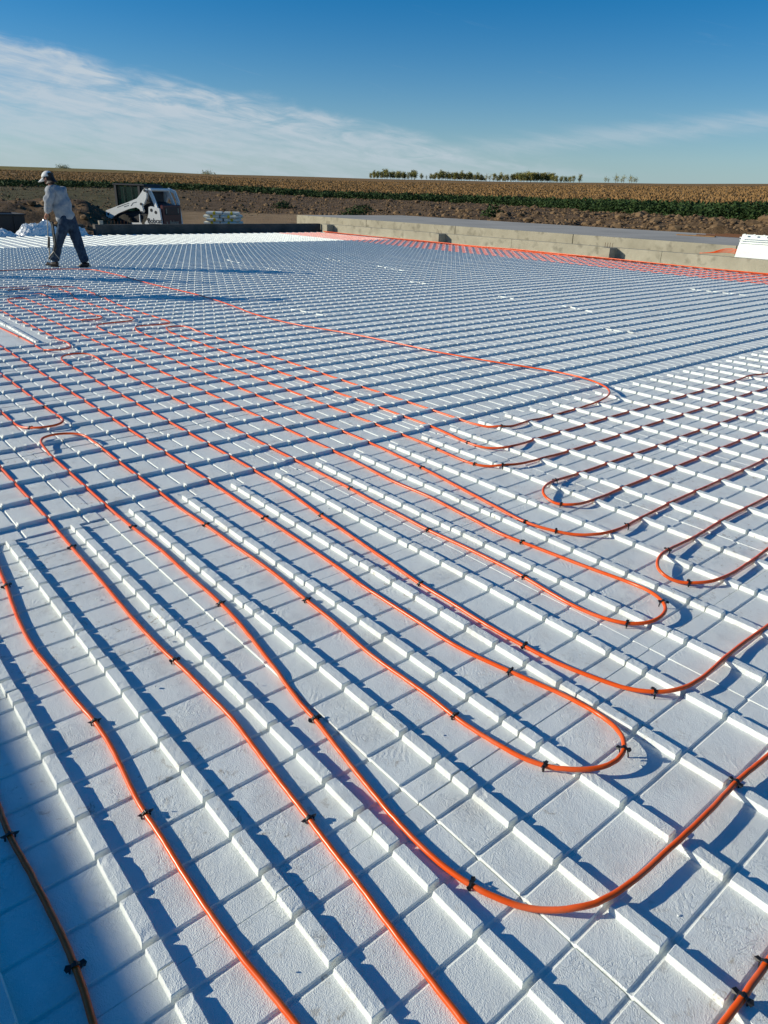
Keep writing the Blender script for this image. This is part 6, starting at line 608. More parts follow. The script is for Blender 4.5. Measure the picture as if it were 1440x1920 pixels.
 'loop_d': [(1.471, 4.49, 0.024), (1.473, 4.466, 0.024), (1.476, 4.434, 0.024), (1.479, 4.398, 0.024), (1.483, 4.36, 0.024), (1.486, 4.321, 0.024), (1.489, 4.281, 0.024), (1.49, 4.242, 0.024), (1.49, 4.202, 0.023), (1.491, 4.161, 0.023), (1.491, 4.121, 0.023), (1.491, 4.081, 0.023), (1.49, 4.041, 0.024), (1.49, 4.001, 0.024), (1.49, 3.961, 0.024), (1.492, 3.921, 0.023), (1.493, 3.881, 0.023), (1.494, 3.842, 0.023), (1.495, 3.802, 0.023), (1.496, 3.762, 0.023), (1.496, 3.722, 0.023), (1.497, 3.682, 0.023), (1.497, 3.642, 0.023), (1.497, 3.602, 0.023), (1.497, 3.562, 0.023), (1.497, 3.522, 0.023), (1.497, 3.482, 0.023), (1.497, 3.442, 0.023), (1.497, 3.402, 0.023), (1.497, 3.362, 0.023), (1.498, 3.322, 0.023), (1.498, 3.282, 0.023), (1.498, 3.243, 0.023), (1.498, 3.203, 0.023), (1.497, 3.163, 0.023), (1.497, 3.123, 0.023), (1.496, 3.083, 0.023), (1.496, 3.043, 0.023), (1.496, 3.003, 0.023), (1.496, 2.963, 0.023), (1.496, 2.923, 0.023), (1.496, 2.883, 0.023), (1.496, 2.842, 0.023), (1.496, 2.802, 0.023), (1.497, 2.762, 0.023), (1.499, 2.722, 0.023), (1.501, 2.682, 0.023), (1.502, 2.642, 0.023), (1.503, 2.612, 0.022), (1.505, 2.582, 0.022), (1.506, 2.552, 0.022), (1.507, 2.522, 0.022), (1.509, 2.492, 0.023), (1.51, 2.462, 0.023), (1.512, 2.432, 0.024), (1.515, 2.402, 0.025), (1.518, 2.372, 0.027), (1.522, 2.342, 0.028), (1.526, 2.313, 0.03), (1.529, 2.283, 0.031), (1.531, 2.253, 0.032), (1.531, 2.224, 0.033), (1.53, 2.194, 0.034), (1.527, 2.165, 0.034), (1.522, 2.136, 0.034), (1.514, 2.108, 0.033), (1.504, 2.082, 0.032), (1.489, 2.058, 0.03), (1.471, 2.037, 0.027), (1.45, 2.018, 0.023), (1.427, 2.001, 0.02), (1.402, 1.986, 0.017), (1.377, 1.972, 0.016), (1.351, 1.959, 0.016), (1.325, 1.947, 0.016), (1.298, 1.937, 0.016), (1.27, 1.928, 0.016), (1.241, 1.92, 0.016), (1.212, 1.914, 0.016), (1.182, 1.91, 0.016), (1.152, 1.908, 0.016), (1.122, 1.908, 0.016), (1.093, 1.91, 0.016), (1.063, 1.913, 0.016), (1.033, 1.917, 0.016), (1.003, 1.921, 0.016), (0.974, 1.925, 0.016), (0.944, 1.929, 0.016), (0.914, 1.933, 0.016), (0.884, 1.937, 0.016), (0.855, 1.94, 0.016), (0.825, 1.944, 0.016), (0.795, 1.948, 0.016), (0.765, 1.952, 0.016), (0.736, 1.956, 0.016), (0.706, 1.959, 0.016), (0.676, 1.963, 0.016), (0.646, 1.967, 0.016), (0.616, 1.971, 0.016), (0.587, 1.975, 0.016), (0.557, 1.978, 0.016), (0.527, 1.982, 0.016), (0.497, 1.986, 0.016), (0.458, 1.991, 0.016), (0.418, 1.995, 0.016), (0.378, 2, 0.016), (0.338, 2.005, 0.016), (0.299, 2.009, 0.016), (0.259, 2.014, 0.016), (0.219, 2.018, 0.016), (0.178, 2.022, 0.016), (0.138, 2.025, 0.016), (0.098, 2.029, 0.016), (0.058, 2.032, 0.016), (0.018, 2.035, 0.016), (-0.022, 2.038, 0.016), (-0.062, 2.042, 0.016), (-0.102, 2.045, 0.016), (-0.142, 2.048, 0.016), (-0.182, 2.052, 0.016), (-0.221, 2.055, 0.016), (-0.261, 2.058, 0.015), (-0.3, 2.06, 0.014), (-0.34, 2.062, 0.014), (-0.38, 2.064, 0.015), (-0.42, 2.065, 0.015), (-0.46, 2.066, 0.014), (-0.5, 2.066, 0.014), (-0.54, 2.067, 0.014), (-0.58, 2.067, 0.014), (-0.62, 2.067, 0.014), (-0.66, 2.066, 0.015), (-0.7, 2.066, 0.015), (-0.74, 2.065, 0.015), (-0.78, 2.064, 0.014), (-0.82, 2.064, 0.014), (-0.86, 2.063, 0.014), (-0.9, 2.063, 0.014), (-0.939, 2.064, 0.014), (-0.979, 2.066, 0.015), (-1.019, 2.068, 0.015), (-1.059, 2.068, 0.014), (-1.099, 2.069, 0.014), (-1.139, 2.07, 0.014), (-1.179, 2.071, 0.014), (-1.219, 2.072, 0.014), (-1.259, 2.072, 0.014), (-1.299, 2.071, 0.015), (-1.339, 2.072, 0.015), (-1.379, 2.073, 0.014), (-1.419, 2.073, 0.014), (-1.459, 2.072, 0.014), (-1.498, 2.072, 0.014), (-1.538, 2.071, 0.015), (-1.578, 2.07, 0.015), (-1.618, 2.069, 0.015), (-1.658, 2.069, 0.015), (-1.698, 2.069, 0.015), (-1.738, 2.069, 0.015), (-1.778, 2.07, 0.015), (-1.818, 2.07, 0.015), (-1.858, 2.07, 0.015), (-1.898, 2.071, 0.015), (-1.938, 2.071, 0.015), (-1.978, 2.071, 0.015), (-2.018, 2.071, 0.015), (-2.058, 2.071, 0.015), (-2.098, 2.071, 0.015), (-2.139, 2.071, 0.015), (-2.179, 2.072, 0.015), (-2.219, 2.072, 0.015), (-2.259, 2.073, 0.015), (-2.299, 2.073, 0.015), (-2.339, 2.074, 0.015), (-2.379, 2.074, 0.015), (-2.419, 2.074, 0.015), (-2.459, 2.075, 0.015), (-2.499, 2.075, 0.015), (-2.539, 2.075, 0.015), (-2.579, 2.075, 0.015), (-2.619, 2.075, 0.015), (-2.659, 2.075, 0.014), (-2.699, 2.075, 0.014), (-2.739, 2.075, 0.014), (-2.779, 2.075, 0.014), (-2.819, 2.075, 0.014), (-2.859, 2.076, 0.014), (-2.899, 2.076, 0.014), (-2.939, 2.076, 0.014), (-2.979, 2.076, 0.014), (-3.019, 2.077, 0.014), (-3.059, 2.077, 0.014), (-3.099, 2.078, 0.014), (-3.139, 2.078, 0.014), (-3.179, 2.079, 0.014), (-3.219, 2.08, 0.014), (-3.259, 2.08, 0.014), (-3.299, 2.081, 0.014), (-3.339, 2.081, 0.014), (-3.379, 2.082, 0.014), (-3.419, 2.082, 0.014), (-3.459, 2.082, 0.014), (-3.499, 2.082, 0.014), (-3.539, 2.083, 0.014), (-3.579, 2.083, 0.014), (-3.619, 2.084, 0.014), (-3.659, 2.084, 0.014), (-3.699, 2.084, 0.014), (-3.739, 2.084, 0.014), (-3.779, 2.084, 0.014), (-3.819, 2.084, 0.014), (-3.859, 2.083, 0.014), (-3.899, 2.083, 0.014), (-3.939, 2.083, 0.014), (-3.979, 2.083, 0.014), (-4.019, 2.083, 0.014), (-4.059, 2.084, 0.014), (-4.099, 2.084, 0.014), (-4.139, 2.085, 0.014), (-4.179, 2.085, 0.014), (-4.249, 2.085, 0.014), (-4.319, 2.087, 0.014), (-4.39, 2.088, 0.014), (-4.46, 2.089, 0.014), (-4.53, 2.09, 0.014), (-4.6, 2.091, 0.014), (-4.67, 2.092, 0.014), (-4.74, 2.093, 0.014), (-4.81, 2.094, 0.014), (-4.88, 2.095, 0.014), (-4.95, 2.096, 0.014), (-5.02, 2.097, 0.014), (-5.089, 2.099, 0.014), (-5.159, 2.1, 0.014), (-5.228, 2.1, 0.016), (-5.297, 2.098, 0.016), (-5.366, 2.095, 0.016), (-5.434, 2.088, 0.016), (-5.502, 2.079, 0.024), (-5.569, 2.073, 0.036), (-5.635, 2.079, 0.038), (-5.698, 2.101, 0.037), (-5.753, 2.137, 0.037), (-5.795, 2.188, 0.037), (-5.819, 2.25, 0.037), (-5.829, 2.319, 0.037), (-5.831, 2.387, 0.037), (-5.831, 2.454, 0.037), (-5.837, 2.518, 0.037), (-5.857, 2.576, 0.037), (-5.894, 2.622, 0.037), (-5.947, 2.653, 0.036), (-6.01, 2.672, 0.036), (-6.078, 2.685, 0.034), (-6.148, 2.696, 0.031), (-6.217, 2.706, 0.023), (-6.287, 2.711, 0.015), (-6.357, 2.712, 0.014), (-6.426, 2.71, 0.015), (-6.496, 2.706, 0.015), (-6.566, 2.702, 0.015), (-6.636, 2.701, 0.015), (-6.706, 2.701, 0.015), (-6.776, 2.702, 0.015), (-6.846, 2.703, 0.015), (-6.917, 2.703, 0.015), (-6.987, 2.703, 0.015), (-7.057, 2.704, 0.015), (-7.127, 2.705, 0.015), (-7.197, 2.706, 0.015), (-7.267, 2.707, 0.015), (-7.337, 2.707, 0.015), (-7.407, 2.708, 0.015), (-7.477, 2.707, 0.015), (-7.547, 2.706, 0.015), (-7.616, 2.704, 0.015), (-7.686, 2.701, 0.015), (-7.756, 2.699, 0.015), (-7.826, 2.697, 0.015), (-7.897, 2.697, 0.015), (-7.967, 2.698, 0.015), (-8.037, 2.699, 0.015), (-8.108, 2.7, 0.015), (-8.178, 2.699, 0.015), (-8.249, 2.7, 0.015), (-8.319, 2.701, 0.015), (-8.389, 2.707, 0.015), (-8.458, 2.723, 0.015), (-8.527, 2.741, 0.015), (-8.596, 2.758, 0.019), (-8.665, 2.775, 0.029), (-8.734, 2.792, 0.022), (-8.803, 2.809, 0.015), (-8.872, 2.826, 0.014), (-8.941, 2.841, 0.014), (-9.01, 2.849, 0.014), (-9.081, 2.85, 0.014), (-9.151, 2.85, 0.014), (-9.221, 2.85, 0.014), (-9.292, 2.852, 0.014), (-9.365, 2.856, 0.014), (-9.438, 2.86, 0.014), (-9.51, 2.861, 0.014), (-9.578, 2.855, 0.014), (-9.635, 2.837, 0.014), (-9.673, 2.801, 0.014), (-9.686, 2.75, 0.014), (-9.68, 2.686, 0.014), (-9.661, 2.615, 0.015), (-9.641, 2.541, 0.016), (-9.624, 2.466, 0.017), (-9.613, 2.39, 0.028), (-9.609, 2.313, 0.034), (-9.609, 2.239, 0.034), (-9.613, 2.169, 0.034), (-9.618, 2.1, 0.024), (-9.622, 2.031, 0.016), (-9.623, 1.965, 0.016), (-9.622, 1.91, 0.016), (-9.621, 1.88, 0.016)],
 'loop_c': [(0.572, 6.745, 0.018), (0.573, 6.701, 0.018), (0.572, 6.641, 0.018), (0.572, 6.574, 0.018), (0.572, 6.534, 0.018), (0.572, 6.494, 0.018), (0.572, 6.454, 0.018), (0.573, 6.414, 0.018), (0.573, 6.374, 0.018), (0.573, 6.334, 0.018), (0.574, 6.294, 0.018), (0.574, 6.254, 0.018), (0.574, 6.214, 0.018), (0.575, 6.174, 0.018), (0.575, 6.134, 0.018), (0.576, 6.094, 0.018), (0.576, 6.054, 0.018), (0.577, 6.015, 0.018), (0.577, 5.975, 0.018), (0.577, 5.935, 0.018), (0.577, 5.895, 0.018), (0.576, 5.856, 0.018), (0.575, 5.816, 0.018), (0.574, 5.776, 0.018), (0.574, 5.736, 0.018), (0.574, 5.696, 0.018), (0.574, 5.656, 0.018), (0.574, 5.616, 0.018), (0.574, 5.577, 0.018), (0.573, 5.537, 0.018), (0.573, 5.497, 0.018), (0.572, 5.457, 0.018), (0.572, 5.417, 0.018), (0.571, 5.376, 0.018), (0.571, 5.336, 0.018), (0.571, 5.296, 0.018), (0.571, 5.256, 0.018), (0.571, 5.216, 0.018), (0.572, 5.176, 0.018), (0.572, 5.136, 0.018), (0.572, 5.096, 0.018), (0.573, 5.056, 0.018), (0.574, 5.016, 0.018), (0.574, 4.976, 0.018), (0.575, 4.936, 0.018), (0.576, 4.895, 0.018), (0.576, 4.855, 0.018), (0.576, 4.816, 0.018), (0.576, 4.776, 0.018), (0.576, 4.736, 0.018), (0.576, 4.696, 0.018), (0.576, 4.656, 0.018), (0.576, 4.616, 0.018), (0.576, 4.576, 0.018), (0.576, 4.536, 0.018), (0.576, 4.496, 0.018), (0.575, 4.456, 0.018), (0.575, 4.416, 0.018), (0.575, 4.376, 0.018), (0.574, 4.336, 0.018), (0.574, 4.296, 0.018), (0.574, 4.256, 0.018), (0.573, 4.216, 0.018), (0.573, 4.176, 0.018), (0.573, 4.136, 0.018), (0.573, 4.096, 0.018), (0.573, 4.056, 0.018), (0.573, 4.016, 0.018), (0.574, 3.976, 0.018), (0.575, 3.936, 0.018), (0.576, 3.896, 0.018), (0.577, 3.856, 0.018), (0.578, 3.816, 0.018), (0.579, 3.776, 0.017), (0.58, 3.736, 0.017), (0.581, 3.696, 0.017), (0.582, 3.656, 0.017), (0.582, 3.616, 0.017), (0.581, 3.576, 0.017), (0.581, 3.536, 0.017), (0.581, 3.496, 0.017), (0.581, 3.456, 0.017), (0.581, 3.416, 0.017), (0.581, 3.376, 0.017), (0.581, 3.336, 0.017), (0.581, 3.296, 0.017), (0.581, 3.256, 0.017), (0.58, 3.216, 0.017), (0.58, 3.176, 0.017), (0.58, 3.136, 0.017), (0.58, 3.096, 0.017), (0.58, 3.056, 0.017), (0.579, 3.015, 0.017), (0.579, 2.975, 0.017), (0.578, 2.935, 0.018), (0.578, 2.895, 0.019), (0.578, 2.855, 0.022), (0.579, 2.815, 0.024), (0.579, 2.775, 0.026), (0.581, 2.735, 0.027), (0.583, 2.695, 0.029), (0.584, 2.656, 0.031), (0.582, 2.616, 0.032), (0.578, 2.578, 0.032), (0.57, 2.54, 0.033), (0.558, 2.504, 0.033), (0.542, 2.471, 0.034), (0.522, 2.44, 0.032), (0.497, 2.413, 0.027), (0.47, 2.39, 0.02), (0.44, 2.369, 0.017), (0.408, 2.352, 0.016), (0.374, 2.34, 0.016), (0.338, 2.334, 0.016), (0.3, 2.331, 0.016), (0.262, 2.331, 0.016), (0.221, 2.332, 0.016), (0.18, 2.335, 0.016), (0.138, 2.338, 0.016), (0.097, 2.342, 0.016), (0.056, 2.345, 0.016), (0.016, 2.348, 0.016), (-0.025, 2.351, 0.016), (-0.065, 2.354, 0.016), (-0.105, 2.357, 0.016), (-0.144, 2.359, 0.016), (-0.183, 2.361, 0.016), (-0.222, 2.363, 0.016), (-0.261, 2.365, 0.015), (-0.3, 2.366, 0.014), (-0.338, 2.368, 0.014), (-0.377, 2.369, 0.015), (-0.417, 2.369, 0.015), (-0.457, 2.37, 0.014), (-0.497, 2.37, 0.014), (-0.537, 2.37, 0.014), (-0.577, 2.37, 0.014), (-0.617, 2.371, 0.014), (-0.657, 2.371, 0.015), (-0.697, 2.371, 0.015), (-0.737, 2.371, 0.015), (-0.777, 2.37, 0.014), (-0.817, 2.37, 0.014), (-0.857, 2.37, 0.014), (-0.896, 2.371, 0.014), (-0.936, 2.371, 0.014), (-0.976, 2.372, 0.015), (-1.016, 2.373, 0.015), (-1.056, 2.373, 0.014), (-1.096, 2.373, 0.014), (-1.136, 2.373, 0.014), (-1.176, 2.374, 0.014), (-1.216, 2.374, 0.014), (-1.256, 2.374, 0.014), (-1.296, 2.375, 0.015), (-1.336, 2.375, 0.015), (-1.376, 2.375, 0.014), (-1.416, 2.376, 0.014), (-1.456, 2.376, 0.014), (-1.496, 2.376, 0.014), (-1.536, 2.375, 0.015), (-1.576, 2.375, 0.015), (-1.616, 2.375, 0.015), (-1.656, 2.375, 0.015), (-1.696, 2.376, 0.015), (-1.736, 2.377, 0.015), (-1.776, 2.377, 0.015), (-1.816, 2.378, 0.015), (-1.855, 2.377, 0.015), (-1.895, 2.377, 0.015), (-1.935, 2.376, 0.015), (-1.975, 2.376, 0.015), (-2.015, 2.376, 0.015), (-2.055, 2.376, 0.015), (-2.095, 2.375, 0.015), (-2.135, 2.375, 0.015), (-2.175, 2.376, 0.015), (-2.215, 2.377, 0.015), (-2.255, 2.377, 0.015), (-2.295, 2.377, 0.015), (-2.335, 2.377, 0.015), (-2.375, 2.378, 0.015), (-2.415, 2.378, 0.015), (-2.455, 2.379, 0.015), (-2.495, 2.379, 0.015), (-2.535, 2.379, 0.015), (-2.575, 2.379, 0.015), (-2.615, 2.379, 0.015), (-2.655, 2.379, 0.014), (-2.695, 2.379, 0.014), (-2.735, 2.38, 0.014), (-2.775, 2.38, 0.014), (-2.815, 2.38, 0.014), (-2.855, 2.381, 0.014), (-2.895, 2.382, 0.014), (-2.935, 2.383, 0.014), (-2.975, 2.385, 0.014), (-3.015, 2.386, 0.014), (-3.055, 2.386, 0.014), (-3.095, 2.386, 0.014), (-3.135, 2.385, 0.014), (-3.175, 2.383, 0.014), (-3.214, 2.382, 0.014), (-3.254, 2.381, 0.014), (-3.294, 2.381, 0.014), (-3.334, 2.381, 0.014), (-3.374, 2.382, 0.014), (-3.414, 2.384, 0.014), (-3.454, 2.385, 0.014), (-3.494, 2.386, 0.014), (-3.534, 2.387, 0.014), (-3.574, 2.387, 0.014), (-3.614, 2.387, 0.014), (-3.654, 2.387, 0.014), (-3.694, 2.388, 0.014), (-3.734, 2.388, 0.014), (-3.774, 2.388, 0.014), (-3.814, 2.388, 0.014), (-3.854, 2.388, 0.014), (-3.894, 2.388, 0.014), (-3.934, 2.388, 0.014), (-3.974, 2.388, 0.014), (-4.014, 2.389, 0.014), (-4.054, 2.389, 0.014), (-4.124, 2.39, 0.014), (-4.194, 2.391, 0.014), (-4.264, 2.392, 0.014), (-4.334, 2.393, 0.014), (-4.404, 2.394, 0.014), (-4.474, 2.395, 0.014), (-4.544, 2.396, 0.014), (-4.614, 2.396, 0.014), (-4.684, 2.397, 0.014), (-4.754, 2.398, 0.014), (-4.824, 2.398, 0.014), (-4.894, 2.399, 0.014), (-4.964, 2.4, 0.014), (-5.034, 2.402, 0.014), (-5.104, 2.406, 0.014), (-5.173, 2.408, 0.015), (-5.241, 2.411, 0.017), (-5.306, 2.421, 0.03), (-5.362, 2.444, 0.038), (-5.403, 2.485, 0.038), (-5.425, 2.542, 0.037), (-5.428, 2.608, 0.037), (-5.42, 2.678, 0.035), (-5.41, 2.747, 0.035), (-5.405, 2.812, 0.035), (-5.415, 2.87, 0.035), (-5.445, 2.915, 0.035), (-5.495, 2.944, 0.036), (-5.557, 2.961, 0.036), (-5.624, 2.97, 0.035), (-5.694, 2.979, 0.032), (-5.763, 2.989, 0.027), (-5.832, 2.999, 0.018), (-5.902, 3.008, 0.014), (-5.971, 3.014, 0.014), (-6.04, 3.017, 0.014), (-6.11, 3.018, 0.014), (-6.179, 3.016, 0.014), (-6.249, 3.013, 0.014), (-6.319, 3.011, 0.014), (-6.389, 3.009, 0.014), (-6.459, 3.008, 0.015), (-6.529, 3.006, 0.015), (-6.599, 3.006, 0.015), (-6.67, 3.006, 0.015), (-6.74, 3.007, 0.015), (-6.81, 3.008, 0.015), (-6.88, 3.008, 0.015), (-6.95, 3.008, 0.015), (-7.021, 3.009, 0.015), (-7.091, 3.009, 0.015), (-7.161, 3.011, 0.015), (-7.231, 3.012, 0.015), (-7.3, 3.012, 0.015), (-7.37, 3.013, 0.015), (-7.44, 3.013, 0.015), (-7.51, 3.017, 0.015), (-7.579, 3.022, 0.015), (-7.649, 3.028, 0.016), (-7.719, 3.034, 0.025), (-7.789, 3.044, 0.025), (-7.859, 3.053, 0.016), (-7.929, 3.061, 0.016), (-7.999, 3.067, 0.022), (-8.069, 3.073, 0.029), (-8.139, 3.078, 0.019), (-8.208, 3.081, 0.015), (-8.278, 3.084, 0.018), (-8.348, 3.087, 0.028), (-8.418, 3.091, 0.022), (-8.488, 3.096, 0.016), (-8.558, 3.103, 0.016), (-8.627, 3.111, 0.025), (-8.697, 3.121, 0.027), (-8.767, 3.13, 0.017), (-8.836, 3.138, 0.014), (-8.906, 3.146, 0.014), (-8.976, 3.152, 0.014), (-9.046, 3.154, 0.014), (-9.116, 3.154, 0.014), (-9.186, 3.155, 0.014), (-9.256, 3.155, 0.014), (-9.327, 3.158, 0.014), (-9.399, 3.161, 0.014), (-9.47, 3.162, 0.014), (-9.541, 3.161, 0.014), (-9.607, 3.153, 0.014), (-9.667, 3.132, 0.014), (-9.717, 3.095, 0.014), (-9.759, 3.044, 0.014), (-9.794, 2.982, 0.014), (-9.825, 2.914, 0.014), (-9.854, 2.845, 0.022), (-9.881, 2.775, 0.032), (-9.906, 2.704, 0.03), (-9.928, 2.633, 0.02), (-9.948, 2.565, 0.016), (-9.965, 2.497, 0.016), (-9.981, 2.429, 0.016), (-9.994, 2.36, 0.016), (-10.006, 2.291, 0.016), (-10.018, 2.222, 0.016), (-10.029, 2.154, 0.016), (-10.041, 2.088, 0.016), (-10.051, 2.029, 0.014), (-10.059, 1.986, 0.014)],
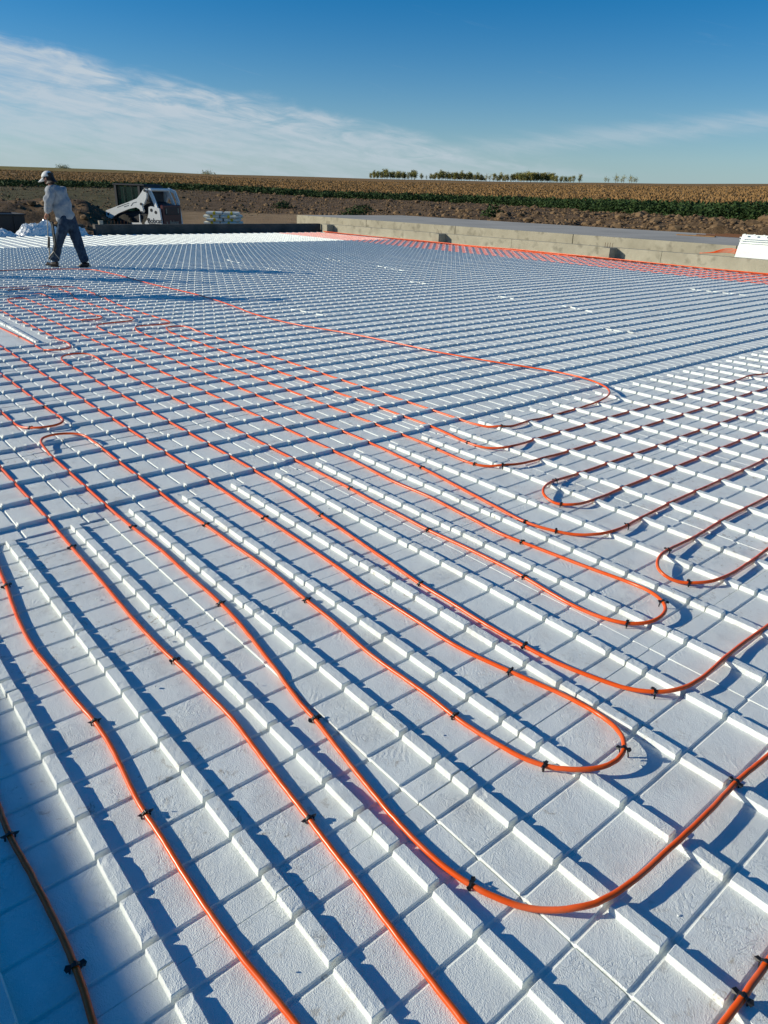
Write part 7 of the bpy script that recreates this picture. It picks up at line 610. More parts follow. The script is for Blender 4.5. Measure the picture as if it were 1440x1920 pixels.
 'hairpin_ab': [(0.379, 7.305, 0.024), (0.376, 7.261, 0.024), (0.372, 7.201, 0.025), (0.368, 7.134, 0.026), (0.364, 7.065, 0.032), (0.36, 6.995, 0.033), (0.356, 6.925, 0.028), (0.351, 6.855, 0.028), (0.347, 6.786, 0.031), (0.338, 6.716, 0.035), (0.325, 6.646, 0.032), (0.312, 6.577, 0.034), (0.298, 6.508, 0.038), (0.291, 6.468, 0.039), (0.284, 6.428, 0.039), (0.278, 6.389, 0.038), (0.275, 6.349, 0.037), (0.274, 6.309, 0.034), (0.273, 6.269, 0.031), (0.273, 6.229, 0.028), (0.272, 6.189, 0.025), (0.272, 6.149, 0.023), (0.271, 6.109, 0.022), (0.27, 6.069, 0.021), (0.269, 6.029, 0.02), (0.268, 5.989, 0.019), (0.268, 5.948, 0.018), (0.268, 5.908, 0.018), (0.268, 5.868, 0.018), (0.268, 5.828, 0.018), (0.269, 5.788, 0.018), (0.269, 5.748, 0.018), (0.268, 5.708, 0.018), (0.269, 5.668, 0.018), (0.269, 5.628, 0.018), (0.269, 5.588, 0.018), (0.268, 5.548, 0.018), (0.268, 5.508, 0.018), (0.268, 5.468, 0.018), (0.268, 5.428, 0.018), (0.268, 5.388, 0.018), (0.267, 5.348, 0.018), (0.267, 5.308, 0.018), (0.267, 5.268, 0.018), (0.267, 5.228, 0.018), (0.267, 5.188, 0.018), (0.268, 5.148, 0.018), (0.268, 5.108, 0.018), (0.269, 5.068, 0.018), (0.27, 5.028, 0.018), (0.271, 4.988, 0.018), (0.271, 4.948, 0.018), (0.271, 4.908, 0.018), (0.272, 4.868, 0.018), (0.272, 4.828, 0.018), (0.272, 4.788, 0.018), (0.272, 4.748, 0.018), (0.271, 4.708, 0.018), (0.271, 4.668, 0.018), (0.271, 4.628, 0.018), (0.27, 4.588, 0.018), (0.27, 4.548, 0.018), (0.27, 4.508, 0.018), (0.269, 4.468, 0.018), (0.269, 4.428, 0.018), (0.269, 4.388, 0.018), (0.269, 4.348, 0.018), (0.269, 4.308, 0.018), (0.269, 4.268, 0.018), (0.269, 4.228, 0.018), (0.269, 4.188, 0.018), (0.269, 4.148, 0.018), (0.269, 4.108, 0.018), (0.269, 4.068, 0.018), (0.269, 4.028, 0.018), (0.269, 3.988, 0.018), (0.269, 3.948, 0.018), (0.27, 3.908, 0.018), (0.271, 3.868, 0.018), (0.272, 3.828, 0.018), (0.274, 3.788, 0.017), (0.275, 3.748, 0.017), (0.276, 3.708, 0.017), (0.277, 3.668, 0.017), (0.277, 3.628, 0.017), (0.277, 3.588, 0.017), (0.277, 3.548, 0.017), (0.277, 3.508, 0.017), (0.277, 3.468, 0.017), (0.276, 3.428, 0.017), (0.276, 3.388, 0.017), (0.276, 3.348, 0.017), (0.275, 3.307, 0.017), (0.275, 3.267, 0.017), (0.274, 3.227, 0.017), (0.274, 3.186, 0.017), (0.274, 3.146, 0.017), (0.274, 3.106, 0.017), (0.275, 3.066, 0.017), (0.279, 3.027, 0.017), (0.284, 2.988, 0.018), (0.291, 2.95, 0.02), (0.298, 2.912, 0.024), (0.305, 2.874, 0.028), (0.31, 2.836, 0.031), (0.312, 2.799, 0.034), (0.31, 2.762, 0.035), (0.302, 2.727, 0.033), (0.285, 2.697, 0.03), (0.261, 2.672, 0.026), (0.231, 2.652, 0.022), (0.198, 2.637, 0.019), (0.163, 2.627, 0.018), (0.124, 2.62, 0.017), (0.084, 2.618, 0.017), (0.043, 2.619, 0.017), (0.002, 2.621, 0.017), (-0.038, 2.625, 0.017), (-0.078, 2.63, 0.017), (-0.118, 2.636, 0.017), (-0.157, 2.643, 0.017), (-0.196, 2.649, 0.017), (-0.234, 2.655, 0.017), (-0.272, 2.661, 0.016), (-0.311, 2.666, 0.016), (-0.349, 2.671, 0.016), (-0.387, 2.675, 0.016), (-0.426, 2.677, 0.016), (-0.466, 2.678, 0.016), (-0.506, 2.678, 0.016), (-0.546, 2.678, 0.016), (-0.586, 2.678, 0.016), (-0.626, 2.678, 0.016), (-0.666, 2.678, 0.016), (-0.706, 2.679, 0.016), (-0.746, 2.68, 0.016), (-0.786, 2.68, 0.016), (-0.826, 2.681, 0.016), (-0.867, 2.682, 0.016), (-0.907, 2.682, 0.016), (-0.947, 2.682, 0.016), (-0.987, 2.682, 0.016), (-1.027, 2.681, 0.016), (-1.067, 2.681, 0.016), (-1.107, 2.68, 0.016), (-1.147, 2.68, 0.016), (-1.187, 2.68, 0.016), (-1.227, 2.68, 0.016), (-1.267, 2.68, 0.016), (-1.307, 2.681, 0.016), (-1.347, 2.681, 0.016), (-1.387, 2.681, 0.016), (-1.427, 2.681, 0.016), (-1.467, 2.681, 0.015), (-1.507, 2.68, 0.014), (-1.547, 2.68, 0.014), (-1.587, 2.68, 0.014), (-1.627, 2.681, 0.014), (-1.667, 2.681, 0.014), (-1.707, 2.682, 0.014), (-1.747, 2.683, 0.014), (-1.786, 2.683, 0.014), (-1.826, 2.684, 0.014), (-1.866, 2.684, 0.014), (-1.906, 2.683, 0.014), (-1.946, 2.683, 0.014), (-1.986, 2.684, 0.014), (-2.026, 2.684, 0.014), (-2.066, 2.684, 0.014), (-2.106, 2.684, 0.014), (-2.146, 2.684, 0.014), (-2.186, 2.684, 0.014), (-2.226, 2.684, 0.014), (-2.266, 2.684, 0.014), (-2.306, 2.684, 0.014), (-2.346, 2.684, 0.014), (-2.386, 2.683, 0.014), (-2.426, 2.684, 0.014), (-2.466, 2.684, 0.014), (-2.506, 2.685, 0.014), (-2.546, 2.686, 0.014), (-2.586, 2.686, 0.014), (-2.626, 2.687, 0.014), (-2.666, 2.688, 0.014), (-2.706, 2.688, 0.014), (-2.746, 2.689, 0.015), (-2.786, 2.689, 0.015), (-2.826, 2.688, 0.016), (-2.866, 2.688, 0.016), (-2.906, 2.687, 0.016), (-2.946, 2.687, 0.015), (-2.986, 2.687, 0.015), (-3.026, 2.687, 0.015), (-3.066, 2.687, 0.015), (-3.106, 2.687, 0.015), (-3.146, 2.688, 0.016), (-3.186, 2.689, 0.016), (-3.226, 2.689, 0.015), (-3.266, 2.689, 0.015), (-3.306, 2.689, 0.015), (-3.346, 2.689, 0.015), (-3.386, 2.69, 0.015), (-3.426, 2.691, 0.015), (-3.466, 2.691, 0.016), (-3.506, 2.692, 0.016), (-3.546, 2.694, 0.015), (-3.585, 2.695, 0.015), (-3.625, 2.696, 0.015), (-3.665, 2.696, 0.015), (-3.704, 2.696, 0.015), (-3.743, 2.695, 0.016), (-3.782, 2.694, 0.016), (-3.821, 2.691, 0.016), (-3.859, 2.689, 0.015), (-3.898, 2.688, 0.015), (-3.966, 2.689, 0.015), (-4.036, 2.692, 0.016), (-4.106, 2.696, 0.016), (-4.175, 2.7, 0.016), (-4.244, 2.701, 0.016), (-4.313, 2.7, 0.016), (-4.383, 2.698, 0.016), (-4.453, 2.697, 0.016), (-4.523, 2.696, 0.016), (-4.593, 2.697, 0.016), (-4.663, 2.699, 0.016), (-4.733, 2.7, 0.016), (-4.804, 2.7, 0.016), (-4.874, 2.701, 0.016), (-4.943, 2.701, 0.016), (-5.012, 2.704, 0.026), (-5.078, 2.714, 0.037), (-5.138, 2.737, 0.038), (-5.187, 2.774, 0.036), (-5.216, 2.823, 0.035), (-5.219, 2.877, 0.035), (-5.192, 2.924, 0.035), (-5.143, 2.956, 0.037), (-5.081, 2.973, 0.038), (-5.015, 2.983, 0.037), (-4.948, 2.993, 0.029), (-4.881, 3.003, 0.017), (-4.812, 3.008, 0.016), (-4.743, 3.007, 0.016), (-4.673, 3.005, 0.016), (-4.603, 3.003, 0.016), (-4.533, 3.002, 0.016), (-4.463, 3.002, 0.016), (-4.393, 3.002, 0.016), (-4.323, 3.001, 0.016), (-4.253, 3, 0.016), (-4.183, 2.999, 0.016), (-4.112, 3, 0.016), (-4.043, 3, 0.016), (-3.973, 3.001, 0.015), (-3.903, 3.001, 0.015), (-3.833, 3.001, 0.015), (-3.763, 2.999, 0.016), (-3.693, 2.999, 0.015), (-3.653, 2.998, 0.015), (-3.614, 2.998, 0.015), (-3.574, 2.997, 0.015), (-3.534, 2.996, 0.015), (-3.494, 2.996, 0.016), (-3.454, 2.995, 0.016), (-3.414, 2.993, 0.015), (-3.374, 2.992, 0.015), (-3.334, 2.991, 0.015), (-3.294, 2.992, 0.015), (-3.254, 2.992, 0.015), (-3.214, 2.993, 0.015), (-3.174, 2.994, 0.016), (-3.134, 2.994, 0.016), (-3.094, 2.995, 0.015), (-3.054, 2.995, 0.015), (-3.014, 2.995, 0.015), (-2.974, 2.994, 0.015), (-2.934, 2.994, 0.015), (-2.894, 2.993, 0.016), (-2.854, 2.992, 0.016), (-2.814, 2.992, 0.015), (-2.774, 2.993, 0.015), (-2.735, 2.993, 0.015), (-2.695, 2.993, 0.014), (-2.655, 2.993, 0.014), (-2.615, 2.992, 0.014), (-2.575, 2.992, 0.014), (-2.535, 2.991, 0.014), (-2.495, 2.991, 0.014), (-2.455, 2.991, 0.014), (-2.415, 2.991, 0.014), (-2.375, 2.99, 0.014), (-2.335, 2.99, 0.014), (-2.295, 2.989, 0.014), (-2.255, 2.989, 0.014), (-2.215, 2.988, 0.014), (-2.175, 2.987, 0.014), (-2.135, 2.987, 0.014), (-2.095, 2.987, 0.014), (-2.055, 2.986, 0.014), (-2.015, 2.987, 0.014), (-1.975, 2.987, 0.014), (-1.935, 2.987, 0.014), (-1.895, 2.987, 0.014), (-1.855, 2.987, 0.014), (-1.815, 2.987, 0.014), (-1.775, 2.986, 0.014), (-1.735, 2.986, 0.014), (-1.695, 2.986, 0.014), (-1.655, 2.986, 0.014), (-1.615, 2.986, 0.014), (-1.575, 2.987, 0.014), (-1.535, 2.987, 0.014), (-1.495, 2.987, 0.014), (-1.455, 2.987, 0.015), (-1.415, 2.987, 0.016), (-1.375, 2.987, 0.016), (-1.335, 2.987, 0.016), (-1.295, 2.987, 0.016), (-1.255, 2.986, 0.016), (-1.215, 2.986, 0.016), (-1.175, 2.986, 0.016), (-1.135, 2.985, 0.016), (-1.095, 2.985, 0.016), (-1.055, 2.985, 0.016), (-1.015, 2.985, 0.016), (-0.975, 2.984, 0.016), (-0.935, 2.984, 0.016), (-0.895, 2.984, 0.016), (-0.855, 2.984, 0.016), (-0.815, 2.984, 0.016), (-0.775, 2.984, 0.016), (-0.735, 2.984, 0.016), (-0.695, 2.984, 0.016), (-0.655, 2.985, 0.016), (-0.615, 2.985, 0.016), (-0.575, 2.984, 0.016), (-0.535, 2.984, 0.016), (-0.495, 2.983, 0.016), (-0.455, 2.982, 0.016), (-0.416, 2.982, 0.016), (-0.377, 2.981, 0.016), (-0.341, 2.98, 0.016), (-0.304, 2.98, 0.016), (-0.267, 2.982, 0.016), (-0.231, 2.986, 0.017), (-0.195, 2.991, 0.017), (-0.16, 2.999, 0.017), (-0.126, 3.009, 0.019), (-0.094, 3.025, 0.024), (-0.066, 3.045, 0.031), (-0.043, 3.071, 0.033), (-0.025, 3.101, 0.031), (-0.013, 3.133, 0.029), (-0.007, 3.167, 0.029), (-0.006, 3.202, 0.03), (-0.009, 3.238, 0.03), (-0.014, 3.274, 0.029), (-0.019, 3.311, 0.028), (-0.024, 3.348, 0.027), (-0.028, 3.386, 0.026), (-0.029, 3.425, 0.024), (-0.03, 3.466, 0.021), (-0.03, 3.506, 0.018), (-0.03, 3.546, 0.017), (-0.029, 3.587, 0.017), (-0.029, 3.627, 0.017), (-0.029, 3.667, 0.017), (-0.029, 3.708, 0.017), (-0.031, 3.748, 0.017), (-0.033, 3.788, 0.017), (-0.034, 3.828, 0.018), (-0.035, 3.869, 0.018), (-0.036, 3.909, 0.018), (-0.036, 3.949, 0.018), (-0.036, 3.989, 0.018), (-0.035, 4.029, 0.019), (-0.034, 4.069, 0.021), (-0.033, 4.109, 0.024), (-0.031, 4.149, 0.027), (-0.03, 4.189, 0.029), (-0.029, 4.229, 0.032), (-0.027, 4.269, 0.037), (-0.027, 4.308, 0.042), (-0.029, 4.346, 0.047), (-0.035, 4.384, 0.049), (-0.044, 4.421, 0.052), (-0.056, 4.457, 0.053), (-0.071, 4.492, 0.055), (-0.088, 4.525, 0.055), (-0.107, 4.557, 0.055), (-0.129, 4.588, 0.055), (-0.154, 4.618, 0.055), (-0.181, 4.646, 0.055), (-0.21, 4.674, 0.054), (-0.239, 4.7, 0.053), (-0.27, 4.726, 0.051), (-0.302, 4.75, 0.048), (-0.335, 4.772, 0.047), (-0.369, 4.792, 0.046), (-0.404, 4.811, 0.044), (-0.44, 4.828, 0.043), (-0.477, 4.843, 0.042), (-0.514, 4.857, 0.041), (-0.552, 4.87, 0.04), (-0.59, 4.881, 0.038), (-0.629, 4.891, 0.037), (-0.668, 4.898, 0.036), (-0.707, 4.903, 0.035), (-0.747, 4.907, 0.034), (-0.786, 4.908, 0.034), (-0.826, 4.908, 0.033), (-0.866, 4.906, 0.033), (-0.905, 4.901, 0.032), (-0.945, 4.896, 0.032), (-0.984, 4.889, 0.032), (-1.023, 4.882, 0.033), (-1.063, 4.874, 0.032), (-1.102, 4.865, 0.032), (-1.14, 4.855, 0.032), (-1.179, 4.845, 0.032), (-1.218, 4.835, 0.032), (-1.256, 4.823, 0.032), (-1.294, 4.811, 0.032), (-1.332, 4.798, 0.033), (-1.37, 4.785, 0.032), (-1.407, 4.772, 0.032), (-1.445, 4.759, 0.032), (-1.483, 4.747, 0.033), (-1.521, 4.735, 0.034), (-1.56, 4.723, 0.034), (-1.598, 4.712, 0.034), (-1.637, 4.702, 0.034), (-1.676, 4.693, 0.034), (-1.714, 4.683, 0.034), (-1.753, 4.675, 0.034), (-1.792, 4.666, 0.034), (-1.831, 4.657, 0.034), (-1.871, 4.648, 0.034), (-1.91, 4.639, 0.034), (-1.949, 4.63, 0.034), (-1.987, 4.621, 0.034), (-2.026, 4.613, 0.034), (-2.065, 4.604, 0.034), (-2.105, 4.595, 0.034), (-2.144, 4.587, 0.034), (-2.183, 4.579, 0.034), (-2.222, 4.573, 0.034), (-2.262, 4.567, 0.034), (-2.301, 4.561, 0.034), (-2.341, 4.557, 0.034), (-2.381, 4.553, 0.034), (-2.421, 4.55, 0.034), (-2.461, 4.548, 0.034), (-2.501, 4.545, 0.034), (-2.54, 4.543, 0.034), (-2.58, 4.54, 0.034), (-2.62, 4.537, 0.034), (-2.69, 4.531, 0.033), (-2.76, 4.525, 0.033), (-2.829, 4.518, 0.033), (-2.899, 4.512, 0.033), (-2.969, 4.506, 0.033), (-3.039, 4.5, 0.033), (-3.108, 4.494, 0.033), (-3.178, 4.488, 0.033), (-3.248, 4.481, 0.033), (-3.317, 4.473, 0.033), (-3.387, 4.465, 0.033), (-3.456, 4.455, 0.033), (-3.525, 4.445, 0.033), (-3.594, 4.434, 0.033), (-3.664, 4.423, 0.033), (-3.732, 4.411, 0.033), (-3.801, 4.398, 0.033), (-3.87, 4.384, 0.033), (-3.938, 4.369, 0.032), (-4.006, 4.353, 0.032), (-4.074, 4.336, 0.033), (-4.142, 4.32, 0.032), (-4.21, 4.304, 0.032), (-4.279, 4.288, 0.032), (-4.347, 4.272, 0.032), (-4.415, 4.258, 0.033), (-4.484, 4.244, 0.032), (-4.553, 4.233, 0.032), (-4.622, 4.223, 0.032), (-4.692, 4.215, 0.032), (-4.761, 4.208, 0.032), (-4.831, 4.203, 0.032), (-4.901, 4.199, 0.032), (-4.971, 4.196, 0.033), (-5.041, 4.194, 0.032), (-5.111, 4.193, 0.032), (-5.181, 4.193, 0.032), (-5.251, 4.194, 0.032), (-5.321, 4.195, 0.032), (-5.391, 4.198, 0.032), (-5.461, 4.201, 0.032), (-5.531, 4.205, 0.032), (-5.6, 4.21, 0.032), (-5.67, 4.216, 0.032), (-5.74, 4.224, 0.032), (-5.809, 4.233, 0.032), (-5.878, 4.244, 0.032), (-5.947, 4.256, 0.032), (-6.016, 4.268, 0.032), (-6.085, 4.28, 0.032), (-6.154, 4.291, 0.032), (-6.223, 4.302, 0.032), (-6.293, 4.311, 0.032), (-6.362, 4.32, 0.032), (-6.432, 4.329, 0.032), (-6.501, 4.337, 0.032), (-6.571, 4.345, 0.032), (-6.64, 4.352, 0.032), (-6.71, 4.36, 0.032), (-6.779, 4.367, 0.032), (-6.849, 4.375, 0.032), (-6.919, 4.382, 0.032), (-6.988, 4.389, 0.032), (-7.058, 4.395, 0.032), (-7.128, 4.402, 0.032), (-7.197, 4.408, 0.032), (-7.267, 4.413, 0.032), (-7.337, 4.417, 0.032), (-7.407, 4.42, 0.032), (-7.477, 4.422, 0.032), (-7.547, 4.423, 0.032), (-7.617, 4.423, 0.034), (-7.687, 4.423, 0.034), (-7.757, 4.423, 0.034), (-7.827, 4.423, 0.034), (-7.897, 4.422, 0.034), (-7.967, 4.421, 0.034), (-8.037, 4.419, 0.034), (-8.107, 4.417, 0.034), (-8.177, 4.415, 0.034), (-8.247, 4.413, 0.034), (-8.317, 4.41, 0.034), (-8.387, 4.407, 0.034), (-8.457, 4.403, 0.034), (-8.526, 4.399, 0.034), (-8.596, 4.396, 0.034), (-8.666, 4.392, 0.034), (-8.736, 4.388, 0.034), (-8.806, 4.385, 0.034), (-8.876, 4.381, 0.034), (-8.946, 4.378, 0.034), (-9.016, 4.375, 0.034), (-9.086, 4.373, 0.034), (-9.156, 4.371, 0.034), (-9.226, 4.37, 0.034), (-9.296, 4.369, 0.034), (-9.366, 4.369, 0.034), (-9.436, 4.368, 0.034), (-9.506, 4.369, 0.034), (-9.576, 4.369, 0.034), (-9.646, 4.37, 0.034), (-9.716, 4.371, 0.034), (-9.786, 4.372, 0.034), (-9.856, 4.373, 0.034), (-9.926, 4.374, 0.034), (-9.996, 4.376, 0.034), (-10.066, 4.377, 0.034), (-10.136, 4.378, 0.034), (-10.206, 4.379, 0.034), (-10.276, 4.38, 0.034), (-10.346, 4.381, 0.034), (-10.416, 4.382, 0.034), (-10.486, 4.383, 0.034), (-10.556, 4.385, 0.034), (-10.626, 4.386, 0.034), (-10.696, 4.387, 0.034), (-10.766, 4.388, 0.034), (-10.836, 4.388, 0.034), (-10.906, 4.389, 0.034), (-10.976, 4.388, 0.034), (-11.046, 4.388, 0.034), (-11.116, 4.387, 0.034), (-11.186, 4.386, 0.034), (-11.256, 4.384, 0.033), (-11.326, 4.382, 0.033), (-11.396, 4.38, 0.033), (-11.466, 4.378, 0.033), (-11.535, 4.375, 0.033), (-11.605, 4.371, 0.033), (-11.675, 4.368, 0.033), (-11.745, 4.365, 0.033), (-11.815, 4.362, 0.033), (-11.885, 4.358, 0.033), (-11.954, 4.351, 0.033), (-12.022, 4.338, 0.034), (-12.088, 4.317, 0.033), (-12.15, 4.288, 0.033), (-12.208, 4.251, 0.033), (-12.261, 4.207, 0.033), (-12.31, 4.158, 0.034), (-12.354, 4.104, 0.033), (-12.394, 4.047, 0.033), (-12.43, 3.988, 0.033), (-12.461, 3.925, 0.033), (-12.489, 3.861, 0.032), (-12.512, 3.796, 0.033), (-12.532, 3.729, 0.033), (-12.55, 3.661, 0.033), (-12.565, 3.593, 0.033), (-12.579, 3.524, 0.033), (-12.591, 3.455, 0.033), (-12.603, 3.386, 0.033), (-12.614, 3.317, 0.033), (-12.623, 3.248, 0.033), (-12.632, 3.178, 0.033), (-12.638, 3.109, 0.033), (-12.643, 3.039, 0.033), (-12.646, 2.969, 0.033), (-12.647, 2.899, 0.033), (-12.648, 2.829, 0.033), (-12.647, 2.759, 0.033), (-12.644, 2.689, 0.033), (-12.64, 2.619, 0.033), (-12.634, 2.55, 0.033), (-12.627, 2.483, 0.033), (-12.619, 2.422, 0.033), (-12.613, 2.376, 0.033), (-12.613, 2.371, 0.033)],
 'small_loop_e': [(0.868, 6.064, 0.018), (0.869, 6.04, 0.018), (0.869, 6.01, 0.018), (0.871, 5.976, 0.018), (0.873, 5.939, 0.018), (0.874, 5.9, 0.018), (0.876, 5.861, 0.018), (0.878, 5.821, 0.018), (0.878, 5.781, 0.018), (0.878, 5.741, 0.018), (0.878, 5.701, 0.018), (0.878, 5.661, 0.018), (0.878, 5.621, 0.018), (0.878, 5.58, 0.018), (0.878, 5.54, 0.018), (0.878, 5.5, 0.018), (0.878, 5.46, 0.018), (0.878, 5.421, 0.018), (0.879, 5.381, 0.018), (0.879, 5.341, 0.018), (0.878, 5.301, 0.018), (0.878, 5.261, 0.018), (0.877, 5.221, 0.018), (0.877, 5.181, 0.018), (0.878, 5.142, 0.018), (0.879, 5.102, 0.018), (0.879, 5.062, 0.018), (0.88, 5.022, 0.018), (0.88, 4.982, 0.018), (0.881, 4.942, 0.018), (0.881, 4.902, 0.018), (0.881, 4.862, 0.018), (0.881, 4.822, 0.018), (0.881, 4.782, 0.018), (0.881, 4.742, 0.018), (0.88, 4.702, 0.018), (0.88, 4.662, 0.018), (0.88, 4.622, 0.018), (0.88, 4.582, 0.018), (0.88, 4.542, 0.018), (0.879, 4.502, 0.018), (0.879, 4.462, 0.018), (0.879, 4.422, 0.018), (0.879, 4.382, 0.018), (0.879, 4.342, 0.018), (0.879, 4.302, 0.018), (0.879, 4.261, 0.018), (0.879, 4.221, 0.018), (0.878, 4.181, 0.018), (0.878, 4.141, 0.018), (0.878, 4.101, 0.018), (0.878, 4.061, 0.018), (0.878, 4.021, 0.018), (0.878, 3.981, 0.018), (0.879, 3.941, 0.018), (0.88, 3.901, 0.018), (0.881, 3.861, 0.018), (0.883, 3.821, 0.018), (0.884, 3.781, 0.017), (0.885, 3.741, 0.017), (0.886, 3.701, 0.017), (0.887, 3.661, 0.017), (0.887, 3.621, 0.017), (0.887, 3.581, 0.017), (0.887, 3.541, 0.017), (0.887, 3.501, 0.017), (0.886, 3.461, 0.017), (0.886, 3.422, 0.017), (0.886, 3.382, 0.017), (0.886, 3.342, 0.017), (0.885, 3.302, 0.017), (0.885, 3.262, 0.017), (0.885, 3.221, 0.017), (0.885, 3.181, 0.017), (0.885, 3.141, 0.017), (0.885, 3.101, 0.017), (0.885, 3.061, 0.017), (0.886, 3.022, 0.017), (0.886, 2.982, 0.017), (0.886, 2.942, 0.017), (0.886, 2.902, 0.017), (0.885, 2.862, 0.017), (0.884, 2.822, 0.017), (0.884, 2.782, 0.017), (0.884, 2.742, 0.017), (0.884, 2.702, 0.018), (0.884, 2.662, 0.019), (0.885, 2.622, 0.022), (0.886, 2.582, 0.024), (0.888, 2.542, 0.027), (0.892, 2.502, 0.031), (0.899, 2.462, 0.035), (0.908, 2.423, 0.038), (0.919, 2.384, 0.04), (0.933, 2.346, 0.041), (0.951, 2.311, 0.041), (0.968, 2.287, 0.04), (0.986, 2.267, 0.037), (1.007, 2.251, 0.035), (1.03, 2.24, 0.031), (1.055, 2.235, 0.027), (1.08, 2.234, 0.023), (1.106, 2.238, 0.021), (1.131, 2.245, 0.023), (1.155, 2.256, 0.027), (1.175, 2.272, 0.03), (1.191, 2.293, 0.032), (1.201, 2.318, 0.032), (1.206, 2.346, 0.031), (1.208, 2.374, 0.03), (1.208, 2.404, 0.028), (1.208, 2.434, 0.027), (1.206, 2.463, 0.026), (1.205, 2.493, 0.024), (1.203, 2.524, 0.022), (1.2, 2.564, 0.019), (1.198, 2.604, 0.017), (1.196, 2.644, 0.017), (1.194, 2.684, 0.017), (1.192, 2.724, 0.017), (1.191, 2.764, 0.017), (1.191, 2.804, 0.017), (1.191, 2.844, 0.017), (1.192, 2.884, 0.017), (1.192, 2.924, 0.017), (1.192, 2.964, 0.017), (1.192, 3.004, 0.017), (1.192, 3.044, 0.017), (1.192, 3.084, 0.017), (1.192, 3.124, 0.017), (1.192, 3.164, 0.017), (1.192, 3.204, 0.017), (1.192, 3.244, 0.017), (1.192, 3.284, 0.017), (1.192, 3.324, 0.017), (1.192, 3.364, 0.017), (1.192, 3.404, 0.017), (1.192, 3.444, 0.017), (1.192, 3.484, 0.017), (1.192, 3.524, 0.017), (1.192, 3.564, 0.017), (1.192, 3.604, 0.017), (1.192, 3.644, 0.017), (1.192, 3.684, 0.017), (1.191, 3.724, 0.017), (1.19, 3.764, 0.017), (1.189, 3.804, 0.017), (1.188, 3.844, 0.018), (1.187, 3.884, 0.018), (1.186, 3.924, 0.018), (1.185, 3.964, 0.018), (1.185, 4.004, 0.018), (1.185, 4.044, 0.018), (1.185, 4.084, 0.018), (1.185, 4.124, 0.018), (1.185, 4.164, 0.018), (1.185, 4.204, 0.018), (1.185, 4.244, 0.018), (1.185, 4.284, 0.018), (1.185, 4.324, 0.018), (1.185, 4.364, 0.018), (1.185, 4.404, 0.018), (1.185, 4.444, 0.018), (1.185, 4.484, 0.018), (1.186, 4.525, 0.018), (1.186, 4.565, 0.018), (1.186, 4.605, 0.018), (1.186, 4.645, 0.018), (1.186, 4.685, 0.018), (1.186, 4.725, 0.018), (1.186, 4.765, 0.018), (1.186, 4.805, 0.018), (1.186, 4.845, 0.018), (1.186, 4.885, 0.018), (1.186, 4.925, 0.018), (1.186, 4.965, 0.018), (1.186, 5.004, 0.018), (1.185, 5.042, 0.018), (1.185, 5.079, 0.018), (1.185, 5.113, 0.018), (1.185, 5.14, 0.018), (1.186, 5.151, 0.018)],
 'small_loop_f': [(1.801, 3.71, 0.025), (1.802, 3.685, 0.025), (1.802, 3.652, 0.025), (1.802, 3.615, 0.025), (1.802, 3.576, 0.025), (1.802, 3.537, 0.025), (1.802, 3.497, 0.025), (1.802, 3.457, 0.025), (1.802, 3.417, 0.025), (1.802, 3.377, 0.025), (1.802, 3.337, 0.025), (1.803, 3.297, 0.025), (1.803, 3.257, 0.025), (1.803, 3.217, 0.025), (1.803, 3.177, 0.025), (1.802, 3.137, 0.025), (1.802, 3.097, 0.025), (1.801, 3.057, 0.025), (1.801, 3.017, 0.025), (1.8, 2.976, 0.025), (1.8, 2.936, 0.025), (1.8, 2.896, 0.025), (1.8, 2.856, 0.025), (1.8, 2.816, 0.025), (1.801, 2.776, 0.025), (1.802, 2.746, 0.025), (1.803, 2.716, 0.025), (1.804, 2.685, 0.025), (1.806, 2.655, 0.025), (1.807, 2.625, 0.025), (1.809, 2.595, 0.024), (1.81, 2.565, 0.024), (1.812, 2.535, 0.024), (1.813, 2.505, 0.025), (1.815, 2.475, 0.025), (1.816, 2.445, 0.026), (1.817, 2.415, 0.027), (1.817, 2.385, 0.028), (1.817, 2.355, 0.029), (1.818, 2.325, 0.031), (1.818, 2.295, 0.032), (1.819, 2.265, 0.034), (1.819, 2.235, 0.036), (1.82, 2.206, 0.037), (1.822, 2.176, 0.039), (1.825, 2.146, 0.041), (1.829, 2.116, 0.043), (1.835, 2.087, 0.043), (1.843, 2.058, 0.043), (1.854, 2.03, 0.043), (1.867, 2.004, 0.042), (1.882, 1.981, 0.041), (1.899, 1.962, 0.039), (1.92, 1.949, 0.036), (1.943, 1.943, 0.031), (1.968, 1.945, 0.025), (1.993, 1.953, 0.021), (2.017, 1.965, 0.02), (2.041, 1.98, 0.023), (2.063, 1.999, 0.027), (2.082, 2.02, 0.03), (2.097, 2.044, 0.032), (2.108, 2.071, 0.033), (2.115, 2.099, 0.034), (2.119, 2.128, 0.033), (2.122, 2.158, 0.032), (2.124, 2.187, 0.031), (2.125, 2.217, 0.03), (2.126, 2.247, 0.029), (2.126, 2.276, 0.029), (2.125, 2.306, 0.028), (2.124, 2.336, 0.028), (2.123, 2.365, 0.028), (2.123, 2.395, 0.027), (2.122, 2.425, 0.027), (2.121, 2.454, 0.027), (2.12, 2.484, 0.027), (2.118, 2.514, 0.027), (2.116, 2.544, 0.027), (2.114, 2.575, 0.027), (2.113, 2.605, 0.028), (2.112, 2.635, 0.028), (2.11, 2.665, 0.029), (2.109, 2.695, 0.029), (2.108, 2.725, 0.029), (2.106, 2.755, 0.029), (2.106, 2.784, 0.029), (2.105, 2.812, 0.029), (2.105, 2.839, 0.029), (2.105, 2.861, 0.029), (2.105, 2.872, 0.029)],
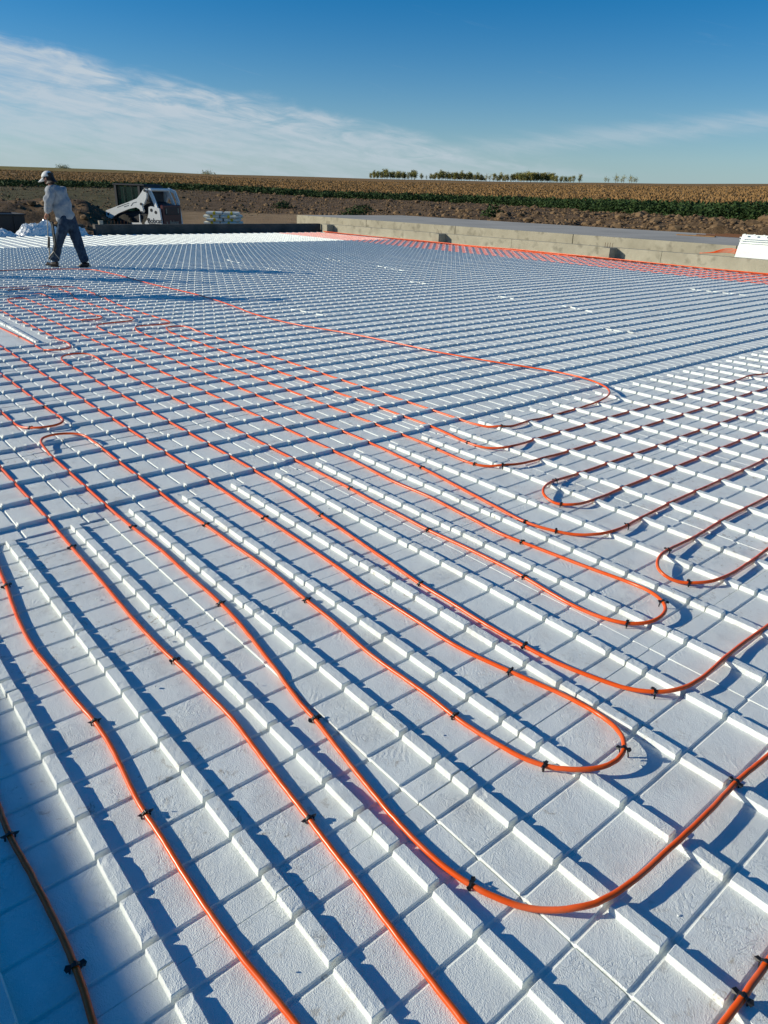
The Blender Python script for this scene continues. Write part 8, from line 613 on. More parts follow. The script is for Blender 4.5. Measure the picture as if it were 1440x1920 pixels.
 'corner_g': [(3.052, 0.577, 0.027), (3.052, 0.566, 0.027), (3.053, 0.551, 0.027), (3.053, 0.534, 0.027), (3.054, 0.516, 0.027), (3.055, 0.497, 0.027), (3.055, 0.477, 0.028), (3.055, 0.457, 0.029), (3.056, 0.437, 0.03), (3.056, 0.417, 0.032), (3.056, 0.397, 0.033), (3.056, 0.377, 0.035), (3.057, 0.357, 0.036), (3.057, 0.337, 0.036), (3.057, 0.317, 0.037), (3.056, 0.297, 0.036), (3.056, 0.277, 0.035), (3.055, 0.257, 0.034), (3.055, 0.238, 0.033), (3.054, 0.219, 0.031), (3.053, 0.203, 0.03), (3.052, 0.188, 0.029), (3.052, 0.177, 0.028)],
 'left_hairpin': [(-4.076, 0.539, 0.033), (-4.053, 0.542, 0.028), (-4.024, 0.547, 0.02), (-3.99, 0.55, 0.016), (-3.953, 0.552, 0.015), (-3.914, 0.554, 0.014), (-3.874, 0.555, 0.014), (-3.834, 0.557, 0.014), (-3.794, 0.559, 0.014), (-3.754, 0.559, 0.014), (-3.714, 0.559, 0.014), (-3.674, 0.559, 0.014), (-3.634, 0.559, 0.014), (-3.594, 0.559, 0.014), (-3.553, 0.559, 0.014), (-3.513, 0.558, 0.014), (-3.473, 0.558, 0.014), (-3.433, 0.558, 0.014), (-3.393, 0.558, 0.014), (-3.353, 0.558, 0.014), (-3.312, 0.557, 0.014), (-3.272, 0.557, 0.014), (-3.232, 0.557, 0.014), (-3.192, 0.556, 0.014), (-3.152, 0.555, 0.014), (-3.112, 0.555, 0.014), (-3.071, 0.555, 0.014), (-3.031, 0.555, 0.014), (-2.991, 0.554, 0.014), (-2.951, 0.554, 0.014), (-2.911, 0.554, 0.014), (-2.871, 0.553, 0.014), (-2.831, 0.553, 0.014), (-2.791, 0.552, 0.014), (-2.751, 0.552, 0.014), (-2.711, 0.551, 0.014), (-2.671, 0.551, 0.015), (-2.631, 0.551, 0.015), (-2.591, 0.551, 0.015), (-2.55, 0.551, 0.015), (-2.51, 0.551, 0.015), (-2.47, 0.551, 0.015), (-2.43, 0.551, 0.015), (-2.39, 0.552, 0.015), (-2.35, 0.552, 0.015), (-2.31, 0.553, 0.015), (-2.27, 0.552, 0.016), (-2.23, 0.551, 0.019), (-2.19, 0.55, 0.023), (-2.15, 0.549, 0.026), (-2.111, 0.546, 0.029), (-2.071, 0.542, 0.032), (-2.033, 0.536, 0.035), (-1.995, 0.527, 0.039), (-1.961, 0.514, 0.041), (-1.932, 0.496, 0.042), (-1.91, 0.471, 0.042), (-1.898, 0.44, 0.041), (-1.898, 0.407, 0.04), (-1.907, 0.373, 0.038), (-1.925, 0.343, 0.035), (-1.95, 0.316, 0.032), (-1.98, 0.295, 0.028), (-2.014, 0.278, 0.023), (-2.051, 0.265, 0.019), (-2.089, 0.256, 0.016), (-2.128, 0.251, 0.015), (-2.168, 0.248, 0.015), (-2.208, 0.246, 0.015), (-2.248, 0.246, 0.015), (-2.288, 0.246, 0.015), (-2.328, 0.247, 0.015), (-2.369, 0.248, 0.015), (-2.409, 0.249, 0.015), (-2.449, 0.249, 0.015), (-2.489, 0.248, 0.015), (-2.53, 0.247, 0.015), (-2.569, 0.244, 0.015), (-2.609, 0.241, 0.015), (-2.647, 0.237, 0.015), (-2.684, 0.234, 0.015), (-2.718, 0.23, 0.014), (-2.746, 0.228, 0.014), (-2.757, 0.227, 0.014)],
 'slot_loop': [(-7.807, 1.475, 0.015), (-7.763, 1.48, 0.015), (-7.703, 1.484, 0.015), (-7.635, 1.488, 0.015), (-7.564, 1.49, 0.016), (-7.493, 1.491, 0.016), (-7.423, 1.491, 0.016), (-7.352, 1.49, 0.016), (-7.282, 1.489, 0.016), (-7.212, 1.488, 0.016), (-7.142, 1.487, 0.016), (-7.071, 1.486, 0.016), (-7.001, 1.485, 0.016), (-6.931, 1.485, 0.016), (-6.861, 1.486, 0.016), (-6.791, 1.488, 0.016), (-6.721, 1.488, 0.016), (-6.651, 1.487, 0.016), (-6.581, 1.485, 0.016), (-6.511, 1.484, 0.016), (-6.441, 1.485, 0.016), (-6.371, 1.488, 0.016), (-6.301, 1.491, 0.016), (-6.231, 1.493, 0.016), (-6.161, 1.493, 0.016), (-6.09, 1.492, 0.016), (-6.02, 1.492, 0.016), (-5.95, 1.491, 0.016), (-5.88, 1.49, 0.016), (-5.81, 1.489, 0.016), (-5.74, 1.489, 0.016), (-5.669, 1.489, 0.016), (-5.599, 1.489, 0.016), (-5.53, 1.489, 0.016), (-5.46, 1.488, 0.016), (-5.39, 1.487, 0.016), (-5.32, 1.487, 0.016), (-5.25, 1.489, 0.016), (-5.18, 1.49, 0.014), (-5.11, 1.489, 0.016), (-5.04, 1.487, 0.025), (-4.971, 1.483, 0.032), (-4.901, 1.479, 0.035), (-4.831, 1.474, 0.036), (-4.762, 1.468, 0.036), (-4.693, 1.457, 0.035), (-4.628, 1.438, 0.035), (-4.57, 1.409, 0.036), (-4.526, 1.368, 0.037), (-4.503, 1.318, 0.037), (-4.505, 1.266, 0.038), (-4.534, 1.223, 0.037), (-4.584, 1.195, 0.033), (-4.646, 1.181, 0.023), (-4.714, 1.176, 0.016), (-4.784, 1.174, 0.015), (-4.853, 1.175, 0.015), (-4.923, 1.177, 0.015), (-4.993, 1.18, 0.015), (-5.063, 1.182, 0.015), (-5.133, 1.184, 0.015), (-5.203, 1.186, 0.015), (-5.273, 1.187, 0.015), (-5.343, 1.186, 0.015), (-5.414, 1.184, 0.015), (-5.484, 1.182, 0.015), (-5.554, 1.179, 0.015), (-5.624, 1.175, 0.015), (-5.694, 1.172, 0.015), (-5.764, 1.171, 0.015), (-5.835, 1.169, 0.015), (-5.905, 1.166, 0.015), (-5.975, 1.164, 0.015), (-6.045, 1.161, 0.015), (-6.115, 1.159, 0.015), (-6.185, 1.156, 0.015), (-6.255, 1.152, 0.015), (-6.325, 1.147, 0.015), (-6.394, 1.142, 0.015), (-6.459, 1.137, 0.015), (-6.515, 1.132, 0.015), (-6.545, 1.13, 0.015)]}
CLIPS = [('shade', (1.61, -0.759, 0.008), 0.024),
 ('shade', (2.074, -0.743, 0.008), -0.025),
 ('left_edge', (0.213, -0.415, 0.008), -0.1),
 ('left_edge', (1.303, -0.425, 0.008), 0.05),
 ('left_edge', (1.763, -0.449, 0.008), -0.025),
 ('bottom', (0.01, -0.073, 0.008), -0.033),
 ('bottom', (1.151, -0.08, 0.008), 0.067),
 ('bottom', (2.06, -0.105, 0.008), -0.075),
 ('great_hairpin', (-0.022, 0.239, 0.014), -3.108),
 ('great_hairpin', (0.908, 0.239, 0.014), 3.108),
 ('great_hairpin', (1.732, 0.142, 0.008), 3.042),
 ('great_hairpin', (2.485, 0.096, 0.009), -2.86),
 ('great_hairpin', (0.175, 0.545, 0.014), 0.033),
 ('great_hairpin', (1.105, 0.537, 0.015), -0.05),
 ('great_hairpin', (2.013, 0.51, 0.015), 0),
 ('great_hairpin', (2.346, 0.564, 0.018), 0.441),
 ('great_hairpin', (2.471, 0.79, 0.042), 2),
 ('great_hairpin', (1.966, 0.844, 0.015), -2.939),
 ('great_hairpin', (0.281, 0.832, 0.014), 3.125),
 ('great_hairpin', (2.754, 0.938, 0.035), -1.571),
 ('middle_sweep', (2.368, 1.141, 0.028), -2.419),
 ('middle_sweep', (1.894, 1.01, 0.015), -3.092),
 ('middle_sweep', (0.428, 1.09, 0.014), 3.058),
 ('middle_sweep', (0.913, 1.423, 0.016), 0),
 ('middle_sweep', (1.542, 1.433, 0.016), -0.067),
 ('middle_sweep', (2.058, 1.458, 0.025), 0.598),
 ('middle_sweep', (2.072, 1.705, 0.038), 2.418),
 ('middle_sweep', (1.3, 1.704, 0.016), -3.024),
 ('middle_sweep', (0.223, 1.442, 0.016), -0.05),
 ('middle_sweep', (-3.81, 1.168, 0.014), -3.104),
 ('middle_sweep', (1.295, 1.015, 0.015), 3.075),
 ('loop_d', (0.219, 2.018, 0.016), 3.043),
 ('loop_d', (1.152, 1.908, 0.016), -3.108),
 ('loop_d', (1.529, 2.283, 0.031), -1.488),
 ('loop_d', (1.325, 1.947, 0.016), -2.748),
 ('loop_c', (0.374, 2.34, 0.016), -2.89),
 ('loop_c', (0.016, 2.348, 0.016), 3.068),
 ('loop_c', (0.522, 2.44, 0.032), -2.231),
 ('hairpin_ab', (0.043, 2.619, 0.017), 3.105),
 ('hairpin_ab', (-0.043, 3.071, 0.033), 0.939),
 ('small_loop_e', (0.892, 2.502, 0.031), -1.434),
 ('small_loop_e', (1.131, 2.245, 0.023), 0.352),
 ('small_loop_f', (1.822, 2.176, 0.039), -1.488),
 ('small_loop_f', (2.041, 1.98, 0.023), 0.637),
 ('corner_g', (3.055, 0.457, 0.029), -1.546),
 ('corner_g', (3.057, 0.337, 0.036), -1.571),
 ('left_hairpin', (-2.51, 0.551, 0.015), 0),
 ('left_hairpin', (-1.98, 0.295, 0.028), -2.606),
 ('slot_loop', (-5.554, 1.179, 0.015), -3.092)]
STRIPS = [[[-13.22, 7.94], [-12.22, 7.81]], [[-11.13, 7.8], [-10.3, 7.66]], [[-12.65, 10.52], [-11.88, 10.38]], [[-10.5, 10.43], [-9.22, 10.26]], [[-7.67, 8.97], [-7.17, 8.97]], [[-5.78, 4.94], [-5.08, 5.05]], [[-5.37, 8.88], [-4.85, 8.84]], [[-3.94, 8.93], [-3.24, 8.8]], [[-2.26, 7.62], [-1.81, 7.67]], [[-4.1, 13.22], [-2.96, 13.31]]]
# ------------------------------------------------------------------ ground and terrain (heightfield round the site)
AZC = [174.83, 166.22, 161.34, 156.09, 150.54, 144.77, 138.89, 133.02, 127.29, 121.78, 117.27, 113.66, 104.61]
DGC = [125, 118, 114, 110, 106, 97, 88, 76, 59, 48, 42, 39, 36]        # distance of the green weed strip
ZGC = [.89, 1.1, 1.2, 1.3, 1.2, .86, .88, .86, .80, .83, .82, .90, .97]
ZSK = [9.3, 10.3, 10.4, 10.1, 9.8, 9.9, 10.0, 10.3, 10.6, 11.2, 11.7, 12.2, 13.4]  # height of the far rise
def lerp_az(a, T):
    xs = AZC[::-1]; return float(np.interp(a, xs, T[::-1]))
def sstep(a, b, x):
    t = max(0., min(1., (x-a)/(b-a))); return t*t*(3-2*t)
def terrain(x, y, raw=False):
    dx, dy = x-CX, y-CY; D = math.hypot(dx, dy); a = math.degrees(math.atan2(dy, dx)) % 360
    if a > 300: a -= 360
    dg, zg, zs = lerp_az(a, DGC), lerp_az(a, ZGC), lerp_az(a, ZSK)
    # near level: 0 beyond the far wall, .45 beyond the finished slab
    right = 1-sstep(136, 146, a)
    zn = -.14+.62*right
    if D < dg: z = zn+(zg-zn)*sstep(min(58, dg*.62), dg-6, D)
    elif D < 500:
        t = (D-dg)/(500-dg); z = zg+(zs-zg)*(t*.9+t*t*.1)
    else: z = zs-(D-500)*.02 if D < 700 else zs-4-(D-700)*.004
    # spoil bank behind the far left of the floor
    pb = sstep(158.3, 161.5, a)*sstep(29.5, 35, D)*(1-sstep(37, 44, D))
    z += pb*1.02
    if not raw:
        soil = (1-sstep(dg-1, dg+3, D))*(1-.75*sstep(141, 146, a)*(1-sstep(156, 158, a))*(1-sstep(60, 66, D)))
        rough = (.06+.10*max(pb, right*.7))*soil*sstep(26, 30, D)
        z += rough*1.6*noise.noise(Vector((x*.55, y*.55, 3)))+rough*.9*noise.noise(Vector((x*1.7, y*1.7, 7)))
        z += .3*sstep(120, 300, D)*noise.noise(Vector((x*.02, y*.02, 1)))
    if -24.6 < x < 60 and -1.9 < y < 18.75: z = -.35
    elif 18.4 < y < 26.35 and -27.9 < x < 60: z = min(z, .12)
    elif D < 25 and y < 19: z = min(z, .05)
    return z
azs = list(np.radians(np.r_[np.arange(-180, 98, 6), np.arange(98, 182, .22)]))
azs = sorted(set(round(float(a), 5) for a in azs if a < math.radians(179.9)))
rs = [2, 6, 12, 17, 21, 23]+list(np.arange(24.2, 48, .36))+list(np.arange(48, 130, 1.1))+list(np.geomspace(132, 700, 60))+[900, 1300, 2000, 3500, 6000]
V = []; F = []; na = len(azs); zone = []
for r_ in rs:
    for a_ in azs:
        x, y = CX+r_*math.cos(a_), CY+r_*math.sin(a_)
        V.append((x, y, terrain(x, y)))
        ad = math.degrees(a_) % 360; dg = lerp_az(ad if ad < 300 else ad-360, DGC)
        fld = sstep(dg-1, dg+2, r_)
        yel = sstep(150, 172, ad)*sstep(300, 380, r_)+.9*sstep(430, 490, r_)*sstep(143, 160, ad)
        tan_ = (1-sstep(60, 64, r_))*sstep(141, 145, ad)*(1-sstep(154, 157, ad))
        zone.append((fld, min(1, yel), tan_, sstep(152, 160, ad)*(1-fld)*sstep(44, 50, r_)))
for i in range(len(rs)-1):
    for j in range(na):
        k = (j+1) % na; F.append((i*na+j, i*na+k, (i+1)*na+k, (i+1)*na+j))
V.append((CX, CY, -.35)); zone.append((0, 0, 0, 0))
for j in range(na): F.append((len(V)-1, (j+1) % na, j)[::-1] if False else (len(V)-1, j, (j+1) % na))
gm = newmat('ground', (.1, .07, .04), .95, .15); t = gm.node_tree; b = t.nodes['Principled BSDF']
g_ = N(t, 'ShaderNodeNewGeometry'); at_ = N(t, 'ShaderNodeAttribute'); at_.attribute_name = 'zone'
sx = N(t, 'ShaderNodeSeparateColor'); t.links.new(at_.outputs['Color'], sx.inputs[0])
def nzc(scale, c1, c2, lo=.35, hi=.65, detail=7, vec=None):
    n = N(t, 'ShaderNodeTexNoise'); n.inputs['Scale'].default_value = scale; n.inputs['Detail'].default_value = detail; n.inputs['Roughness'].default_value = .65
    t.links.new(vec or g_.outputs['Position'], n.inputs['Vector'])
    r = N(t, 'ShaderNodeValToRGB'); r.color_ramp.elements[0].position = lo; r.color_ramp.elements[1].position = hi
    r.color_ramp.elements[0].color = (*c1, 1); r.color_ramp.elements[1].color = (*c2, 1); t.links.new(n.outputs[0], r.inputs[0]); return r.outputs[0], n.outputs[0]
def mixc(f, a, b_):
    m = N(t, 'ShaderNodeMixRGB'); t.links.new(f, m.inputs[0]); t.links.new(a, m.inputs[1]); t.links.new(b_, m.inputs[2]); return m.outputs[0]
soil_c, soil_n = nzc(1.3, (.075, .048, .026), (.19, .122, .066))
tan_c, _ = nzc(.8, (.25, .16, .082), (.36, .245, .135))
mpf = N(t, 'ShaderNodeMapping'); mpf.inputs['Rotation'].default_value = (0, 0, .35); mpf.inputs['Scale'].default_value = (.03, .5, 1); t.links.new(g_.outputs['Position'], mpf.inputs[0])
crop_c, _ = nzc(1.0, (.22, .128, .047), (.285, .168, .063), vec=mpf.outputs[0])
yel_c, _ = nzc(.05, (.16, .15, .035), (.26, .20, .06))
grs_c, _ = nzc(.5, (.05, .06, .018), (.13, .11, .05))
c = mixc(sx.outputs['Blue'], soil_c, tan_c); c = mixc(mth(t, 'MULTIPLY', at_.outputs['Alpha'], .75), c, grs_c)
c = mixc(sx.outputs['Red'], c, crop_c); c = mixc(sx.outputs['Green'], c, yel_c)
t.links.new(c, b.inputs['Base Color'])
nb = N(t, 'ShaderNodeTexNoise'); nb.inputs['Scale'].default_value = 7; nb.inputs['Detail'].default_value = 8; nb.inputs['Roughness'].default_value = .7
t.links.new(g_.outputs['Position'], nb.inputs['Vector'])
bp = N(t, 'ShaderNodeBump'); bp.inputs['Strength'].default_value = .9; bp.inputs['Distance'].default_value = .12
t.links.new(nb.outputs[0], bp.inputs['Height']); t.links.new(bp.outputs[0], b.inputs['Normal'])
ground = mesh('ground', V, F, gm, True)
ca = ground.data.color_attributes.new('zone', 'FLOAT_COLOR', 'POINT')
ca.data.foreach_set('color', np.array(zone, dtype=np.float32).ravel())
tag(ground, kind='structure')

# ------------------------------------------------------------------ foam floor panels
G = .1524; HP = .6093
GAPS = [-.5334+G*i for i in range(8)]
def deck_geo(mb, rnd, nc=16, wide=.0085, deep=.0062, jit=.0006):
    """plate along local x with cross grooves, seen from above; c along local y"""
    prof = [(-HP, -.05), (-HP, -.0022), (-HP+.002, 0)]
    for gx in GAPS:
        prof += [(gx-wide, 0), (gx-wide+.0035, -deep*.85), (gx, -deep), (gx+wide-.0035, -deep*.85), (gx+wide, 0)]
    prof += [(HP-.002, 0), (HP, -.0022), (HP, -.05)]
    n = len(prof); V = []; F = []
    cs = [-HP, -HP+.002]+[(-HP+.002)+(2*HP-.004)*i/nc for i in range(1, nc)]+[HP-.002, HP]
    for ci, c in enumerate(cs):
        for pi, (x, z) in enumerate(prof):
            e = -.002 if ci in (0, len(cs)-1) and z > -.049 else 0
            jx = rnd.uniform(-jit, jit) if 2 < pi < n-3 else 0
            V.append((x+jx, c, z+e+(rnd.uniform(-jit, jit)*.6 if 2 < pi < n-3 else 0)))
    for i in range(len(cs)-1):
        for j in range(n-1): F.append((i*n+j, i*n+j+1, (i+1)*n+j+1, (i+1)*n+j)[::-1])
    F.append(tuple(range(n))[::-1][::-1]); F.append(tuple((len(cs)-1)*n+j for j in range(n))[::-1])
    mb.add(V, F)
def rib_geo(mb, rnd, cy, st=7, jit=.0004, worn=.12):
    prof = [(-.0225, -.003), (-.0192, .0178), (-.0175, .0200), (0, .0203), (.0172, .0200), (.0190, .0180), (.0218, -.003)]
    ends = [-HP+.001]+[x for g_x in GAPS for x in (g_x-.0078, g_x+.0078)]+[HP-.001]
    for s in range(0, len(ends), 2):
        a, b_ = ends[s], ends[s+1]; L = b_-a
        xs = [a, a+.0028]+[a+L*i/st for i in range(1, st)]+[b_-.0028, b_]
        V = []; F = []; n = len(prof)
        w0 = rnd.random() < worn; w1 = rnd.random() < worn
        for i, x in enumerate(xs):
            e = i in (0, len(xs)-1)
            for (c, z) in prof:
                top = z > .01
                zz = z-(.0014 if e and top else 0); cc = c*(.975 if e and top else 1)
                if top:
                    zz += rnd.uniform(-jit, jit); cc += rnd.uniform(-jit, jit)
                    if (w0 and i < 3) or (w1 and i > len(xs)-4): zz -= rnd.uniform(0, .003); cc *= rnd.uniform(.93, 1)
                V.append((x+(0 if not top else (.001 if i == 0 else -.001 if e else 0)), cy+cc, zz))
        for i in range(len(xs)-1):
            for j in range(n-1): F.append((i*n+j, i*n+j+1, (i+1)*n+j+1, (i+1)*n+j)[::-1])
        F.append(tuple(range(n))); F.append(tuple((len(xs)-1)*n+j for j in range(n))[::-1])
        mb.add(V, F)
mb = MB(); mb.box((-10.1, 8.45, -.03), (27.4, 19.6, .04)); tag(mb.build('floor', MT['foam']), kind='structure')
RY = (-.4572, -.1524, .1524, .4572)
rnd = random.Random(11)
def to_mesh(mb, name):
    o = mb.build(name, MT['foam']); me = o.data; bpy.data.objects.remove(o); return me
decks = []; ribs = []; whole = []
for i in range(4):
    mb = MB(); deck_geo(mb, rnd); decks.append(to_mesh(mb, 'foam_board'))
for i in range(7):
    mb = MB(); rib_geo(mb, rnd, 0); ribs.append(to_mesh(mb, 'rib'))
for i in range(3):
    mb = MB(); deck_geo(mb, rnd, 4)
    for yy in RY: rib_geo(mb, rnd, yy, 2, .001)
    whole.append(to_mesh(mb, 'foam_board'))
mb = MB(); deck_geo(mb, rnd, 4, .0016, .001)
for yy in (-.4572, -.1524, .4572): rib_geo(mb, rnd, yy, 2, .0004, 0)
slot_me = to_mesh(mb, 'foam_board')
ORD = ['first', 'second', 'third', 'fourth', 'fifth', 'sixth', 'seventh', 'eighth', 'ninth', 'tenth', 'eleventh', 'twelfth', 'thirteenth', 'fourteenth', 'fifteenth', 'sixteenth', 'seventeenth', 'eighteenth', 'nineteenth', 'twentieth']
rows = {}
for p in PANELS: rows.setdefault(p[0], []).append(p)
for j, lst in rows.items():
    lst.sort(key=lambda p: p[1])
    for n_, (jj, k, kind, x, y, th, z) in enumerate(lst):
        slot = (jj, k) in SLOT
        rz = th+(PI/2 if kind == 'M' and not slot else 0)+(PI if rnd.random() < .5 else 0)
        if slot and jj == -5: o = fromdata('foam_board', slot_me, None, (x, y, z), th)
        elif j >= -7:
            o = fromdata('foam_board', decks[rnd.randrange(4)], None, (x, y, z), rz)
            for yy in RY: fromdata('rib', ribs[rnd.randrange(7)], o, (0, yy, 0), 0 if rnd.random() < .5 else PI)
        else: o = fromdata('foam_board', whole[rnd.randrange(3)], None, (x, y, z), rz)
        o.rotation_euler[0] += rnd.uniform(-.0012, .0012); o.rotation_euler[1] += rnd.uniform(-.0012, .0012)
        if slot and jj == -5:
            lab = 'white foam panel laid crosswise with a flat open bay between two bare ribs'; grp = 'ribbed foam floor panels'
        elif kind == 'F':
            rn = {3: 'row along the bottom edge', 2: 'nearest row', 1: 'middle near row', 0: 'row before the ribs turn'}[j]
            lab = 'ribbed white foam panel, %s from the left in the %s' % (ORD[n_], rn)
        elif kind == 'M':
            lab = 'grooved white foam panel, %s from the left, %s row past the rib turn' % (ORD[n_], ORD[-1-j])
        else:
            lab = 'bright ribbed foam panel by the far wall, %s from the left, %s row' % (ORD[n_], ORD[-16-j])
        tag(o, lab, 'foam panel', 'ribbed foam floor panels')
# ------------------------------------------------------------------ foundation walls, pilasters, finished slab
def wall_box(name, c, d, label, cat='wall', bev=.012):
    mb = MB(); mb.box(c, d, bev=bev); return tag(mb.build(name, MT['concrete']), label, cat)
WT = .33
mb = MB()
for i in range(7):     # poured in lengths, joints slightly recessed
    x0 = -23.9+i*5.4; mb.box((x0+2.69, 18.42, (WT-.3)/2), (5.388, .2, WT+.3), bev=.008)
wr = mb.build('foundation_wall', MT['concrete'])
tag(wr, 'long beige concrete foundation wall lit by the sun on the right', 'wall')
for i, (px_, dep) in enumerate(((-23.15, .34), (-16.35, .36), (-9.3, .36), (-2.0, .36))):
    q = MB(); q.box((px_, 18.318-dep/2, (WT-.3)/2-.004), (.34, dep, WT+.3), bev=.006); q.build('pilaster', MT['concrete'], wr)
    for dx in (-.14, -.06, .02, .10):
        q = MB(); q.tube([(px_+dx, 18.16, WT-.05), (px_+dx+.004, 18.165, WT+.11+.02*((i+dx*50) % 2))], .006, 6); q.build('rebar', MT['steel'], wr)
mb = MB(); mb.box((-24.02, 13.45, (WT-.3)/2), (.24, 9.7, WT+.3), bev=.008)
MT['shade_concrete'] = varied('shade_darkened_concrete', (.06, .057, .048), (.11, .10, .085), 2, .9, .5, 22, .01)  # concrete with the shade of the sunless far wall put into its colour
wl = mb.build('foundation_wall', MT['shade_concrete']); tag(wl, 'shaded concrete foundation wall at the far end behind the walking man', 'wall')
mb = MB(); mb.box((-24.3, 7.35, (WT-.3)/2), (.24, 1.9, WT+.3), bev=.008)
tag(mb.build('foundation_wall', MT['shade_concrete']), 'short dark length of foundation wall set back at the opening left of the long one', 'wall')
mb = MB(); mb.box((-24.15, 4.1, -.14), (.3, 4.5, .3), bev=.01); tag(mb.build('sill', MT['concrete']), 'low dark concrete sill under the plastic at the far opening', 'sill')
mb = MB(); mb.box((-10.4, -1.49, (.2-.3)/2), (28, .2, .5), bev=.008)
tag(mb.build('foundation_wall', MT['concrete']), 'low foundation wall running just outside the left edge of the picture', 'wall')
bs = empty('added_shadow_stack', (-1.6, -5.0, -.2))  # guessed stack, added out of view to cast the lower left shadow
for i in range(18):
    q = MB(); q.box((rnd.uniform(-.02, .02), rnd.uniform(-.015, .0), .1+.1*i+.0485), (6.4, 1.2, .097), bev=.004); q.build('foam_slab', MT['foam'], bs)
q = MB(); q.box((0, 0, .05), (6.0, 1.0, .098)); q.build('pallet', MT['wood'], bs)
tag(bs, 'unseen added stack of white foam slabs outside the left edge, casting the lower left shadow', 'stack')
sl = MB(); sl.box((-11.6, 22.9, .27), (32, 6.6, .55), bev=.01)
slab = sl.build('concrete_slab', MT['slab']); tag(slab, 'finished grey concrete slab behind the sunlit wall', 'slab')
fm_ = MB()
for i in range(6): fm_.box((-27.6+2.67+i*5.34, 19.56, .27), (5.31, .09, .556), bev=.006)
fm_.build('slab_edge', MT['concrete'], slab)
# ------------------------------------------------------------------ heating pipes and clips
def catmull(P, n=3):
    P = [Vector(p) for p in P]; P = [2*P[0]-P[1]]+P+[2*P[-1]-P[-2]]; out = []
    for i in range(1, len(P)-2):
        p0, p1, p2, p3 = P[i-1:i+3]
        for q in range(n):
            t_ = q/n; out.append(.5*((2*p1)+(-p0+p2)*t_+(2*p0-5*p1+4*p2-p3)*t_*t_+(-p0+3*p1-3*p2+p3)*t_**3))
    out.append(P[-2]); return out
def pipe(name, pts, label, n=10, r=.008, group='orange heating pipes', mat='pipe'):
    mb = MB(); mb.tube(pts, r, n); o = mb.build(name, MT[mat], smooth=True)
    run = []; d = 0
    for i, p in enumerate(pts):
        if i: d += (Vector(p)-Vector(pts[i-1])).length
        for k in range(n): run += [d, k/n, 0, 1]
    o.data.color_attributes.new('run', 'FLOAT_COLOR', 'POINT').data.foreach_set('color', run)
    return tag(o, label, 'pipe', group)
PL = {
 'shade': 'orange pipe lying in the shadow at the lower left corner',
 'left_edge': 'orange pipe bending down from the left edge past three black clips',
 'bottom': 'straight orange pipe running from the left edge down to the bottom edge',
 'great_hairpin': 'orange pipe sweeping round the large bottom bend, with the wide hairpin above it',
 'middle_sweep': 'long orange pipe with two hairpins, leaving right above the rounded middle bend',
 'loop_d': 'orange pipe curving right past the small inner loop, then back to the S bend',
 'loop_c': 'orange pipe curving into the dark slots just beyond the ribs turn',
 'hairpin_ab': 'orange pipe whose long free run crosses the whole floor to the walking man',
 'small_loop_e': 'orange pipe making the upper small hairpin at the right',
 'small_loop_f': 'orange pipe making the lower small hairpin at the right edge',
 'corner_g': 'short visible length of orange pipe in the lower right corner',
 'left_hairpin': 'orange pipe making a small hairpin at the left edge',
 'slot_loop': 'orange pipe looping out of the flat open bay at the left',
}
SH = {'shade': 'the shaded lower left pipe', 'left_edge': 'the pipe bending in from the left edge', 'bottom': 'the straight pipe to the bottom edge', 'great_hairpin': 'the pipe with the wide hairpin', 'middle_sweep': 'the long pipe with two hairpins', 'loop_d': 'the pipe with the S bend', 'loop_c': 'the pipe curving into dark slots', 'hairpin_ab': 'the pipe with the long free run', 'small_loop_e': 'the upper small hairpin at right', 'small_loop_f': 'the lower small hairpin at right', 'corner_g': 'the lower right corner pipe', 'left_hairpin': 'the small hairpin at left', 'slot_loop': 'the loop by the flat bay'}
for k, pts in PIPES.items():
    o = pipe('heating_pipe', catmull(pts, 2), PL[k], 12)
def make_clip():
    mb = MB(); r = .0098; w_ = .0042
    # arch over the pipe
    A = [(-r-.001, -.010)]+[(r*math.cos(PI-PI*i/8), r*math.sin(PI-PI*i/8)) for i in range(9)]+[(r+.001, -.010)]
    V = []; F = []
    for (y_, z_) in A:
        k = 1+.0022/max(math.hypot(y_, z_), .001)
        V += [(-w_, y_, z_), (w_, y_, z_), (w_, y_*k, z_*k if z_ > 0 else z_), (-w_, y_*k, z_*k if z_ > 0 else z_)]
    for i in range(len(A)-1):
        for j in range(4): F.append((i*4+j, i*4+(j+1) % 4, i*4+4+(j+1) % 4, i*4+4+j))
    F += [(3, 2, 1, 0), tuple((len(A)-1)*4+j for j in range(4))]
    mb.add(V, F)
    for s in (-1, 1):     # flared grip wings on both shoulders
        mb.add([(-.006, s*.010, .002), (.006, s*.010, .002), (.0075, s*.019, .0005), (.002, s*.023, .006), (-.0075, s*.018, .007),
                (-.006, s*.009, .0055), (.006, s*.009, .0055)], [(0, 1, 2, 3, 4), (5, 6, 3), (6, 2, 3), (6, 1, 2), (5, 3, 4), (5, 4, 0), (0, 5, 6, 1)])
        mb.box((0, s*.012, -.012), (.005, .003, .02))
    mb.box((0, 0, .0118), (.013, .006, .003), bev=.001)
    return mb
clip0 = make_clip().build('pipe_clip', MT['black'])
cnt = {}; first = True
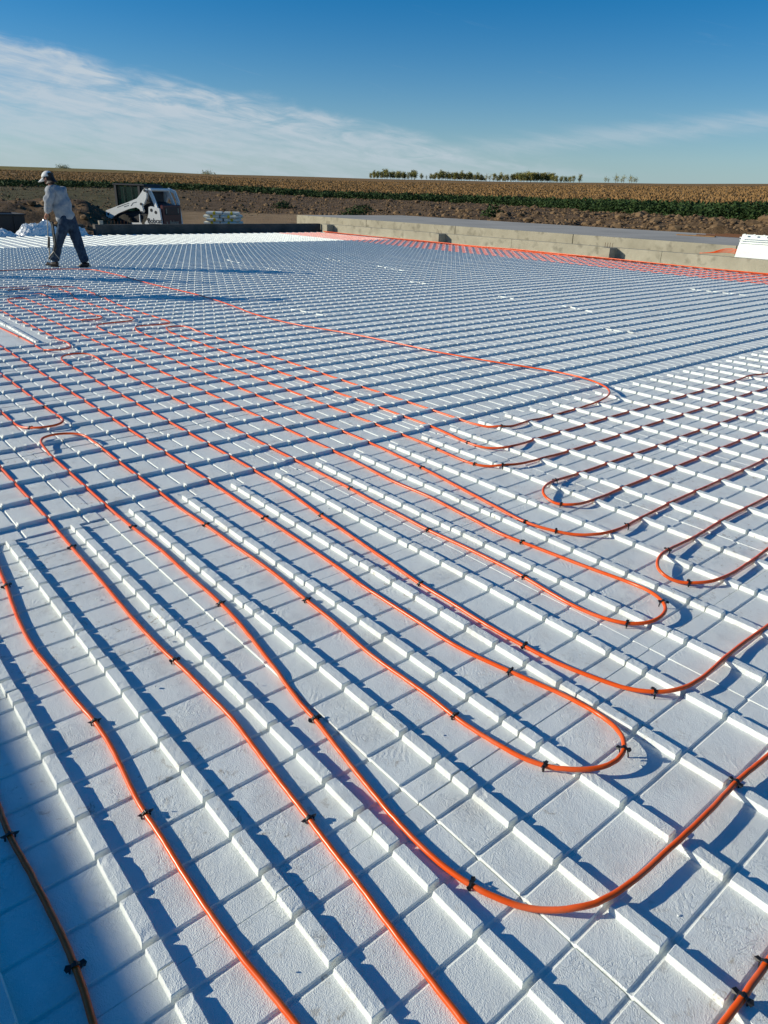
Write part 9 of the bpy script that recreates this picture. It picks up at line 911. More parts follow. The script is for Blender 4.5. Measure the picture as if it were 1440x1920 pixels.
for (nm, (x, y, z), ang) in CLIPS:
    c_ = clip0 if first else clip0.copy()
    if not first: link(c_)
    first = False
    c_.location = (x, y, z); c_.rotation_euler = (0, 0, ang+rnd.uniform(-.15, .15)+(PI if rnd.random() < .5 else 0))
    c_.rotation_euler[0] = rnd.uniform(-.2, .2); c_.scale = (rnd.uniform(.85, 1.1), rnd.uniform(.92, 1.08), rnd.uniform(.98, 1.06))
    i = cnt.get(nm, 0); cnt[nm] = i+1
    tot = sum(1 for q in CLIPS if q[0] == nm)
    lab = 'black plastic clip on %s' % SH[nm] if tot == 1 else 'black plastic clip, %s one on %s' % (ORD[i], SH[nm])
    tag(c_, lab, 'clip', 'black clips holding the pipes')
# pipes already laid along the sunny wall: a band of parallel runs and a bundle at its foot
gapY = {}
for (jj, k, kind, x, y, th, z) in PANELS:
    if kind in 'MX' and y > 14.2: gapY.setdefault(k, []).append((x, y, th, z))
n_ = 0
for k in sorted(gapY):
    for m_ in range(4):
        off = -.5334+.3048*m_; pts = []
        for (x, y, th, z) in sorted(gapY[k]):
            for s in (-.45, -.15, .15, .45): pts.append((x+s, y+off+s*th+rnd.uniform(-.002, .002), z+.0085+rnd.uniform(0, .0015)))
        if y+off < 15.75 or len(pts) < 4 or n_ >= 14 or y+off > 17.75: continue
        pipe('heating_pipe', pts, 'orange pipe in the band by the sunlit wall, %s from the floor side' % ORD[n_], 6, .0076); n_ += 1
for i in range(5):
    pts = []; x = -23.0
    while x < 0:
        zz = .03+.018*(i // 2)+.008*math.sin(x*.9+i)+(.02*math.exp(-((x+12.5)/1.2)**2))
        pts.append((x, 17.92-.035*i+.03*math.sin(x*.55+i*.4)-.28*math.exp(-((x+12.6)/1.6)**2)*(i < 2), zz)); x += .4
    pipe('heating_pipe', pts, 'orange supply pipe in the bundle along the wall foot, %s out from the wall' % ORD[i], 6, .0115)
# strips of torn foam standing up from far panel seams
for i, (a, b_) in enumerate(STRIPS):
    a = Vector((*a, 0)); b_ = Vector((*b_, 0)); d = b_-a; L = d.length; ang = math.atan2(d.y, d.x); n = max(3, int(L/.15)); mb = MB()
    for s in range(n):
        c_ = a+d*((s+.5)/n); mb.box((c_.x, c_.y+rnd.uniform(-.012, .012), .015+rnd.uniform(-.006, .004)), (L/n*.8, .009, .018), ang+rnd.uniform(-.05, .05), bev=.003)
    tag(mb.build('foam_strip', MT['foam']), 'raised sliver of white foam along a far panel seam, %s from the left wall' % ORD[i], 'foam strip', 'foam slivers on the far floor')
# small foam crumbs on near panels
mb = MB()
for i in range(120):
    x = rnd.uniform(-2, 3.2); y = rnd.uniform(-.6, 5.5); s = rnd.uniform(.0012, .0032)
    mb.box((x, y, .0055+s*.6), (s*2, s*1.6, s*1.6), rnd.uniform(0, 3))
tag(mb.build('foam_crumbs', MT['foam']), kind='stuff')
# ------------------------------------------------------------------ behind the sunny wall: foam stack, pipe ends, steel
st = empty('foam_stack_lean', (-5.35, 19.02, .28))
st.name = 'leaning_panel'
mb = MB(); mb.box((0, 0, .29), (1.22, .05, .60), tilt=('X', -.35), bev=.004); mb.build('board', MT['foam'], st)
for i in range(5):
    q = MB(); q.box((-.5+.25*i, -.03, .575), (.06, .03, .035), tilt=('X', -.35), bev=.006); q.build('knob', MT['foam'], st)
for i in range(8):
    q = MB(); q.box((0, -.045+.018*(7-i)*1.0-.055+.03, .045+.066*i), (1.2, .012, .02), tilt=('X', -.35), bev=.003); q.build('rib', MT['foam'], st)
tag(st, 'white foam panel leaning on edge behind the sunlit wall at the right', 'foam panel')
for i in range(4):
    pts = [(-6.85+.1*i, 18.75+.05*i, .34+.01*i), (-6.5, 18.85+.04*i, .37+.015*i), (-6.2, 18.95+.03*i, .40+.03*i), (-5.7, 19.0, .36+.03*i)]
    pipe('heating_pipe', catmull(pts, 4), 'loose orange pipe end beside the leaning foam panel, %s from below' % ORD[i], 6, .009)
for i in range(6):
    q = MB(); y0 = 24.3+.33*i; q.tube([(-9.95+.2*(i % 2), y0, .57+.015*(i % 2)), (-6.0, y0-.25, .58), (-3.0, y0-.4, .57)], .018, 6)
    tag(q.build('steel_bar', MT['steel']), 'rusty steel bar lying on the grey slab at the right, %s from the front' % ORD[i], 'bar', 'steel bars on the slab')
q = MB(); q.box((-9.6, 23.6, .565), (1.3, .12, .03), .1); tag(q.build('board', MT['wood']), 'short pale board lying on the grey slab before the steel bars', 'board')
# ------------------------------------------------------------------ far opening: plastic film, container, bucket
def film(name, cx, cy, sx, sy, h, seed, label):
    nx, ny = 34, 30; V = []; F = []
    for i in range(nx):
        for j in range(ny):
            u, v = i/(nx-1)*2-1, j/(ny-1)*2-1; e = max(0, 1-(abs(u)**3)) * max(0, 1-(abs(v)**3))
            p = Vector((u*2.2, v*2.2, seed))
            rid = abs(noise.noise(p*1.2))*.9+abs(noise.noise(p*2.6))*.45+noise.noise(p*6)*.12
            V.append((cx+u*sx+.06*noise.noise(p*4+Vector((9, 0, 0))), cy+v*sy+.06*noise.noise(p*4+Vector((0, 9, 0))), h*e*(.55+.75*rid)+.01))
    for i in range(nx-1):
        for j in range(ny-1): F.append((i*ny+j, (i+1)*ny+j, (i+1)*ny+j+1, i*ny+j+1))
    o = mesh(name, V, F, MT['film'], False)
    return tag(o, label, 'plastic sheet', 'crumpled plastic by the far opening')
film('plastic_film', -24.0, 6.75, .55, .72, .46, 3, 'large crumpled heap of clear plastic wrap behind the walking man')
film('plastic_film', -23.9, 7.75, .45, .50, .40, 8, 'small bluish heap of plastic wrap right against the walking man')
film('plastic_film', -23.8, 5.35, .50, .62, .24, 15, 'low flat heap of plastic wrap at the left edge')
ct = empty('waste_container', (-26.9, 6.05, -.15))
q = MB(); q.box((0, 0, .42), (1.6, 1.7, .84), bev=.02); q.build('body', MT['dark'], ct)
q = MB()
for s in (-1, 1): q.box((0, s*.87, .85), (1.72, .06, .06), bev=.01); q.box((s*.82, 0, .85), (.06, 1.68, .06), bev=.01)
q.build('rim', MT['dark'], ct)
for s in (-.5, 0, .5): q = MB(); q.box((.815, s, .42), (.05, .07, .74), bev=.01); q.build('stiffener', MT['dark'], ct)
ct.scale = (1, 1, .85)
tag(ct, 'black steel container at the left edge beyond the plastic wrap', 'container')
q = MB(); q.tube([(-24.0, 8.85, WT-.02), (-24.0, 8.85, WT+.13)], [.075, .09], 14); o = q.build('bucket', MT['bucket']); tag(o, 'small tan bucket standing on the shaded wall beside the man', 'bucket')
for i in range(7):
    q = MB(); y_ = 9.1+.12*i; q.tube([(-24.02, y_, WT-.05), (-24.02+.02*(i % 2), y_+.01, WT+.09+.03*(i % 3))], .006, 5)
    tag(q.build('rebar', MT['steel']), 'short rusty bar on the shaded wall, %s one right of the bucket' % ORD[i], 'rebar', 'bars on the shaded wall')
def blob(name, c, rx, ry, h, mat, label, cat, seed=1, amp=.25):
    nx = 26; V = []; F = []
    for i in range(nx):
        for j in range(nx):
            u, v = i/(nx-1)*2-1, j/(nx-1)*2-1; d = math.hypot(u, v); e = max(0, 1-d)**.8
            zz = h*e*(1+amp*2*noise.noise(Vector((u*3, v*3, seed))))+.12*h*noise.noise(Vector((u*8, v*8, seed)))*(e > 0)
            V.append((c[0]+u*rx, c[1]+v*ry, c[2]-.15+zz))
    for i in range(nx-1):
        for j in range(nx-1): F.append((i*nx+j, (i+1)*nx+j, (i+1)*nx+j+1, i*nx+j+1))
    return tag(mesh(name, V, F, mat, False), label, cat)
MT['peat'] = varied('black_topsoil', (.012, .010, .008), (.03, .024, .018), 2, .95, .6, 8, .05)
blob('soil_mound', (-40.1, 11.0, terrain(-40.1, 11.0)), 1.2, 1.5, .95, MT['peat'], 'black topsoil mound in the middle distance left of the man', 'mound', 2)
blob('soil_mound', (-30.4, 9.2, terrain(-30.4, 9.2)-.1), 1.5, 1.1, .55, MT['soil'], 'brown soil heap sloping behind the black container', 'mound', 5)
tr = empty('flatbed_trailer', (-41.5, 7.6, terrain(-41.5, 7.6)), math.radians(-58))
q = MB(); q.box((0, 0, .55), (5.0, 2.0, .14), bev=.02); q.build('deck', MT['dark'], tr)
q = MB(); q.box((0, 0, .66), (5.02, 2.02, .04)); q.build('deck_boards', MT['wood'], tr)
for sx_ in (-.45, .45):
    for sy_ in (-1.05, 1.05):
        q = MB(); q.tube([(sx_, sy_-.1, .36), (sx_, sy_+.1, .36)], .36, 18); q.build('wheel', MT['rubber'], tr)
tag(tr, 'dark flatbed trailer in the far left distance', 'trailer')
ld = empty('fuel_tank', (-41.9, 6.6, terrain(-41.5, 7.6)+.69), math.radians(-58))
q = MB(); q.box((0, 0, .42), (2.6, 1.4, .84), bev=.18); q.build('body', MT['dark'], ld)
q = MB(); q.tube([(0, 0, .8), (0, 0, .93)], .16, 14); q.build('cap', MT['dark'], ld)
tag(ld, 'black tank riding on the flatbed trailer at the left edge', 'tank')
# pallet of white sacks behind the far wall
bx = empty('sack_pallet', (-25.6, 14.55, .1), math.radians(52))
q = MB()
for s in range(5): q.box((0, -.5+.25*s, .02), (1.2, .1, .025))
for s in (-.5, 0, .5): q.box((s, 0, .08), (.1, 1.1, .09))
q.build('deck', MT['wood'], bx); bx.scale = (1.2, 1.2, 1)
tag(bx, 'wooden pallet carrying white sacks beyond the shaded wall', 'pallet')
z0 = bx.location.z
for i in range(14):
    ly, c_, r_ = i // 4, i % 2, (i // 2) % 2
    sk = empty('sack', (-25.6, 14.55, z0+.14+.125*ly), math.radians(52)+(.1 if ly % 2 else -.06))
    sk.scale = (1.22, 1.22, 1.05)
    q = MB(); q.box((-.28+.57*c_+.02*(ly % 2), -.26+.52*r_, .06), (.54, .50, .122), rnd.uniform(-.05, .05), bev=.035); q.build('sack_cloth', MT['bag'], sk)
    q = MB(); q.box((-.28+.57*c_+.02*(ly % 2), -.26+.52*r_, .0625), (.09, .508, .125), 0, bev=.033); q.build('yellow_print', MT['yellow'], sk)
    tag(sk, 'white sack with yellow print, %s layer of the pallet, %s sack of it' % (ORD[ly], ORD[i % 4]), 'sack', 'white sacks stacked on the pallet')
for (x, y, s) in ((-34.1, 24.1, .28), (-47, 15.2, .3), (-33, 19.2, .12), (-29.5, 22.6, .13)):
    q = blob('litter', (x, y, terrain(x, y)+.1), s*.6, s*.6, s*1.2, MT['bag'], 'small white scrap lying on the bare soil', 'scrap', int(s*50)); q['group'] = 'white scraps on the soil'
# ------------------------------------------------------------------ skid steer loader
def loader():
    r = empty('skid_steer_loader', (-28.36, 13.49, -.195), math.radians(212))
    # local x forward from the rear, y to the machine's left, z up; left side plane is y = +.8
    def q9(X, Y): return ((296.7-(190+X/9))/31.9, (428-(330+Y/9))/40.3)
    W = .80
    arm = [q9(*p) for p in ((105, 560), (300, 482), (500, 405), (630, 350), (690, 280), (745, 205), (770, 192), (800, 205), (792, 250), (782, 330), (735, 430), (700, 470), (712, 555), (700, 580), (682, 570), (650, 515), (600, 490), (480, 522), (300, 600), (215, 655), (180, 690), (120, 700), (105, 650))]
    lnk = [q9(*p) for p in ((780, 235), (800, 205), (830, 225), (870, 330), (912, 480), (880, 495), (850, 400), (815, 300))]
    for s in (1, -1):
        q = MB(); q.prism(arm, s*(W+.0), s*(W+.13)); a = q.build('lift_arm', MT['white'], r)
        q = MB(); q.prism(lnk, s*(W-.1), s*(W-.005)); q.build('rear_link', MT['white'], r)
        for (X, Y, rr) in ((765, 222, .06), (805, 240, .055), (690, 436, .06), (120, 680, .06), (690, 560, .04)):
            x, z = q9(X, Y); q = MB(); q.tube([(x, s*(W+.12), z), (x, s*(W+.15), z)], rr, 14); q.build('pin', MT['dark'], a)
        # stripes and emblem on the arm side
        yy = s*(W+.131)
        sp1 = [q9(*p) for p in ((300, 498), (500, 422), (502, 430), (302, 507))]
        q = MB(); q.prism(sp1, yy, yy+s*.003); q.build('stripe', MT['dark'], a)
        sp2 = [q9(*p) for p in ((520, 470), (560, 420), (625, 402), (625, 410), (566, 428), (532, 472))]
        q = MB(); q.prism(sp2, yy, yy+s*.003); q.build('stripe', MT['dark'], a)
        q = MB()
        for k in range(4): q.prism([q9(*p) for p in ((415+20*k, 482-7*k), (428+20*k, 477-7*k), (430+20*k, 490-7*k), (416+20*k, 496-7*k))], yy, yy+s*.003)
        q.build('lettering', MT['dark'], a)
        em = [q9(*p) for p in ((118, 590), (130, 603), (145, 596), (162, 585), (158, 605), (152, 625), (140, 640), (122, 628), (132, 612), (120, 606))]
        q = MB(); q.prism(em, yy, yy+s*.003); q.build('emblem', MT['dark'], a)
        # body side
        bodyp = [q9(*p) for p in ((795, 480), (830, 465), (945, 490), (960, 500), (985, 880), (800, 880), (770, 800), (705, 740), (750, 680), (785, 580))]
        q = MB(); q.prism(bodyp, s*(W-.02), s*(W+.10)); sd_ = q.build('side_panel', MT['white'], r)
        for (X, Y) in ((835, 528), (902, 560)):
            x, z = q9(X, Y); q = MB(); q.tube([(x, s*(W+.09), z), (x, s*(W+.104), z)], .075, 16); q.build('vent', MT['dark'], sd_)
        q = MB(); q.prism([q9(*p) for p in ((775, 738), (885, 738), (885, 757), (775, 757))], s*(W+.1), s*(W+.103)); q.prism([q9(*p) for p in ((893, 740), (945, 740), (945, 757), (893, 757))], s*(W+.1), s*(W+.103)); q.build('stripe', MT['dark'], sd_)
        sk = [q9(*p) for p in ((360, 775), (390, 738), (710, 735), (775, 795), (775, 850), (360, 850))]
        q = MB(); q.prism(sk, s*(W-.05), s*(W+.06)); q.build('skirt', MT['white'], r)
        q = MB(); x0_, z0_ = q9(618, 735); x1_, z1_ = q9(618, 600); q.tube([(x0_, s*(W-.02), z0_), (x1_, s*(W-.02), z1_)], [.04, .025], 8); q.build('cylinder_rod', MT['white'], r)
        q = MB(); x0_, z0_ = q9(700, 560); x1_, z1_ = q9(350, 700); q.tube([(x0_, s*(W-.12), z0_-.1), (x1_, s*(W-.12), z1_)], .055, 10); q.build('lift_cylinder', MT['dark'], r)
    # chassis, cab, engine cover, tailgate
    q = MB(); q.box((1.25, 0, .50), (2.5, 1.5, .62), bev=.04); q.build('chassis', MT['dark'], r)
    cabz0, cabz1 = .78, 2.02
    cab = empty('cab'); cab.parent = r
    q = MB()
    for (x, y) in ((2.5, .62), (2.5, -.62), (1.18, .62), (1.18, -.62)): q.box((x, y, (cabz0+cabz1)/2), (.11, .10, cabz1-cabz0), bev=.015)
    q.box((1.84, .62, .84), (1.35, .07, .14)); q.box((1.84, -.62, .84), (1.35, .07, .14))
    q.box((1.84, 0, .80), (1.4, 1.3, .06)); q.build('frame', MT['dark'], cab)
    q = MB(); q.box((1.75, 0, 2.05), (1.75, 1.36, .09), bev=.03); q.build('roof', MT['dark'], cab)
    for s in (1, -1): q = MB(); q.box((1.86, s*.60, 1.42), (1.2, .012, 1.08)); q.build('pane', MT['glass'], cab)
    for s in (1, -1):
        for k in range(2): q = MB(); q.box((1.6+.45*k, s*.635, 1.42), (.016, .016, 1.06)); q.build('grille_bar', MT['dark'], cab)
    q = MB(); q.box((1.45, 0, 1.15), (.5, .5, .12), bev=.03); q.box((1.25, 0, 1.45), (.12, .5, .6), bev=.03); q.build('seat', MT['dark'], cab)
    q = MB(); q.box((.98, 0, 1.42), (.55, 1.22, 1.22), bev=.03); q.build('rear_housing', MT['dark'], cab)
    q = MB(); q.prism([(.05, .8), (1.15, .8), (1.15, 1.62), (.75, 1.35), (.05, 1.16)], -.64, .64); q.build('engine_cover', MT['dark'], r)
    tg = MB(); tg.box((-.03, 0, .72), (.12, 1.50, .98), bev=.03); tgo = tg.build('tailgate', MT['maroon'], r)
    q = MB(); q.box((-.095, 0, .94), (.02, 1.16, .34), bev=.008); q.build('grille', MT['dark'], tgo)
    for k in range(5): q = MB(); q.box((-.108, 0, .82+.06*k), (.012, .9, .018)); q.build('slat', MT['maroon'], tgo)
    for s in (-1, 1): q = MB(); q.box((-.11, s*.50, .95), (.02, .05, .22), bev=.006); q.build('lamp', MT['bucket'], tgo)
    # cross tube between the rear links and the far arm heel
    q = MB(); q.tube([(.5, -.8, 1.86), (.5, .8, 1.86)], .07, 12); q.build('cross_tube', MT['white'], r)
    q = MB(); q.prism([(.55, 1.96), (.18, 1.84), (.0, 1.35), (.03, 1.1), (.13, 1.1), (.15, 1.4), (.28, 1.72), (.55, 1.84)], -.88, -.80); q.build('rear_link', MT['white'], r)
    wheel = None
    for x in (.62, 2.05):
        for s in (1, -1):
            wh = empty('wheel', (x, s*.74, .34)); wh.parent = r
            q = MB(); n_ = 22
            q.tube([(0, -.14, 0), (0, -.13, 0), (0, .13, 0), (0, .14, 0)], [.36, .41, .41, .36], n_)
            for k in range(18):
                a_ = 2*PI*k/18
                for sy in (-1, 1):
                    q.box((.415*math.cos(a_+sy*.09), sy*.07, .415*math.sin(a_+sy*.09)), (.045, .13, .05), tilt=('Y', -a_))
            q.build('tyre', MT['rubber'], wh)
            q = MB(); q.tube([(0, s*.12, 0), (0, s*.15, 0)], [.22, .2], 16); q.build('rim', MT['dark'], wh)
    q = MB(); q.box((3.05, 0, .62), (.12, 1.5, .5), bev=.03); q.tube([(2.95, -.85, .5), (2.95, .85, .5)], .05, 10); q.build('coupler', MT['dark'], r)
    def text(body, size, parent, mat):
        cu = bpy.data.curves.new('lettering', 'FONT'); cu.body = body; cu.size = size; cu.extrude = .002; cu.align_x = 'CENTER'; cu.align_y = 'CENTER'; cu.offset = .006
        o = bpy.data.objects.new('lettering', cu); link(o); bpy.context.view_layer.update()
        dg = bpy.context.evaluated_depsgraph_get(); me = bpy.data.meshes.new_from_object(o.evaluated_get(dg)); bpy.data.objects.remove(o)
        me.materials.clear(); me.materials.append(mat); o = bpy.data.objects.new('lettering', me); link(o); o.parent = parent; return o
    x_, z_ = q9(872, 697)
    t1 = text('Bobcat', .30, r, MT['dark']); t1.location = (x_, W+.104, z_); t1.rotation_euler = (PI/2, 0, PI); t1.scale = (.95, 1, 1)
    t2 = text('Bobcat', .26, tgo, MT['bucket']); t2.location = (-.095, -.12, .42); t2.rotation_euler = (PI/2, 0, -PI/2)
    e2 = MB(); e2.add([(0, .0, 0), (0, .07, .03), (0, .15, .08), (0, .10, .0), (0, .13, -.05), (0, .04, -.07), (0, .06, -.02), (0, .01, .08)], [(0, 1, 7), (1, 2, 3), (3, 4, 5), (5, 6, 3), (6, 0, 1), (6, 1, 3)])
    o = e2.build('emblem', MT['bucket'], tgo); o.location = (-.096, .42, .42)
    e3 = MB(); e3.add([(0, 0, 0), (-.07, 0, .03), (-.13, 0, .08), (-.1, 0, 0), (-.12, 0, -.05), (-.04, 0, -.07), (-.06, 0, -.02), (-.01, 0, .08)], [(0, 1, 7), (1, 2, 3), (3, 4, 5), (5, 6, 3), (6, 0, 1), (6, 1, 3)])
    o = e3.build('emblem', MT['dark'], r); o.location = (q9(775, 690)[0]+.08, W+.104, q9(775, 690)[1])
    r.scale = (.903,)*3
    tag(r, 'white skid steer loader with dark red tailgate parked beyond the shaded wall', 'loader')
    return r
loader()
# ------------------------------------------------------------------ the walking man (local x forward, y to his left)
def person(loc, rz, label, tool=True):
    r = empty('person', loc, rz)
    P = {}
    def S(pts): return [Vector(p) for p in pts]
    # naked body: pelvis, spine, neck, head, arms, legs, as one skin
    hipL, hipR = (.10, .10, .93), (.10, -.10, .93)
    B = [(.11, 0, .96), (.17, 0, 1.18), (.26, 0, 1.42), (.335, 0, 1.60), (.365, 0, 1.67), (.40, 0, 1.745), (.405, 0, 1.80),
         (.28, .18, 1.53), (.30, .25, 1.26), (.46, .13, 1.07), (.28, -.18, 1.53), (.34, -.24, 1.27), (.50, -.05, 1.12),
         hipL, (.235, .10, .52), (.33, .10, .13), hipR, (-.10, -.10, .50), (-.27, -.10, .12)]
    Ed = [(0, 1), (1, 2), (2, 3), (3, 4), (4, 5), (5, 6), (2, 7), (7, 8), (8, 9), (2, 10), (10, 11), (11, 12), (0, 13), (13, 14), (14, 15), (0, 16), (16, 17), (17, 18)]
    Rr = [(.13, .10), (.13, .11), (.14, .12), (.06, .06), (.055, .055), (.085, .075), (.08, .07), .06, .045, .03, .06, .045, .03, .08, .055, .04, .08, .055, .04]
    body = skin_obj('body', B, Ed, Rr, MT['skin'], r)
    # face: nose, brow and ear raised as small shapes joined into the same mesh
    q = MB(); q.tube([(.470, 0, 1.775), (.50, 0, 1.745), (.485, 0, 1.725)], [.008, .014, .008], 8)
    q.tube([(.47, 0, 1.70), (.487, 0, 1.694)], [.02, .012], 8); q.tube([(.455, 0, 1.665), (.472, 0, 1.668)], [.03, .016], 8)
    for s in (1, -1): q.tube([(.39, s*.068, 1.765), (.39, s*.085, 1.75), (.392, s*.07, 1.72)], [.012, .014, .008], 6)
    n_ = q.build('face', MT['skin'], r, True)
    # hands with five fingers each, curled round the tool
    for (hx, hy, hz, s) in ((.46, .13, 1.07, 1), (.50, -.05, 1.12, -1)):
        PV = [(hx-.02, hy, hz+.03), (hx+.03, hy-.01*s, hz-.03), (hx+.05, hy-.02*s, hz-.065)]; PE = [(0, 1), (1, 2)]; PR = [.028, (.042, .022), (.040, .02)]
        for f in range(4):
            b0 = Vector((hx+.065-.006*f, hy-.015*s, hz-.055-.012*f)); ln = (.040, .046, .042, .033)[f]
            n0 = len(PV); PV += [tuple(b0), tuple(b0+Vector((ln*.7, -s*.010, -ln*.35))), tuple(b0+Vector((ln*.6, -s*.045, -ln*.75))), tuple(b0+Vector((ln*.1, -s*.058, -ln*.8)))]
            PE += [(2, n0), (n0, n0+1), (n0+1, n0+2), (n0+2, n0+3)]; PR += [.011, .010, .009, .008]
        n0 = len(PV); PV += [(hx+.03, hy-.035*s, hz-.02), (hx+.05, hy-.06*s, hz-.04), (hx+.07, hy-.06*s, hz-.06)]; PE += [(1, n0), (n0, n0+1), (n0+1, n0+2)]; PR += [.014, .012, .010]
        skin_obj('hand', PV, PE, PR, MT['skin'], r, 1, 1)
    # sweatshirt
    Sv = [(.115, 0, .905), (.135, 0, 1.02), (.175, 0, 1.20), (.225, 0, 1.34), (.275, 0, 1.47), (.315, 0, 1.57), (.345, 0, 1.625),
          (.26, .19, 1.52), (.27, .255, 1.40), (.30, .275, 1.27), (.375, .22, 1.17), (.43, .155, 1.10), (.26, -.19, 1.52), (.28, -.255, 1.40), (.34, -.26, 1.27), (.42, -.15, 1.19), (.47, -.07, 1.14)]
    Se = [(0, 1), (1, 2), (2, 3), (3, 4), (4, 5), (5, 6), (4, 7), (7, 8), (8, 9), (9, 10), (10, 11), (4, 12), (12, 13), (13, 14), (14, 15), (15, 16)]
    Sr = [(.19, .165), (.215, .20), (.215, .205), (.215, .20), (.205, .18), (.12, .11), (.075, .075), .115, .095, .088, .075, .048, .115, .095, .088, .075, .048]
    sh = skin_obj('sweatshirt', Sv, Se, Sr, MT['grey_cloth'], r, 3)
    dk = bpy.data.textures.new('folds', 'CLOUDS'); dk.noise_scale = .12
    for v in sh.data.vertices:
        c = v.co; d = noise.noise(Vector((c.x*7+c.z*3, c.y*6, c.z*4)))*.022+noise.noise(c*17)*.007; v.co = c+v.normal*(d+.014*math.sin(c.z*26+c.y*9+c.x*5+3*noise.noise(c*5)))
    # jeans
    Jv = [(.13, 0, 1.12), (.11, 0, .94), (.11, .095, .87), (.17, .105, .70), (.235, .105, .53), (.27, .105, .36), (.31, .105, .20), (.33, .105, .12),
          (.08, -.095, .87), (.0, -.105, .68), (-.09, -.105, .50), (-.17, -.105, .32), (-.245, -.105, .17), (-.27, -.105, .10)]
    Je = [(0, 1), (1, 2), (2, 3), (3, 4), (4, 5), (5, 6), (6, 7), (1, 8), (8, 9), (9, 10), (10, 11), (11, 12), (12, 13)]
    Jr = [(.165, .15), (.185, .165), .14, .122, .105, .098, .095, .098, .14, .122, .105, .098, .095, .098]
    jn = skin_obj('jeans', Jv, Je, Jr, MT['denim'], r, 3)
    for v in jn.data.vertices:
        c = v.co; d = noise.noise(Vector((c.x*6, c.y*6, c.z*14)))*.012+noise.noise(c*22)*.004; v.co = c+v.normal*d
    # shoes
    for (ax, ay, az_, pitch) in ((.32, .105, .075, .26), (-.275, -.105, .065, -.18)):
        sv = [(ax-.07, ay, az_), (ax, ay, az_+.005), (ax+.10, ay, az_-.015), (ax+.20, ay, az_-.025+pitch*.16)]
        skin_obj('shoe', sv, [(0, 1), (1, 2), (2, 3)], [(.045, .05), (.05, .055), (.048, .038), (.036, .026)], MT['leather'], r, 2, 1)
        q = MB(); q.box((ax+.06, ay, .018+(.02 if pitch > 0 else .005)), (.30, .098, .022), tilt=('Y', -pitch*.6), bev=.006); q.build('sole', MT['black'], r)
    # hair and cap
    Hv = [(.365, 0, 1.79), (.345, 0, 1.75), (.325, 0, 1.68), (.30, 0, 1.635)]
    skin_obj('hair', Hv, [(0, 1), (1, 2), (2, 3)], [(.080, .085), (.080, .088), (.058, .066), (.04, .048)], MT['hair'], r, 2, 1)
    q = MB(); V = []; F = []; nr, ns = 7, 18
    for i in range(nr):
        ph = PI/2*i/(nr-1)
        for k in range(ns):
            th = 2*PI*k/ns; V.append((.410+.122*math.cos(th)*math.cos(ph), .100*math.sin(th)*math.cos(ph), 1.782+.112*math.sin(ph)-.02*math.cos(th)*math.cos(ph)))
    for i in range(nr-1):
        for k in range(ns): F.append((i*ns+k, i*ns+(k+1) % ns, (i+1)*ns+(k+1) % ns, (i+1)*ns+k))
    q.add(V, F)
    bv = []; 
    for k in range(9):
        th = -PI/2.4+PI/1.2*k/8
        bv += [(.405+.105*math.cos(th), .085*math.sin(th), 1.768), (.415+.112*math.cos(th)+.10*math.cos(th)**.7, .09*math.sin(th), 1.722-.045*math.cos(th))]
    q.add(bv, [(2*k, 2*k+1, 2*k+3, 2*k+2) for k in range(8)])
    o = q.build('cap', MT['cap'], r, True); m_ = o.modifiers.new('t', 'SOLIDIFY'); m_.thickness = .006
    # print across the shoulders of the sweatshirt
    tag(r, label, 'person')
    if tool:
        t_ = empty('clip_stapler', loc, rz)
        q = MB(); q.tube([(.50, .07, 1.06), (.505, .075, .60)], .009, 8); q.build('rod', MT['bucket'], t_)
        q = MB(); q.tube([(.47, .10, .62), (.47, .10, .40)], [.022, .028], 8); q.build('grip', MT['black'], t_)
        q = MB(); q.tube([(.46, .10, .42), (.425, .11, .14)], .014, 8); q.build('barrel', MT['bucket'], t_)
        q = MB(); pts = [(.50+.05*math.cos(a_), .06+.02*math.sin(a_), 1.03+.085*math.sin(a_)) for a_ in np.linspace(0, 2*PI, 13)]; q.tube(pts, .012, 6); q.build('handle', MT['black'], t_)
        for k in range(2):
            q = MB(); q.tube(catmull([(.33-.03*k, .235, .93), (.29-.03*k, .25, .75), (.25-.03*k, .25, .52), (.24-.02*k, .24, .38), (.34, .22, .26), (.40, .2, .18)], 4), .016, 6); q.build('magazine', MT['black'], t_)
        q = MB(); q.tube(catmull([(.305, .262, .93), (.265, .272, .75), (.225, .272, .50), (.26, .25, .35), (.13, .24, .2)], 4), .005, 5); q.build('rail', MT['bucket'], t_)
        tag(t_, 'long upright clip stapler with a black strip magazine held by the man', 'tool')
    for root in [r]+([t_] if tool else []):
        for ch in root.children:
            for v in ch.data.vertices: v.co.x -= .15*min(1, max(0, (v.co.z-.12)/.75))
        root.scale = (.97,)*3
    return r
FACE = math.radians(-140)
person((-12.985, 4.188, .0), FACE, 'man walking left in white cap, grey sweatshirt and blue jeans, seen from behind')
person((-12.75, 1.25, .0), math.radians(40), 'second man, added unseen just outside the left edge, only his shadow in view', False)  # guessed figure out of view, added to cast one long shadow streak
person((-9.9, 1.25, .0), math.radians(100), 'third man, added unseen just outside the left edge, only his shadow in view', False)  # likewise added unseen, for the nearer shadow streak
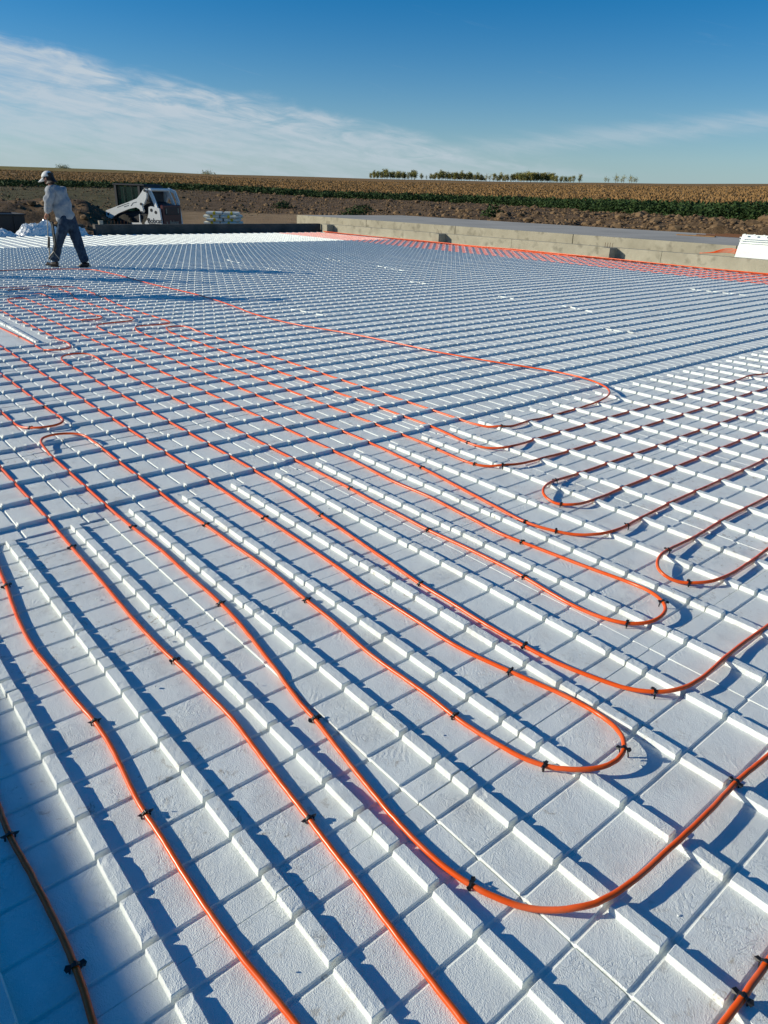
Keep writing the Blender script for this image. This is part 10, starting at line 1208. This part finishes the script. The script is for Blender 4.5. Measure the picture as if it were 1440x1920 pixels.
# ------------------------------------------------------------------ vegetation
def scatter_leaves(name, items, mat, kind='stuff'):
    V = []; F = []
    for (c, h, wd, nl) in items:
        for _ in range(nl):
            a_ = rnd.uniform(0, 2*PI); rr = wd*math.sqrt(rnd.random())*.5; zz = h*rnd.random()**.8
            x, y = c[0]+rr*math.cos(a_), c[1]+rr*math.sin(a_); s = rnd.uniform(.5, 1)*min(.2, h*.24)*(1+max(0, math.hypot(c[0]-CX, c[1]-CY)-55)/70)
            d1 = Vector((rnd.uniform(-1, 1), rnd.uniform(-1, 1), rnd.uniform(-.2, 1))).normalized()*s; d2 = Vector((rnd.uniform(-1, 1), rnd.uniform(-1, 1), rnd.uniform(-.4, .4))).normalized()*s*.55
            n = len(V); p = Vector((x, y, c[2]+zz)); V += [p-d2, p+d2, p+d1]; F.append((n, n+1, n+2))
    o = mesh(name, V, F, mat); tag(o, kind=kind); return o
def polar(a, D): return CX+D*math.cos(math.radians(a)), CY+D*math.sin(math.radians(a))
it = []
for i in range(9500):
    a_ = rnd.uniform(108, 176); dg = lerp_az(a_, DGC); D = dg+rnd.uniform(-1.2, 5.5)+rnd.random()*7*sstep(136, 152, a_)+1.2*noise.noise(Vector((a_*.6, 0, 0)))
    x, y = polar(a_, D); h = .68*rnd.uniform(.7, 1.15)
    it.append(((x, y, terrain(x, y)-.05), h, rnd.uniform(.5, 1.0), 15 if D < 70 else 9))
scatter_leaves('green_weeds', it, MT['weed'])
it = []
for i in range(420):
    a_ = rnd.uniform(150, 176); D = rnd.uniform(48, 112); x, y = polar(a_, D)
    if noise.noise(Vector((x*.05, y*.05, 5))) < -.02: continue
    it.append(((x, y, terrain(x, y)-.05), rnd.uniform(.25, .6), rnd.uniform(.8, 2.2), 16))
scatter_leaves('weeds', it, MT['weed'])
def bush(a, D, h, wd, label):
    x, y = polar(a, D); V = []; F = []
    for _ in range(420):
        th, ph = rnd.uniform(0, 2*PI), math.acos(rnd.uniform(-.1, 1)); rr = rnd.random()**.4
        k = 1+.3*noise.noise(Vector((th*1.5, ph*2, D)))
        p = Vector((x+wd*.5*k*rr*math.sin(ph)*math.cos(th), y+wd*.5*k*rr*math.sin(ph)*math.sin(th), terrain(x, y)-.05+h*k*rr*math.cos(ph)))
        s = .09; d1 = Vector((rnd.uniform(-1, 1), rnd.uniform(-1, 1), rnd.uniform(-.2, 1))).normalized()*s*1.5; d2 = Vector((rnd.uniform(-1, 1), rnd.uniform(-1, 1), rnd.uniform(-.4, .4))).normalized()*s
        n = len(V); V += [p-d2, p+d2, p+d1]; F.append((n, n+1, n+2))
    tag(mesh('weed_bush', V, F, MT['weed']), label, 'bush', 'weed bushes on the bare soil')
bush(141.6, 62, .7, 2.0, 'dark green weed bush on the soil left of the grove, further one')
bush(142.2, 55, .6, 2.2, 'dark green weed bush on the soil beyond the start of the grey slab')
bush(132.0, 44, .7, 1.4, 'dark green weed bush close behind the middle of the grey slab')
bush(147.5, 70, .6, 2.0, 'small weed bush on the rough soil beyond the tyre tracks')
# soil clods
ico = bmesh.new(); bmesh.ops.create_icosphere(ico, subdivisions=1, radius=1); IV = [v.co.copy() for v in ico.verts]; IF = [tuple(v.index for v in f.verts) for f in ico.faces]; ico.free()
V = []; F = []
for i in range(9500):
    a_ = rnd.uniform(107, 176); dg = lerp_az(a_, DGC)
    lo = 29.5 if a_ > 152 else (56 if a_ > 143 else 27)
    D = lo+(dg+.5-lo)*rnd.random()**1.3
    x, y = polar(a_, D)
    if -28.4 < x and y < 27.0 and D < 45 and a_ < 143: 
        y += 0
        if 19 < y < 26.6: continue
    s = rnd.uniform(.025, .09)*(1+1.6*(rnd.random() < .06))*(1+D/260); n = len(V); k = rnd.uniform(0, 9)
    z = terrain(x, y)
    if z < -.1: continue
    for v in IV:
        q = v*(1+.45*noise.noise(v*1.3+Vector((k, k, i*.1)))); V.append((x+q.x*s*1.2, y+q.y*s, z+q.z*s*.7+s*.2))
    F += [tuple(j+n for j in f) for f in IF]
tag(mesh('soil_clods', V, F, MT['soil']), kind='stuff')
# ripe crop
V = []; F = []
for i in range(70000):
    a_ = rnd.uniform(106, 177); dg = lerp_az(a_, DGC); D = dg+3+6*sstep(136, 152, a_)+(330-dg)*rnd.random()**1.7
    x, y = polar(a_, D); z = terrain(x, y); h = rnd.uniform(.12, .27); wd = rnd.uniform(.05, .11)*(1+D/160); th = rnd.uniform(0, PI)
    dx, dy = math.cos(th)*wd, math.sin(th)*wd; n = len(V); V += [(x-dx, y-dy, z-.05), (x+dx, y+dy, z-.05), (x+rnd.uniform(-.1, .1), y+rnd.uniform(-.1, .1), z+h)]; F.append((n, n+1, n+2))
tag(mesh('ripe_crop', V, F, MT['crop']), kind='stuff')
# trees on the far rise
ORD2 = ORD+['twenty-'+o for o in ORD[:9]]+['thirtieth']+['thirty-'+o for o in ORD[:9]]
def tree_variant(seed, h, leafy):
    R_ = random.Random(seed); q = MB(); tips = []
    lean = Vector((R_.uniform(-.3, .3), R_.uniform(-.3, .3), 0)); tp = [Vector((0, 0, -.6)), lean*.3+Vector((0, 0, h*.35)), lean+Vector((0, 0, h*.78)), lean*1.2+Vector((0, 0, h*.97))]
    q.tube(tp, [.17, .12, .06, .02], 6)
    for i in range(12):
        z0 = h*R_.uniform(.12, .8); b0 = lean*(z0/h)+Vector((0, 0, z0)); a_ = R_.uniform(0, 2*PI); L = h*R_.uniform(.16, .30)
        e = b0+Vector((math.cos(a_)*L*.75, math.sin(a_)*L*.75, L*.85)); m1 = (b0+e)/2+Vector((math.cos(a_)*.15, math.sin(a_)*.15, -.1)); q.tube([b0, m1, e], [.05, .035, .012], 4); tips += [e, m1]
    tr_ = to_mesh2(q, 'trunk', MT['bark'])
    V = []; F = []
    cl = [t_+Vector((0, 0, .1)) for t_ in tips]+[tp[2], tp[3]]
    nn = int(760*leafy)
    for _ in range(nn):
        c0 = R_.choice(cl); p = c0+Vector((R_.gauss(0, .58), R_.gauss(0, .58), R_.gauss(0, .52))); s = R_.uniform(.17, .36)
        if p.z < h*.16: continue
        d1 = Vector((R_.uniform(-1, 1), R_.uniform(-1, 1), R_.uniform(-1, 1))).normalized()*s; d2 = d1.cross(Vector((R_.uniform(-1, 1), R_.uniform(-1, 1), R_.uniform(-1, 1)))).normalized()*s*.7
        n = len(V); V += [p-d1, p+d2, p+d1, p-d2]; F.append((n, n+1, n+2, n+3))
    me = bpy.data.meshes.new('crown'); me.from_pydata([tuple(v) for v in V], [], F); me.materials.append(MT['leaf'])
    return tr_, me
def to_mesh2(q, name, mat):
    o = q.build(name, mat); me = o.data; bpy.data.objects.remove(o); return me
TV = [tree_variant(100+i, 6.4+.35*(i % 4), 1.0) for i in range(7)]; TS = [tree_variant(200+i, 5.2+.4*i, .16) for i in range(4)]; TM = [tree_variant(300+i, 5.0, .5) for i in range(3)]
def azpx(x): return float(np.interp(x, [-300, 0, 150, 300, 450, 600, 750, 900, 1050, 1200, 1330, 1440, 1750], AZC))
def plant(px, V_, sc_, label, group, D=None):
    D = D or rnd.uniform(484, 497); x, y = polar(azpx(px), D); z = terrain(x, y)
    for (g0, g1) in ((692, 764), (802, 908), (954, 1044)):
        if g0 < px < g1: sc_ *= (1-.38*abs(2*(px-g0)/(g1-g0)-1)**3)*(.9+.18*noise.noise(Vector((px*.13, 0, 0))))*rnd.uniform(.82, 1.08)
    t_ = empty('tree', (x, y, z), rnd.uniform(0, 6.28)); t_.scale = (sc_, sc_, sc_*rnd.uniform(.92, 1.06)*.84); t_.scale = (sc_*.9, sc_*.9, t_.scale[2])
    a_ = fromdata('trunk', V_[0], t_); b_ = fromdata('crown', V_[1], t_); tag(t_, label, 'tree', group)
cN = {}
def gl(l):
    i = cN.get(l, 0); cN[l] = i+1; return l % (ORD2[i])
def rng(a, b, s):
    x = a
    while x < b: yield x+rnd.uniform(-.4, .4)*s; x += s
for x in rng(695, 762, 3.6): plant(x, rnd.choice(TV), rnd.uniform(.82, 1.0), gl('leafy tree, %s from the left in the left skyline grove'), 'left grove on the skyline')
for x in rng(766, 782, 4): plant(x, rnd.choice(TM+TV[:2]), rnd.uniform(.8, .95), gl('thinner tree at the right end of the left grove, %s of them'), 'left grove on the skyline')
plant(789, TM[0], .8, 'lone thin tree between the left and middle groves, taller one', None)
plant(798, TS[0], .6, 'bare lone sapling just before the middle grove', None)
for x in rng(806, 905, 3.4): plant(x, rnd.choice(TV), rnd.uniform(.82, 1.02), gl('leafy tree, %s from the left in the middle skyline grove'), 'middle grove on the skyline')
for x in rng(907, 918, 4): plant(x, rnd.choice(TM+TS[:1]), rnd.uniform(.8, 1.0), gl('half bare tree ending the middle grove, %s of them'), 'middle grove on the skyline')
for x in rng(925, 955, 4.2): plant(x, rnd.choice(TM+TV[:3]), rnd.uniform(.7, .92), gl('small tree at the left end of the right grove, %s of them'), 'right grove on the skyline')
for x in rng(958, 1040, 3.0): plant(x, rnd.choice(TV), rnd.uniform(.92, 1.14), gl('tall leafy tree, %s from the left in the right skyline grove'), 'right grove on the skyline')
for x in rng(1042, 1068, 4.2): plant(x, rnd.choice(TM), rnd.uniform(.62, .85), gl('low open tree at the right end of the right grove, %s of them'), 'right grove on the skyline')
plant(1072, TM[1], .8, 'small tree between the right grove and its last outlier', None); plant(1083, TM[2], .95, 'last small tree standing right of the right grove', None)
for i, (x, s) in enumerate(((1131, .85), (1137, .6), (1150, 1.0), (1153, .9), (1161, .75), (1165, 1.0), (1176, .95), (1179, .9), (1184, .7), (1188, .75))):
    plant(x, TS[i % 4], s*.92, 'nearly bare sapling on the skyline, %s from the left of the thin row' % ORD[i], 'bare saplings right of the groves')
for px_, D, s, lab in ((390, 470, .42, 'pale rounded bush on the skyline above the loader'), (118, 470, .35, 'dark low bush on the skyline right of the man'), (126, 470, .30, 'flatter dark bush beside the one on the skyline')):
    x, y = polar(azpx(px_), D); V = []; F = []
    for _ in range(260):
        p = Vector((rnd.gauss(0, 1.5), rnd.gauss(0, 1.5), abs(rnd.gauss(0, .8)))); d1 = Vector((rnd.uniform(-1, 1), rnd.uniform(-1, 1), rnd.uniform(-1, 1)))*.4; d2 = d1.cross(Vector((0, 0, 1)))*.8
        n = len(V); V += [p-d1, p+d2, p+d1]; F.append((n, n+1, n+2))
    o = mesh('bush', V, F, MT['leaf']); o.location = (x, y, terrain(x, y)); o.scale = (s*2.6,)*2+(s*3.2,); tag(o, lab, 'bush')
